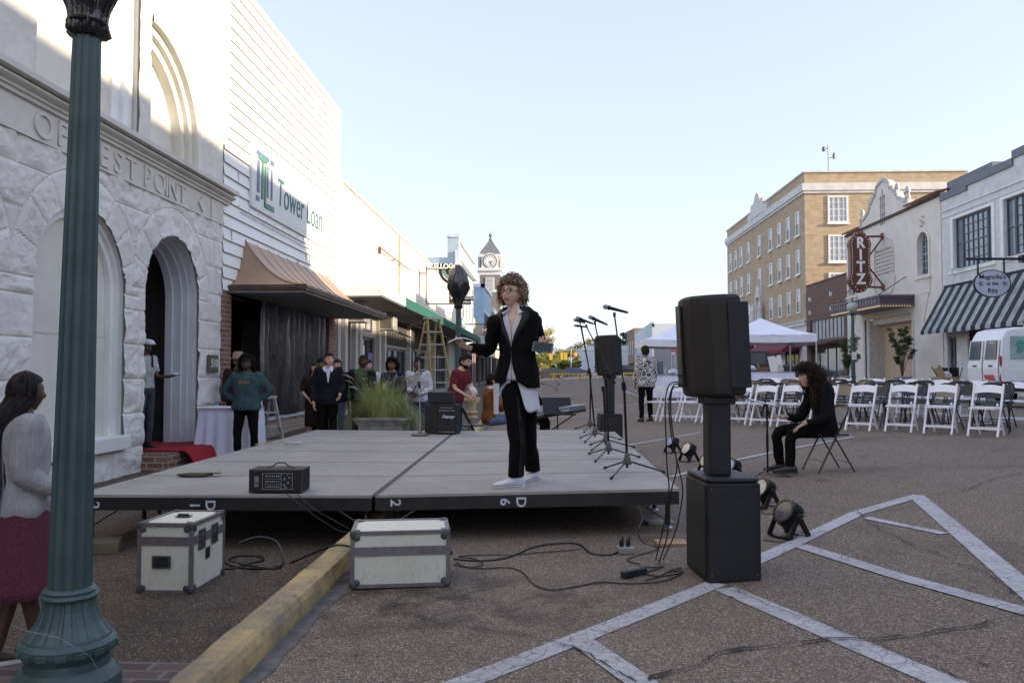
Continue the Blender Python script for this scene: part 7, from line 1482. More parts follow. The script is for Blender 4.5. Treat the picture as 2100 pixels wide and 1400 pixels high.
Yp = 14.9; lo = at(808, Yp); t_, pz = person('woman with curly black hair in a navy sweatshirt holding a cup behind the grass', lo, R(-18), fitH(737, Yp, lo.z), MD, Pose(fat=1.1, hy=R(8), side=R(-3), LE=(-.26, -.02, 1.12), LW=(-.06, -.26, 1.18), RE=(.25, -.02, 1.10), RW=(.03, -.27, 1.12)), C_nvy, C_jean, ('afro', [M_hblk], dict(nst=420, L_=.10, r=.0055, back=-.13, vol=.95)), group=gb)
q = t_.matrix_basis; cp = thing('paper_cup', 'white paper cup held by the navy sweatshirt woman', 'cup', (0, 0, 0)); s_ = t_.scale.x; cp.location = V3(t_.location) + Matrix.Rotation(R(-18), 3, 'Z') @ (V3((-.02, -.33, 1.13)) * s_); MB().lathe([(.026, 0), (.036, .10), (.033, .10), (.025, .01)], 16).build('cup', C_wht, cp); MB().lathe([(.037, .098), (.037, .106), (.02, .112)], 16).build('lid', M_sw, cp)
Yp = 15.6; lo = at(857, Yp); t_, pz = person('woman with glasses in a white jacket and jeans by the round-based microphone', lo, R(5), fitH(737, Yp, lo.z), MD, Pose(fat=1.12, hy=R(-5), LE=(-.26, 0, 1.10), LW=(-.10, -.24, 1.06), RE=(.26, 0, 1.10), RW=(.0, -.24, 1.02)), C_wjk, C_jean, ('short', [M_hbrn], dict(nst=200, r=.005, amp=.01)), group=gb, ease=.03, shoes=SD)
glasses(t_, pz, M_std); m = MB(); m.add([(-.06, -.152, 1.45), (.06, -.152, 1.45), (.09, -.165, 1.0), (-.05, -.165, 1.0)], [(0, 1, 2, 3)]); m.build('grey_shirt', C_gry, t_, solid=.01); m = MB(); m.tube([(.09, -.10, 1.46), (.02, -.185, 1.25), (-.12, -.17, 1.0)], .009, 6); m.tube([(-.06, -.08, 1.475), (0, -.15, 1.40), (.06, -.08, 1.475)], .02, 6); m.build('strap', M_std, t_)
Yp = 12.0; lo = V3(onX(297, 762, -6.02)); lo.z = .182; YD = lo.y
t_, pz = person('man in a white flat cap and pale T-shirt holding a plate in the arched doorway', lo, R(75), fitH(697, YD, lo.z), DK, Pose(hy=R(-15), hp=R(6), RE=(.22, -.04, 1.13), RW=(.18, -.27, 1.13), LE=(-.2, 0, 1.1)), C_gry, C_slate, ('buzz', [M_hblk], dict(nst=60, r=.003)), sleeves='short', shoes=SD, male=True, hands={'R': ((0, -1, .1), (0, 0, 1), .2)}, hem=.95)
m = MB(); m.ell(V3(pz.hc) + V3((0, -.01, .07)), (.095, .125, .055), 24, 10); m.ell(V3(pz.hc) + V3((0, -.10, .05)), (.07, .06, .02), 16, 8); m.build('flat_cap', P('white_cap', (.66, .66, .72), .7), t_, smooth=True)
MB().add([(-.012, -.137, 1.46), (.012, -.137, 1.46), (.012, -.15, 1.28), (-.012, -.15, 1.28)], [(0, 1, 2, 3)]).build('placket', M_std, t_, solid=.02); pl_ = V3(t_.location) + Matrix.Rotation(R(75), 3, 'Z') @ (V3((.18, -.40, 1.155)) * t_.scale.x)
pt_ = thing('paper_plate', 'white paper plate with foil held by the man in the doorway', 'plate', pl_); MB().lathe([(.0, 0), (.08, 0), (.12, .018), (.118, .022), (.08, .005)], 24).build('plate', C_wht, pt_); MB().ell((0, 0, .025), (.07, .07, .022), 14, 8, fn=lambda d: 1 + .25 * mn.noise(d * 5)).build('foil', P('foil', (.5, .52, .58), .3, 20, .3, metal=.6), pt_)
Yp = 14.3; lo = at(932, Yp, -.02); C_tatt = None
person('bearded man in a maroon T-shirt and jeans leaning over behind the amplifiers', lo, R(62), 1.66, LT_, Pose(lean=R(16), side=0, RE=(.20, -.16, 1.10), RW=(.14, -.34, .95), LE=(-.20, -.12, 1.12), LW=(-.13, -.36, .98), hp=R(12), hc=V3((0, -.24, 1.585)), fat=1.12), C_mar, C_jean, ('short', [M_hdb], dict(nst=300, r=.005, back=-.05)), sleeves='short', male=True, beard=True, head_s=1.14, shoes=SD, vox=.016)
Yp = 14.6; lo = at(1003, Yp, -.02); person('man in a brown sweater and white collar seated facing away behind the stage', lo, R(115), 1.72, LT_, Pose(pz=.50, lean=R(3), LK=(-.12, -.46, .52), LA=(-.12, -.42, .09), RK=(.12, -.46, .52), RA=(.12, -.42, .09), LE=(-.24, -.12, .76), LW=(-.16, -.36, .66), RE=(.24, -.12, .76), RW=(.16, -.36, .66)), C_brn, C_ljean, ('short', [M_hdb], dict(nst=260, r=.005)), male=True, collar=C_wht, shoes=SD, vox=.017)
Yp = 14.8; lo = at(1068, Yp, .02); person('keyboard player in black with one hand on the keys, mostly behind the standing woman', lo, R(75), 1.66, LT_, Pose(pz=.50, lean=R(20), LK=(-.14, -.46, .52), LA=(-.14, -.46, .09), RK=(.14, -.46, .52), RA=(.14, -.46, .09), LE=(-.22, -.30, .80), LW=(-.14, -.52, .80), RE=(.22, -.30, .80), RW=(.14, -.52, .80)), C_blk, C_blk2, ('short', [M_hblk], dict(nst=120, r=.005)), hands={'L': ((0, -1, -.25), (0, 0, -1), .3), 'R': ((0, -1, -.25), (0, 0, -1), .3)}, shoes=SD)
# ---- seated woman at right
Yp = 9.72; lo = V3((onY(1690, 762, Yp).x, Yp, 0)); lo.z = RD(lo.x, Yp)
def K_(px, py, dx=0): return (-dx, (onY(px, py, Yp).x - lo.x), onY(px, py, Yp).z - lo.z)
pz = Pose(pz=.492, lean=R(4), LK=K_(1597, 884, -.09), RK=K_(1616, 886, .0), LA=K_(1606, 953, -.12), RA=K_(1614, 960, .02), LS=(-.165, -.06, .975), RS=(.165, -.06, .975), LE=K_(1652, 862, -.24), LW=K_(1622, 856, -.20), RE=K_(1684, 856, .26), RW=K_(1641, 866, .12), hc=V3(K_(1656, 773)), hp=R(-2), LH=(-.09, 0, .50), RH=(.09, 0, .50))
pz.J['RK'] = (.10, pz.J['RK'][1], pz.J['RK'][2]); pz.J['RA'] = (.12, pz.J['RA'][1], .09); pz.J['LK'] = (-.12, pz.J['LK'][1], pz.J['LK'][2]); pz.J['LA'] = (-.13, pz.J['LA'][1], .09)
for q, x in (('LE', -.22), ('LW', -.17), ('RE', .25), ('RW', .19)): a = pz.J[q]; pz.J[q] = (x, a[1], a[2])
SKR = (.56, .32, .24)
t_, _ = person('woman with long auburn curls in a black blazer seated at a music stand', lo, R(-90), 1.70, SKR, pz, C_blazer, C_blk2, ('curly', [M_hblk, P('dark_auburn', (.045, .02, .012), .6, 30, .35, spec=.2)], dict(nst=1500, L_=.30, r=.0042, back=-.10, vol=1.20, hz=.040, col2=.5)), shoes=[P('worn_boot', (.035, .028, .024), .55, 12, .5), C_dsh], hands={'R': ((.0, -.8, -.45), (0, -.3, -1), .18), 'L': ((.0, -1, .05), (0, 0, -1), .15)}, vox=.014, hem=.82, ease=.02, male=False)
# ---- woman in the patterned jacket with her back to us
t = NT('scroll_pattern', .8); wv = t.n('ShaderNodeTexWave', wave_type='RINGS', rings_direction='SPHERICAL'); vo = t.n('ShaderNodeTexVoronoi'); vo.inputs['Scale'].default_value = 7; t.l(t.co, vo.inputs['Vector'])
sb_ = t.n('ShaderNodeVectorMath', operation='SUBTRACT'); t.l(t.co, sb_.inputs[0]); t.l(vo.outputs['Position'], sb_.inputs[1]); wv.inputs['Scale'].default_value = 9; wv.inputs['Distortion'].default_value = 1.5; t.l(sb_.outputs[0], wv.inputs['Vector']); t.col(t.ramp(wv.outputs[0], .42, .5, (.05, .055, .07), (.6, .58, .55)))
Yp = 19.0; lo = at(1324, Yp); person('woman seen from behind in a black and white scroll-pattern jacket by the tents', lo, R(195), fitH(711, Yp, lo.z), MD, Pose(fat=1.15), t.m, C_blk2, ('short', [M_hbrn], dict(nst=300, r=.006, amp=.01, back=-.1, vol=1.04)), shoes=SD, ease=.045, hem=.78, vox=.02)
# ---- girl with braids in the foreground, behind the lamp post
Yp = 3.95; lo = V3((onY(48, 762, Yp).x, Yp, SWZ)); C_knit = None
t = NT('grey_knit', .95); c = t.ramp(t.noise(6, 5), .3, .7, (.34, .33, .335), (.44, .43, .43)); kn = t.noise(1, 3, t.mapv((120, 120, 14))); t.col(t.mix(.5, c, t.ramp(kn, .35, .65, (.6, .6, .6), (1, 1, 1)), 'MULTIPLY')); t.bump(kn, .8, .008); C_knit = t.m
t = NT('raspberry_skirt', .9); t.col(t.mix(t.ramp(t.noise(140, 3, rough=.7), .42, .62, (0, 0, 0), (1, 1, 1)), (.07, .010, .022), (.16, .035, .055))); C_ras = t.m
pz = Pose(hy=R(12), LE=(-.20, .03, 1.12), LW=(-.16, -.22, 1.0), RE=(.23, .02, 1.12), RW=(.16, -.16, .90), RA=(.06, .10, .09), RK=(.08, .0, .49), LA=(-.10, -.1, .09))
person('girl with long braids, grey sweater and raspberry skirt beside the lamp post', lo, R(132), fitH(778, Yp, lo.z, -.02), DK, pz, C_knit, C_ras, ('braids', [M_hblk, P('braid_sheen', (.022, .014, .014), .6, spec=.2)], dict(nst=420, L_=.66, r=.0062, back=-.10, hz=.06, vol=.98, col2=.4)), legs='skirt', skirt_z=.42, hemf=.08, hem=.78, ease=.04, vox=.013, shoes=[P('brown_shoe', (.05, .03, .02), .5), C_sole])
# ================================================================= CHAIRS
M_wres = P('white_resin', (.82, .82, .86), .35, 6, .05); M_wpad = P('white_pad', (.62, .62, .64), .6)
def white_chair(loc, rot, label, group):
    c = thing('folding_chair', label, 'chair', loc, rot, group); w = .205
    for sx in (-1, 1):
        MB().bar((sx * w, -.20, 0), (sx * w, .17, .80), .028, .038, (0, -1, .4)).build('leg', M_wres, c, bev=.004); MB().bar((sx * (w - .034), .26, 0), (sx * (w - .034), -.06, .50), .024, .036, (0, 1, .4)).build('leg', M_wres, c, bev=.004)
    mb = MB(); n = 10; pts = [(-w + .012 + (2 * w - .024) * i / n, .158 + .02 * math.sin(math.pi * i / n) + 0, .665 - .0 * i) for i in range(n + 1)]
    V = []
    for i in range(n + 1):
        x = -w + .012 + (2 * w - .024) * i / n; b = .022 * math.sin(math.pi * i / n); zb, zt = .655 + b * .9, .765 + b * 1.2
        for z in (zb, zt): 
            y = .17 * z / .80 - .20 * (1 - z / .80) + b * .9; V += [(x, y - .009, z), (x, y + .009, z)]
    for i in range(n): a, b = 4 * i, 4 * i + 4; mb.f += [(a, b, b + 2, a + 2), (a + 1, a + 3, b + 3, b + 1), (a + 2, b + 2, b + 3, a + 3), (a, a + 1, b + 1, b)]
    mb.v = V; mb.mi = [0] * len(mb.f); mb.build('backrest', M_wres, c, smooth=False)
    s = MB().box(-w + .018, w - .018, -.22, .14, .415, .445).build('seat', M_wres, c, bev=.008); MB().box(-w + .04, w - .04, -.20, .11, .4455, .456).build('seat_pad', M_wpad, s, bev=.008)
    MB().bar((-w, -.15, .125), (w, -.15, .125), .014, .04, (0, 0, 1)).build('stretcher', M_wres, c); MB().bar((-w + .03, .205, .11), (w - .03, .205, .11), .014, .04, (0, 0, 1)).build('stretcher', M_wres, c)
    return c
M_bcf = P('chair_black_metal', (.016, .016, .018), .35, 6, .2, metal=.3); M_bei = P('beige_steel', (.20, .165, .105), .4, 5, .2); M_bpl = P('chair_black_plastic', (.022, .021, .023), .5, 6, .2)
def metal_chair(loc, rot, label, group, pad=True, fm=None):
    c = thing('folding_chair', label, 'chair', loc, rot, group); w = .215; fm = fm or M_bcf
    def back(z): return -.21 + .40 * z / .79
    pts = [(-w, -.21, 0), (-w, back(.6), .6), (-w + .005, back(.70), .70), (-w + .045, back(.765), .765), (-w + .11, back(.79), .79), (w - .11, back(.79), .79), (w - .045, back(.765), .765), (w - .005, back(.70), .70), (w, back(.6), .6), (w, -.21, 0)]
    MB().tube(pts, .0115, 7).build('frame', fm, c)
    for sx in (-1, 1): MB().tube([(sx * (w - .025), .24, 0), (sx * (w - .025), -.02, .46)], .010, 7).build('leg', fm, c)
    MB().tube([(-w + .02, .20, .12), (w - .02, .20, .12)], .006, 6).tube([(-w, -.14, .14), (w, -.14, .14)], .006, 6).build('stretcher', fm, c)
    V = []; n = 10; mb = MB()
    zt = .775 if pad else .80
    mb.grid(lambda u, v: ((-w + .015) + (2 * w - .03) * u, back(.56 + (zt - .56) * v) + .03 * math.sin(math.pi * u) - .004, .56 + (zt - .56) * v - (.045 * max(0, abs(u - .5) * 2 - .6) / .4 if v > .9 else 0)), n, 6)
    if not pad: mb.f = [f for i, f in enumerate(mb.f) if not (i // 10 == 4 and 3 <= i % 10 <= 6)]; mb.mi = [0] * len(mb.f)
    mb.build('backrest', M_bei if pad else M_bpl, c, solid=.008); MB().grid(lambda u, v: (-w + .025 + (2 * w - .05) * u, -.19 + .36 * v, .445 - .012 * math.sin(math.pi * u) * math.sin(math.pi * v)), 6, 6).build('seat', M_bpl, c, solid=.022)
    return c
ORD = ['first', 'second', 'third', 'fourth', 'fifth', 'sixth', 'seventh', 'eighth', 'ninth', 'tenth', 'eleventh', 'twelfth', 'thirteenth']
FR = [(2016, 896), (1922, 891), (1841, 887), (1758, 884.5), (1680, 881), (1614, 877), (1558, 875), (1508, 872), (1456, 869), (1410, 867), (1370, 865.5), (1329, 864)]
TH = R(-42); fwd = V3((math.sin(TH), -math.cos(TH), 0)); random.seed(21); rows = {}
base = []
for i, (px, py) in enumerate(FR): base.append(ong(px, py, RD) - fwd * .2)
ref = None
def gz(p): return V3((p.x, p.y, RD(p.x, p.y)))
for i, p in enumerate(base):
    lb = '%s white folding chair from the right in the front row' % ORD[i]; a = TH + R(random.uniform(-3, 3))
    ref = white_chair(gz(p), a, lb, 'white folding chairs, front row') if ref is None else dup(ref, gz(p), a, lb)
bA = metal_chair((0, 0, 0), 0, 'x', 'black folding chairs in the middle rows', True); bB = metal_chair((0, 0, 0), 0, 'x', 'black folding chairs in the middle rows', False); used = [False, False]
for r_ in (1, 2, 3):
    for i in range(9):
        p = base[min(i, 8)] - fwd * (.80 * r_) + V3((random.uniform(-.12, .12) - .15 * r_ * (1 if i < 4 else .5), random.uniform(-.08, .08), 0)); k = (i * 7 + r_ * 3 + i // 3) % 2; a = TH + R(random.uniform(-16, 12))
        lb = '%s chair from the right, row %s: black folding chair with %s' % (ORD[i], ('two', 'three', 'four')[r_ - 1], ('beige steel back', 'slotted plastic back')[k]); src = (bA, bB)[k]
        if not used[k]: used[k] = True; src.location = gz(p); src.rotation_euler = (0, 0, a); src['label'] = lb
        else: dup(src, gz(p), a, lb)
for i in range(9):
    p = base[i] - fwd * 3.35 + V3((random.uniform(-.1, .1) - .35, .1, 0)); dup(ref, gz(p), TH + R(random.uniform(-3, 3)), '%s white folding chair from the right in the rearmost row' % ORD[i], 'white folding chairs, rearmost row')
p = V3((onY(1697, 762, 9.72).x, 9.76, 0)); sc_ = metal_chair(gz(p), R(-84), 'brown-legged folding chair with a beige back under the seated auburn-haired woman', 'single folding chairs', True, P('bronze_tube', (.045, .032, .026), .35, 6, .2, metal=.4)); sc_.scale = (1, 1, .98)
p = at(968, 14.25, -.02); dup(bB, p, R(100), 'dark folding chair beside the bearded man in maroon', 'single folding chairs')
# ================================================================= MUSIC STANDS, KEYBOARD
def musicstand(name, label, pxb, Y, gzv, pole_top, desk, tilt, yaw, dims, sheet=True, lamps=False):
    s = thing('music_stand', label, 'music stand', (onY(pxb, 762, Y).x, Y, gzv), yaw, 'music stands'); h = onY(1050, pole_top, Y).z - gzv
    MB().tube([(0, 0, .05), (0, 0, h)], .011, 8).tube([(0, 0, .3), (0, 0, h * .6)], .015, 8).build('pole', M_std, s)
    for k in range(3): a = R(120 * k + 20); MB().tube([(0, 0, .10), (.14 * math.cos(a), .14 * math.sin(a), .05), (.26 * math.cos(a), .26 * math.sin(a), .012)], .011, 6, sq=.6).build('leg', M_std, s)
    w, d = dims; M4 = Matrix.Translation((0, 0, h)) @ Matrix.Rotation(tilt, 4, 'X'); dk = MB().box(-w / 2, w / 2, -.004, .0, -.12, d - .12).box(-w / 2, w / 2, -.05, -.004, -.124, -.12).xf(M4).build('desk', M_std, s); MB().ell((0, .02, h), (.025, .02, .025), 8, 6).build('joint', M_hand, s)
    if sheet: MB().box(-w * .42, w * .42, -.012, -.006, -.10, d * .92 - .12).xf(M4).build('sheet_music', C_wht, dk)
    if lamps:
        for x in (-.1, .05): MB().tube([M4 @ V3((.05, 0, d)), M4 @ V3((x * .5, -.02, d + .10)), M4 @ V3((x * 2 - .02, -.08, d + .11))], .005, 5).ell(M4 @ V3((x * 2 - .03, -.08, d + .11)), (.03, .012, .01), 8, 5).build('lamp', M_std, dk)
    return s
Ys = 9.55; xg = onY(1575, 762, Ys).x; musicstand('s', 'music stand with a nearly flat desk in front of the seated woman', 1572, Ys, RD(xg, Ys), 828, None, R(-76), R(78), (.50, .36), True)
Yk = 14.45; gk = RD(onY(1140, 762, Yk).x, Yk); musicstand('k', 'music stand with clip-on lamps rising over the keyboard', 1143, Yk, gk, 838, None, R(-28), R(14), (.52, .34), False, True)
kb_ = thing('keyboard', 'grey stage piano lettered on its rear panel behind the standing woman', 'keyboard', onY(1130, 846, Yk), (0, R(-9), R(0)), None); kb_.location.z -= .05
M_kg = P('keyboard_grey', (.13, .145, .18), .4, 5, .12)
MB().box(-.72, .62, 0, .32, 0, .10).build('body', M_kg, kb_, bev=.015); MB().box(-.60, .5, .07, .30, .101, .108).build('keys', C_wht, kb_); MB().box(-.72, .62, -.008, .02, -.02, .02).build('edge', M_std, kb_); MB().box(.15, .45, .01, .2, .103, .118).build('sheet_music', C_wht, kb_)
text('lettering', 'RD-700  Roland', .085, C_wht, kb_, (-.02, -.004, .055), (R(90), 0, 0), .003, .001, 1.25)
ks_ = thing('keyboard_stand', 'black crossed steel stand under the stage piano', 'stand', (kb_.location.x, Yk + .16, gk)); hz_ = kb_.location.z - gk - .03
MB().bar((-.38, 0, .01), (.42, 0, hz_ + .05), .04, .025).build('leg', M_std, ks_); MB().bar((.40, .03, .01), (-.38, .03, hz_ - .03), .04, .025).build('leg', M_std, ks_); MB().bar((.42, -.18, hz_ + .05), (.42, .18, hz_ + .05), .04, .03).build('arm', M_std, ks_); MB().bar((-.38, -.18, hz_ - .05), (-.38, .18, hz_ - .05), .04, .03).build('arm', M_std, ks_)
# ================================================================= PLANTER, GRASS, HYDRANT, LADDERS, TABLE
Yp = 14.45; pl = thing('planter', 'long pale concrete planter with a rolled rim behind the stage', 'planter', at(787, Yp), R(-3)); W_p = .47
def rr(w, d, z): return [(w, -d, z), (w, d, z), (-w, d, z), (-w, -d, z)]
zr = onY(787, 855, Yp).z - pl.location.z; lv = [(.80, -.42, 0), (.84, 0, .06), (.80, 0, .09), (.86, 0, zr - .14), (.93, 0, zr - .11), (.90, 0, zr - .10), (.98, 0, zr - .07), (1.04, 0, zr - .035), (1.03, 0, zr - .01), (.97, 0, zr), (.90, 0, zr - .005), (.88, 0, zr - .06)]
V = [v for k, _, z in lv for v in rr(W_p * k, .24 * k, z)]; MB().add(V, [(4 * i + j, 4 * i + (j + 1) % 4, 4 * i + 4 + (j + 1) % 4, 4 * i + 4 + j) for i in range(len(lv) - 1) for j in range(4)] + [(0, 3, 2, 1)]).build('pot', P('aged_concrete', (.25, .24, .215), .85, 5, .35, 40, .4), pl, bev=.01); MB().box(-.38, .38, -.18, .18, zr - .08, zr - .05).build('soil', P('soil', (.03, .02, .015), .9), pl)
gr = thing('ornamental_grass', 'big fountain of green ornamental grass with pale plumes in the concrete planter', 'grass plant', V3(pl.location) + V3((-.01, 0, zr - .05))); rng = random.Random(4); mb = MB(); pm = MB()
for k in range(3600):
    a = rng.uniform(0, 6.283); r0 = rng.uniform(0, 1) ** .6; x0, y0 = r0 * .34 * math.cos(a), r0 * .15 * math.sin(a); an = a + rng.gauss(0, .5); L_ = rng.uniform(.55, 1.0); sp = rng.uniform(.25, 1.55) if abs(math.cos(an)) > .72 or math.sin(an) > 0 else rng.uniform(.15, .85); V = []; dr = V3((math.cos(an), math.sin(an) * .7, 0)); sd_ = V3((-math.sin(an), math.cos(an), 0)) * rng.uniform(.0016, .0032)
    n_ = 7
    for i in range(n_ + 1): f = i / n_; hgt = L_ * (f * (1.15 - sp * .25) - sp * .95 * f * f * f); rad = L_ * sp * .62 * f ** 1.45; p = V3((x0, y0, 0)) + dr * rad + V3((0, 0, max(hgt * 1.0, -.25))); w_ = (1 - f * .85); V += [p - sd_ * w_, p + sd_ * w_]
    mb.add(V, [(2 * i, 2 * i + 1, 2 * i + 3, 2 * i + 2) for i in range(n_)], 0 if rng.random() < .5 else (1 if rng.random() < .62 else 2))
    if k % 110 == 0: q = p; tip = V3((x0, y0, 0)) + dr * rng.uniform(.15, .5) + V3((0, 0, rng.uniform(.45, .75))); pm.tube([tip + dr * .0, tip + dr * .08 + V3((0, 0, .05)), tip + dr * .17 + V3((0, 0, .055))], [.004, .013, .003], 5); pm.tube([(x0, y0, 0), tip * .6, tip], .0015, 3)
mb.build('blades', [P('grass_green', (.25, .33, .08), .6), P('grass_olive', (.36, .41, .13), .6), P('grass_straw', (.50, .43, .22), .7)], gr); pm.build('plumes', P('plume', (.30, .23, .17), .9, 30, .3), gr)
Yh = 20.0; hy = thing('fire_hydrant', 'pale yellow fire hydrant with a white bonnet near the kerb', 'fire hydrant', V3((onY(968, 762, Yh).x, Yh, .13 + BY(Yh)))); M_hy = P('hydrant_yellow', (.42, .36, .20), .5, 8, .2); hz = onY(968, 787, Yh).z - hy.location.z
k = hz / .80; MB().lathe([(.15 * k, 0), (.15 * k, .03), (.10 * k, .05), (.095 * k, .1), (.145 * k, .12), (.145 * k, .15), (.10 * k, .17), (.098 * k, .52 * k), (.14 * k, .54 * k), (.14 * k, .57 * k), (.1 * k, .58 * k)], 20).build('barrel', M_hy, hy); MB().lathe([(.13 * k, .57 * k), (.135 * k, .60 * k), (.12 * k, .66 * k), (.07 * k, .72 * k), (.03 * k, .74 * k), (.028 * k, .79 * k), (.0, .80 * k)], 20).build('bonnet', P('hydrant_white', (.60, .60, .56), .5), hy)
for a in (R(-90), R(0), R(180)): m = MB(); m.lathe([(.05, .08), (.05, .15), (.062, .155), (.062, .18), (.02, .20)], 12).xf(Matrix.Translation((0, 0, .42 * k)) @ Matrix.Rotation(a, 4, 'Z') @ Matrix.Rotation(R(90), 4, 'Y')); m.build('nozzle', M_hy, hy)
def stepladder(name, label, loc, rot, h, w0, w1, sp, m1, m2, n, group='stepladders on the sidewalk'):
    l = thing('stepladder', label, 'ladder', loc, rot, group)
    for s in (-1, 1): MB().bar((s * w0, -sp * .45, 0), (s * w1, -.04, h), .025, .07, (0, 1, 0)).build('rail', m1, l)
    for s in (-1, 1): MB().bar((s * w0 * .96, sp * .55, 0), (s * w1 * .96, .05, h - .03), .025, .05, (0, 1, 0)).build('rear_rail', m1, l)
    for k in range(n):
        f = (k + 1) / (n + 1); ww = w0 + (w1 - w0) * f; y = -sp * .45 * (1 - f) - .04 * f; MB().box(-ww, ww, y - .045, y + .045, h * f - .012, h * f + .012).build('step', m2, l); MB().bar((-ww * .96, sp * .55 * (1 - f) + .05 * f, h * f), (ww * .96, sp * .55 * (1 - f) + .05 * f, h * f), .02, .03).build('rear_brace', m2, l)
    MB().box(-w1 - .03, w1 + .03, -.09, .1, h, h + .05).build('top_cap', m2, l); return l
M_fib = P('fibreglass_yellow', (.33, .27, .10), .5, 12, .25); M_al2 = P('ladder_aluminium', (.42, .42, .40), .4, 10, .2, metal=.3)
Yl_ = 18.2; lo = at(886, Yl_); stepladder('l', 'tall yellow stepladder standing under the green canopy edge', lo, R(42), onY(875, 655, Yl_).z - lo.z, .34, .155, 1.25, M_fib, M_al2, 8)
lo = at(545, 14.0); stepladder('l', 'short aluminium stepladder behind the teal sweatshirt woman', lo, R(60), .95, .22, .15, .6, M_al2, M_al2, 3)
Yt = 13.25; ta = thing('side_table', 'small table against the stone corner left of the teal sweatshirt woman', 'table', (-5.08, Yt, SWZ + BY(Yt)), 0); zt_ = onY(480, 835, Yt).z - ta.location.z
MB().box(-.38, .38, -.34, .34, zt_ - .03, zt_).build('tabletop', M_board, ta)
for x in (-.34, .34):
    for y in (-.3, .3): MB().tube([(x, y, 0), (x, y, zt_ - .03)], .018, 6).build('leg', M_std, ta)
def drape(W, D, h, amp=.03, n=120, seed=0, drop=1.0, fl=.05):
    mb = MB(); per = []; 
    for i in range(n):
        t_ = i / n * 4; s_ = int(t_); f = t_ - s_; c = [(-W, -D), (W, -D), (W, D), (-W, D)]; a, b = c[s_], c[(s_ + 1) % 4]; per.append((a[0] + (b[0] - a[0]) * f, a[1] + (b[1] - a[1]) * f))
    V = []; m = 10
    for j in range(m + 1):
        f = j / m
        for i, (x, y) in enumerate(per):
            L_ = math.hypot(x / W, y / D); o = f * fl + amp * f * math.sin(i * 2 * math.pi / n * 17 + seed + 2 * math.sin(i * .13)) ; V.append((x * (1 + o / W * abs(x) / W) + .004, y * (1 + o / D * abs(y) / D), h + .006 - h * drop * f - (0 if j else 0)))
    mb.add(V, [(j * n + i, j * n + (i + 1) % n, (j + 1) * n + (i + 1) % n, (j + 1) * n + i) for j in range(m) for i in range(n)] + [tuple(range(n))]); return mb
M_clo = P('white_tablecloth', (.70, .70, .83), .75, 3, .06, 9, .25, bd=.03)
o = drape(.40, .36, zt_, .035, seed=1, drop=.97).build('tablecloth', M_clo, None, V3(ta.location), smooth=True); tag(o, 'pale tablecloth draped to the ground over the small table by the stone corner', 'tablecloth', 'white tablecloths')
# ================================================================= TENTS AND BUFFET TABLES
M_tent = P('tent_fabric', (.76, .76, .82), .6, 1.5, .06); M_tpole = P('tent_pole', (.5, .5, .52), .4, 4, .1, metal=.2)
def tent(x, y, label, rot=0):
    g = RD(x, y); t = thing('canopy_tent', label, 'tent', (x, y, g), rot, 'white canopy tents'); a = 1.52; he, hp_ = 2.10, 2.74; m = MB(); n = 12
    for s in range(4):
        c = [(-a, -a), (a, -a), (a, a), (-a, a)]; p, q = V3((*c[s], he)), V3((*c[(s + 1) % 4], he))
        def fn(u, v, p=p, q=q): b = p.lerp(q, u); k = v; z = he + (hp_ - he) * (k ** 1.25) + .0; r = b.lerp(V3((0, 0, 0)), k); return (r.x, r.y, z - .04 * math.sin(math.pi * u) * (1 - v) - .03 * math.sin(math.pi * v))
        m.grid(fn, n, 8); m.grid(lambda u, v, p=p, q=q: (p.lerp(q, u).x * (1 + .006 * math.sin(u * 40) * v), p.lerp(q, u).y * (1 + .006 * math.sin(u * 40) * v), he - .04 * math.sin(math.pi * u) * 1 - .27 * v), 24, 3)
    m.build('canopy', M_tent, t, smooth=False)
    for sx in (-1, 1):
        for sy in (-1, 1): MB().box(sx * a * .985 - .02, sx * a * .985 + .02, sy * a * .985 - .02, sy * a * .985 + .02, 0, he).build('leg', M_tpole, t)
    m = MB()
    for s in range(4): c = [(-a, -a), (a, -a), (a, a), (-a, a)]; p, q = V3((*c[s], he - .25)), V3((*c[(s + 1) % 4], he - .25)); m.bar(p * .98 + V3((0, 0, .005)), p.lerp(q, .5) + V3((0, 0, .22)), .02, .02); m.bar(p.lerp(q, .5) + V3((0, 0, .22)), q * .98, .02, .02)
    m.build('truss', M_tpole, t); return t
tx = onY(1570, 762, 29.6).x; tent(tx, 30.2, 'white canopy tent over the buffet, right of the near loudspeaker'); tx2 = onY(1392, 762, 33).x; tent(tx2, 33.3, 'white canopy tent left of the near loudspeaker, behind the patterned jacket')
def buffet(px0, px1, Y, label, clab, tlab, h=.76):
    a, b = onY(px0, 762, Y).x, onY(px1, 762, Y).x; c = (a + b) / 2; g = RD(c, Y); t = thing('folding_table', tlab, 'table', (c, Y, g), 0, 'folding tables under white cloths'); W = (b - a) / 2; MB().box(-W + .02, W - .02, -.37, .37, h - .03, h).build('tabletop', C_wht, t)
    for sx in (-1, 1):
        for sy in (-1, 1): MB().tube([(sx * W * .85, sy * .3, 0), (sx * W * .85, sy * .3, h - .03)], .015, 6).build('leg', M_std, t)
    o = drape(W, .39, h, .03, 160, seed=px0, drop=.9).build('tablecloth', M_clo, None, (c, Y, g), smooth=True); tag(o, clab, 'tablecloth', 'white tablecloths'); return c, g + h + .008
cx_, zt1 = buffet(1498, 1622, 26.2, '', 'white cloth over the buffet table right of the near loudspeaker', 'buffet table below the right-hand tent', .80); cx2, zt2 = buffet(1336, 1410, 27.0, '', 'white cloth hanging over the table beside the patterned jacket', 'folding table next to the patterned jacket woman', .80)
cha = None; M_sil = P('silver', (.45, .46, .48), .25, 12, .3, metal=.8)
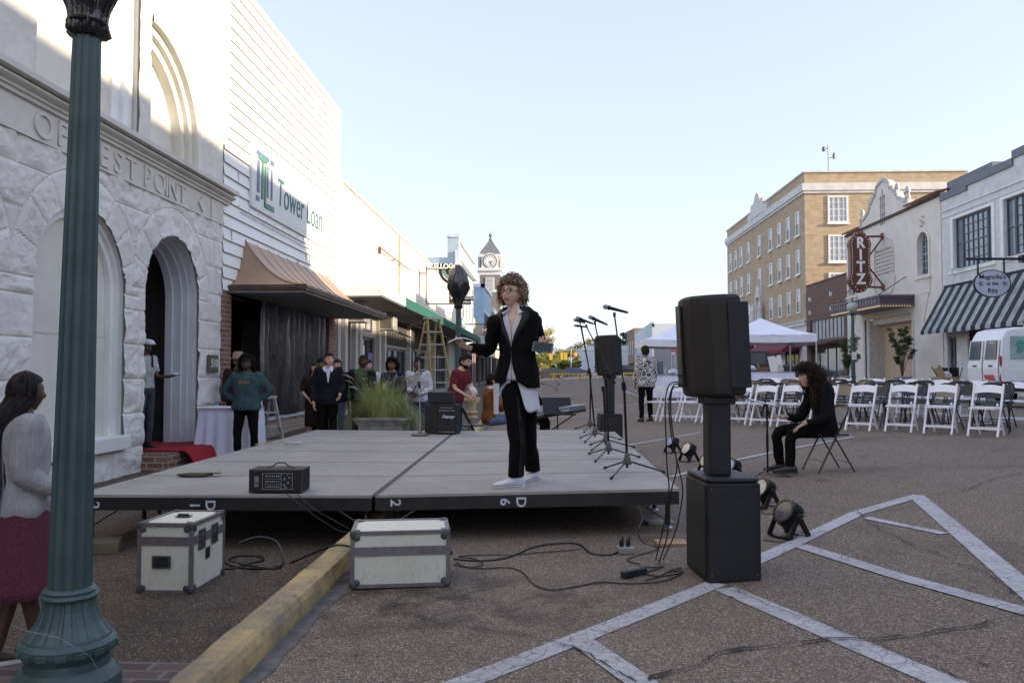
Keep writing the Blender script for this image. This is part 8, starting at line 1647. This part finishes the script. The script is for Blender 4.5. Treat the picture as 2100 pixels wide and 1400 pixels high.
def chafer(x, y, z, label):
    global cha
    if cha: return dup(cha, (x, y, z), 0, label)
    cha = thing('chafing_dish', label, 'serving dish', (x, y, z), 0, 'silver chafing dishes on the buffet'); MB().box(-.16, .16, -.12, .12, .04, .10).build('pan', M_sil, cha, bev=.02); MB().ell((0, 0, .10), (.17, .13, .10), 16, 8).build('lid', M_sil, cha, smooth=True)
    for s in (-1, 1): MB().tube([(s * .20, 0, .02), (s * .27, 0, .12), (s * .22, 0, .24), (s * .17, 0, .26)], [.012, .014, .012, .004], 6).build('handle', P('cream_horn', (.5, .48, .42), .4), cha)
    return cha
Yb = 26.2
chafer(onY(1540, 762, Yb).x, Yb, zt1, 'silver chafing dish in the middle of the buffet table'); chafer(onY(1512, 762, Yb).x, Yb, zt1, 'silver chafing dish at the left end of the buffet table'); chafer(onY(1380, 762, 27).x, 27, zt2, 'silver chafing dish on the table beside the patterned jacket')
bk_ = tag(MB().lathe([(.16, 0), (.22, .14), (.21, .14), (.15, .02)], 18).build('wicker_basket', P('wicker', (.20, .12, .06), .8, 30, .4), None, (onY(1562, 762, Yb).x, Yb, zt1)), 'brown wicker basket beside the silver dishes', 'basket')
es = thing('easel_sign', 'pale notice board propped on an easel at the buffet', 'sign', (onY(1591, 762, 27.3).x, 27.3, RD(8, 27.3)), R(-12)); MB().cb((0, 0, 1.05), (.42, .02, .55), Matrix.Rotation(R(-12), 3, 'X') @ Matrix.Rotation(R(-10), 3, 'Y')).build('board', M_board, es); MB().tube([(-.2, 0, 0), (0, .05, 1.4)], .015, 5).tube([(.2, 0, 0), (0, .05, 1.4)], .015, 5).tube([(0, .4, 0), (0, .05, 1.4)], .015, 5).build('easel', M_std, es)
rk = thing('wire_rack', 'small black wire basket at the right end of the buffet table', 'rack', (onY(1606, 762, Yb).x, Yb, zt1)); m = MB()
for k in range(5): z = k * .05; m.tube([(-.15, -.1, z), (.15, -.1, z), (.15, .1, z), (-.15, .1, z), (-.15, -.1, z)], .006, 4)
for x in (-.15, -.05, .05, .15): m.tube([(x, -.1, 0), (x, -.1, .2)], .006, 4)
m.build('wires', M_std, rk)
# ================================================================= VEHICLES
M_tyre = P('tyre', (.018, .018, .018), .8, 20, .2); M_rim = P('alloy', (.35, .36, .37), .3, 6, .2, metal=.7); M_vg = P('vehicle_glass', (.03, .04, .05), .06, 1, .3); M_red_l = P('tail_red', (.30, .02, .02), .3)
def wheel(par, x, y, r, s=1):
    w = MB().lathe([(r * .62, -.10), (r * .92, -.10), (r, -.07), (r, .07), (r * .92, .10), (r * .62, .10)], 24).xf(Matrix.Rotation(R(90), 4, 'X')).build('wheel', M_tyre, par, (x, y, r)); m = MB(); m.lathe([(r * .60, -.105 * s), (r * .63, -.10 * s), (r * .2, -.085 * s), (.01, -.09 * s)], 18).xf(Matrix.Rotation(R(-90 if s > 0 else -90), 4, 'X'))
    for k in range(5): a = 2 * math.pi * k / 5; m.bar((0, -.104 * s, 0), (r * .6 * math.cos(a), -.104 * s, r * .6 * math.sin(a)), .03, .05, (0, 1, 0))
    m.build('rim', M_rim, w)
def car(px0, px1, Y, paint, label, grp='cars parked at the end of the street', ht=1.48, flip=False, wag=False):
    a, b = onY(px0, 762, Y).x, onY(px1, 762, Y).x; c = (a + b) / 2; L_ = 4.75; v = thing('parked_car', label, 'car', (c, Y, RD(c, Y)), R(180) if flip else 0, grp); h = ht
    prof = [(-2.35, .35), (-2.38, .62), (-2.2, .78), (-1.35, .93), (-.75, h - .08), (-.2, h), (.9, h - .02), (1.7, h - .28 if not wag else h - .08), (2.15, .98), (2.36, .9), (2.38, .4), (2.2, .28), (-2.2, .28)]
    m = MB(); n = len(prof); 
    for w_, k in ((-.88, 1), (-.80, 1), (.80, 1), (.88, 1)): m.v += [(x * (1 if abs(w_) < .85 else .985), w_ * (1 if z < .95 else (.86 if abs(w_) > .85 else .86)), z * (1 if abs(w_) < .85 else .985)) for x, z in prof]
    m.f = [(i * n + j, i * n + (j + 1) % n, (i + 1) * n + (j + 1) % n, (i + 1) * n + j) for i in range(3) for j in range(n)] + [tuple(range(n))[::-1], tuple(range(3 * n, 4 * n))]; m.mi = [0] * len(m.f); m.build('body', paint, v)
    for s in (-1, 1):
        g = MB(); g.add([(-1.2, s * .80, .97), (-.68, s * .775, h - .14), (.2, s * .772, h - .09), (.2, s * .80, .97)], [(0, 1, 2, 3)]); g.add([(.27, s * .80, .97), (.27, s * .772, h - .09), (1.0, s * .772, h - .11), (1.62, s * .79, .99 if not wag else h - .2)], [(0, 1, 2, 3)]); g.build('side_window', M_vg, v, solid=.02)
    MB().add([(-1.36, -.66, .95), (-1.36, .66, .95), (-.80, .62, h - .10), (-.80, -.62, h - .10)], [(0, 1, 2, 3)]).build('windscreen', M_vg, v, (-.02, 0, .01), solid=.02)
    for x in (-1.45, 1.42):
        for y, s in ((-.80, 1), (.80, -1)): wheel(v, x, y * 1.04, .34, s)
    for y in (-.6, .6): MB().ell((-2.3, y, .68), (.08, .18, .08), 8, 6).build('headlight', C_wht, v); MB().ell((2.34, y, .8), (.05, .16, .08), 8, 6).build('tail_light', M_red_l, v)
    return v
car(1091, 1165, 106, P('bronze_grey_paint', (.055, .045, .036), .3, 2, .15), 'bronze-grey sedan crossing the street end behind the standing woman')
car(1146, 1200, 120, P('deep_blue_paint', (.015, .03, .09), .3, 2, .15), 'dark blue car mostly hidden behind the bronze-grey sedan', ht=1.4)
car(1058, 1108, 116, P('silver_blue_paint', (.06, .08, .12), .3, 2, .15), 'silver-blue car just left of the bronze-grey sedan'); car(1256, 1302, 96, P('black_paint', (.012, .012, .014), .2, 2, .15), 'black car at the right kerb beside the far loudspeaker')
# boxy dark off-roader
Yj = 40; xj = onY(1545, 762, Yj).x; jp = thing('off_road_vehicle', 'dark boxy off-road vehicle parked behind the buffet table', 'vehicle', (xj, Yj, RD(xj, Yj)), R(172)); M_jp = P('dark_maroon_black_paint', (.028, .018, .018), .3, 2, .2)
MB().prism([(-2.0, .5), (-2.0, 1.1), (-.85, 1.18), (-.6, 1.82), (2.0, 1.86), (2.05, .5)], -.85, .85, 'xz').box(-2.15, -2.0, -.8, .8, .5, .7).build('body', M_jp, jp, bev=.03)
for s in (-1, 1):
    for a, b in ((-.45, .25), (.33, 1.05), (1.15, 1.9)): MB().box(a, b, s * .855 - .01, s * .855 + .01, 1.22, 1.72).build('side_window', M_vg, jp)
    MB().box(-1.9, -.9, s * .85 - .1 if s > 0 else -1.0, 1.0 if s > 0 else -.75, .85, .95).build('mudguard', M_std, jp)
MB().add([(-.87, -.72, 1.22), (-.87, .72, 1.22), (-.63, .72, 1.76), (-.63, -.72, 1.76)], [(0, 1, 2, 3)]).build('windscreen', M_vg, jp, (-.02, 0, 0), solid=.02)
for x in (-1.4, 1.4):
    for y, s in ((-.82, 1), (.82, -1)): wheel(jp, x, y, .42, s)
MB().lathe([(.36, 0), (.38, .2), (.2, .22)], 18).xf(Matrix.Translation((2.06, 0, 1.0)) @ Matrix.Rotation(R(90), 4, 'Y')).build('spare_wheel', M_tyre, jp)
# van
vx = 14.15; vn_ = thing('van', 'white rental cargo van with a red stroke on its rear door', 'van', (vx, 27.0, RD(vx, 27) - .02)); M_vw = P('van_white', (.78, .79, .81), .3, .8, .03); M_vb = P('van_black_plastic', (.02, .021, .023), .6)
hv = 2.50; prf = [(0, .55), (-.03, 1.2), (.06, 2.1), (.22, hv - .08), (.5, hv), (3.6, hv), (4.1, hv - .2), (4.75, 1.35), (5.6, 1.1), (5.75, .55), (5.6, .45), (.1, .45)]
m = MB(); n = len(prf)
for yy, k in ((-1.0, 0), (-.93, 1), (.93, 1), (1.0, 0)): m.v += [(x, yy * (1 - .10 * max(0, z - 1.2) / 1.2), z - (.04 if not k and z > 2.2 else 0)) for x, z in prf]
m.f = [(i * n + j, i * n + (j + 1) % n, (i + 1) * n + (j + 1) % n, (i + 1) * n + j) for i in range(3) for j in range(n)] + [tuple(range(n))[::-1], tuple(range(3 * n, 4 * n))]; m.mi = [0] * len(m.f); m.build('body', M_vw, vn_, bev=.03)
def vy(z): return 1.0 * (1 - .10 * max(0, z - 1.2) / 1.2)
g = MB().add([(.28, -vy(1.50) - .008, 1.50), (1.85, -vy(1.5) - .008, 1.50), (1.85, -vy(2.22) - .008, 2.22), (.32, -vy(2.22) - .008, 2.22)], [(0, 1, 2, 3)]).build('side_window', P('ad_window', (.30, .42, .42), .15, 1.2, .35), vn_, solid=.012); text('lettering', '$19.95', .62, P('ad_green', (.06, .36, .27), .5), g, (1.15, -1.0, 1.86), (R(86), 0, 0), .006, .02, .8)
g2 = MB().add([(1.95, -1.0, 1.5), (3.4, -1.0, 1.5), (3.4, -.94, 2.2), (1.95, -.94, 2.2)], [(0, 1, 2, 3)]).build('side_window', M_vg, vn_, (0, -.02, 0), solid=.012)
for s, y0 in ((-1, -.90), (1, .05)):
    rd = MB().add([(-.038, y0, .62), (-.038, y0 + .85, .62), (-.068, y0 + .85, 1.22), (-.068, y0, 1.22), (.03, y0 + .82, 2.12), (.03, y0 + .03, 2.12)], [(3, 2, 1, 0), (5, 4, 2, 3)]).build('rear_door', M_vw, vn_, solid=.012); MB().add([(-.055, y0 + .1, 1.5), (-.055, y0 + .75, 1.5), (.01, y0 + .72, 2.1), (.01, y0 + .12, 2.1)], [(3, 2, 1, 0)]).build('rear_window', P('rear_glass', (.03, .045, .07), .08, 1, .3), rd, (-.014, 0, 0), solid=.01); MB().box(-.10, -.06, y0 + .3, y0 + .5, 1.28, 1.32).build('handle', M_vb, rd)
    MB().box(-.02, .02, y0 + (.86 if s > 0 else -.09), y0 + (.93 if s > 0 else -.02), .8, 1.6).build('tail_light', M_red_l, vn_)
m = MB()
for k in range(6): a = -.78 + k * .10; m.add([(-.082, a, .83), (-.082, a + .06, .83), (-.086, a + .17, 1.02), (-.086, a + .11, 1.02)], [(3, 2, 1, 0)])
m.build('red_stroke', P('logo_red', (.55, .04, .04), .5), vn_, solid=.004); MB().box(-.16, .0, -.98, .98, .42, .62).box(-.0, 5.7, -1.015, -1.0, .5, .82).build('bumper', M_vb, vn_); MB().box(-.168, -.16, -.3, .3, .46, .58).build('number_plate', C_wht, vn_); text('lettering', 'Run?', .12, C_wht, vn_, (-.02, -.52, 2.02), (R(80), 0, R(-90)), .002, .003)
for x in (1.15, 4.7):
    for y, s in ((-.92, 1), (.92, -1)): wheel(vn_, x, y, .35, s)
m = MB(); m.lathe([(.0, 0), (.03, .02), (.02, .12)], 8, (1.0, -.5, hv)); m.build('roof_light', P('amber', (.6, .4, .05), .4), vn_)
# ================================================================= SMALL STREET THINGS
def barricade(px0, px1, py, Y, label):
    a, b = onY(px0, 762, Y), onY(px1, 762, Y); c = (a.x + b.x) / 2; W = (b.x - a.x) / 2; z0 = RD(c, Y); t = thing('barricade', label, 'barricade', (c, Y, z0), 0, 'yellow barricades across the street'); z = onY(1050, py, Y).z - z0; M_by = P('barricade_yellow', (.75, .50, .06), .6); MB().box(-W, W, -.03, .03, z - .12, z).build('rail', M_by, t)
    for s in (-.75, .75): 
        for q in (-.35, .35): MB().bar((W * s + q * .2, q, 0), (W * s, 0, z - .06), .09, .05, (0, 1, 0)).build('leg', M_by, t)
barricade(1127, 1195, 765, 80, 'yellow barricade in front of the bronze-grey sedan'); barricade(1196, 1232, 764, 84, 'yellow barricade between sedan and far loudspeaker'); barricade(1276, 1302, 764, 72, 'yellow barricade right of the far loudspeaker')
Yt = 122; a = onY(1171, 762, Yt); tl = thing('traffic_signal', 'yellow traffic signals hanging from a long arm on a grey pole', 'traffic signal', (a.x, Yt, RD(a.x, Yt))); zp = onY(1171, 716, Yt).z - tl.location.z; za = onY(1171, 722, Yt).z - tl.location.z; MB().tube([(0, 0, 0), (0, 0, zp)], [.16, .1], 8).build('pole', P('galvanised', (.3, .32, .33), .5), tl); xe = onY(1118, 722, Yt).x - a.x; MB().tube([(0, 0, za + .3), (xe, 0, za)], [.09, .05], 6).build('arm', P('galvanised', (0, 0, 0)), tl)
for px in (1130, 1152.5, 1160): x = onY(px, 722, Yt).x - a.x; h = MB().box(x - .22, x + .22, -.2, .2, za - 1.15, za - .05).build('signal_head', P('signal_yellow', (.62, .42, .06), .5), tl)
m = MB().ell((.55, 0, za - .4), (.35, .2, .35), 10, 8).build('signal_head', P('signal_orange', (.7, .25, .05), .5), tl)
def potplant(px, Y, label, plab, hp, w, seed, sp=.5):
    x = onY(px, 762, Y).x; g = G(x, Y); t = thing('plant_pot', plab, 'pot', (x, Y, g), 0, 'grey urns by the theatre'); MB().lathe([(.22, 0), (.30, .05), (.38, .3), (.40, .5), (.36, .62), (.40, .66), (.44, .70), (.44, .76), (.36, .76), (.34, .68)], 24).build('urn', P('grey_stone_pot', (.30, .32, .31), .8, 4, .2), t, smooth=False)
    s = thing('potted_shrub', label, 'plant', (x, Y, g + .68), 0, 'shrubs in the theatre urns'); rg = random.Random(seed); m = MB(); lf = MB(); tips = []
    for k in range(12): a = rg.uniform(0, 6.28); r = rg.uniform(.1, 1) * w; h = rg.uniform(.35, 1) * hp; p1 = V3((math.cos(a) * r * .35, math.sin(a) * r * .35, h * .55)); p2 = V3((math.cos(a) * r, math.sin(a) * r, h)); m.tube([(0, 0, 0), p1, p2], [.022, .014, .005], 5); tips += [p2, p1.lerp(p2, .5), p1.lerp(p2, .8)]
    m.build('stems', M_bark, s)
    for p in tips:
        for q in range(42): d = V3((rg.gauss(0, 1), rg.gauss(0, 1), rg.gauss(0, .8))).normalized(); c = p + d * rg.uniform(.05, .24) * sp * 1.4; e = V3((rg.gauss(0, 1), rg.gauss(0, 1), rg.gauss(0, .6))).normalized() * .10; f = e.orthogonal().normalized() * .028; lf.add([c - e, c + f, c + e, c - f], [(0, 1, 2, 3)], rg.randint(0, 1))
    lf.build('leaves', [leafm(.05, .07, .025), leafm(.09, .10, .04)], s)
potplant(1850, 43.2, 'loose leafy shrub in the urn before the beige theatre entrance', 'grey urn in front of the beige theatre entrance', 2.7, .75, 3); potplant(1739, 46.5, 'dense dark shrub in the urn left of the globe lamp', 'grey urn left of the globe lamp post', 2.3, .6, 5, .6)
st = thing('folded_stroller', 'folded black strollers heaped against the white brick building', 'stroller', (18.4, 38.4, .13 + BY(38)), R(10)); rg = random.Random(2); m = MB()
for k in range(14): a = V3((rg.uniform(-.7, .7), rg.uniform(-.2, .2), rg.uniform(.1, .4))); b = a + V3((rg.uniform(-.5, .5), rg.uniform(-.1, .1), rg.uniform(.5, 1.0))); m.tube([a, (a + b) / 2 + V3((.06, 0, .05)), b], .022, 6)
m.build('frame', M_std, st)
for x, r in ((-.5, .17), (.45, .17), (.1, .13)): MB().lathe([(r * .75, -.03), (r, -.02), (r, .02), (r * .75, .03)], 16).xf(Matrix.Translation((x, -.15, r)) @ Matrix.Rotation(R(90), 4, 'X')).build('wheel', M_tyre, st)
for x in (-.35, .2): MB().grid(lambda u, v, x=x: (x + .5 * u - .1, -.1 + .2 * math.sin(u * 3), .45 + .75 * v), 6, 6).build('fabric_seat', P('stroller_fabric', (.015, .015, .02), .8), st, solid=.02)
bx = thing('cardboard_box', 'open tilted cardboard box beside the rear of the white van', 'box', (14.0, 29.3, RD(14, 29.3)), (0, 0, R(20))); MB().box(-.35, .35, -.25, .25, .45, .90).build('carton', P('cardboard', (.36, .25, .14), .9, 8, .15), bx); MB().cb((-.30, -.1, 1.05), (.30, .02, .45), Matrix.Rotation(R(-35), 3, 'Y')).build('flap', P('cardboard', (0, 0, 0)), bx); MB().ell((.05, 0, .95), (.22, .18, .15), 10, 8, fn=lambda d: 1 + .3 * mn.noise(d * 4)).build('plastic_wrap', P('pale_plastic', (.45, .46, .52), .4), bx)
MB().tube([(-.3, -.2, 0), (-.1, 0, .46)], .012, 5).tube([(.3, -.2, 0), (.1, 0, .46)], .012, 5).tube([(-.3, .2, 0), (.3, .2, .46)], .012, 5).tube([(-.35, -.26, .44), (.35, -.26, .44), (.35, .26, .44), (-.35, .26, .44), (-.35, -.26, .44)], .012, 5).build('folding_rack', M_std, bx)
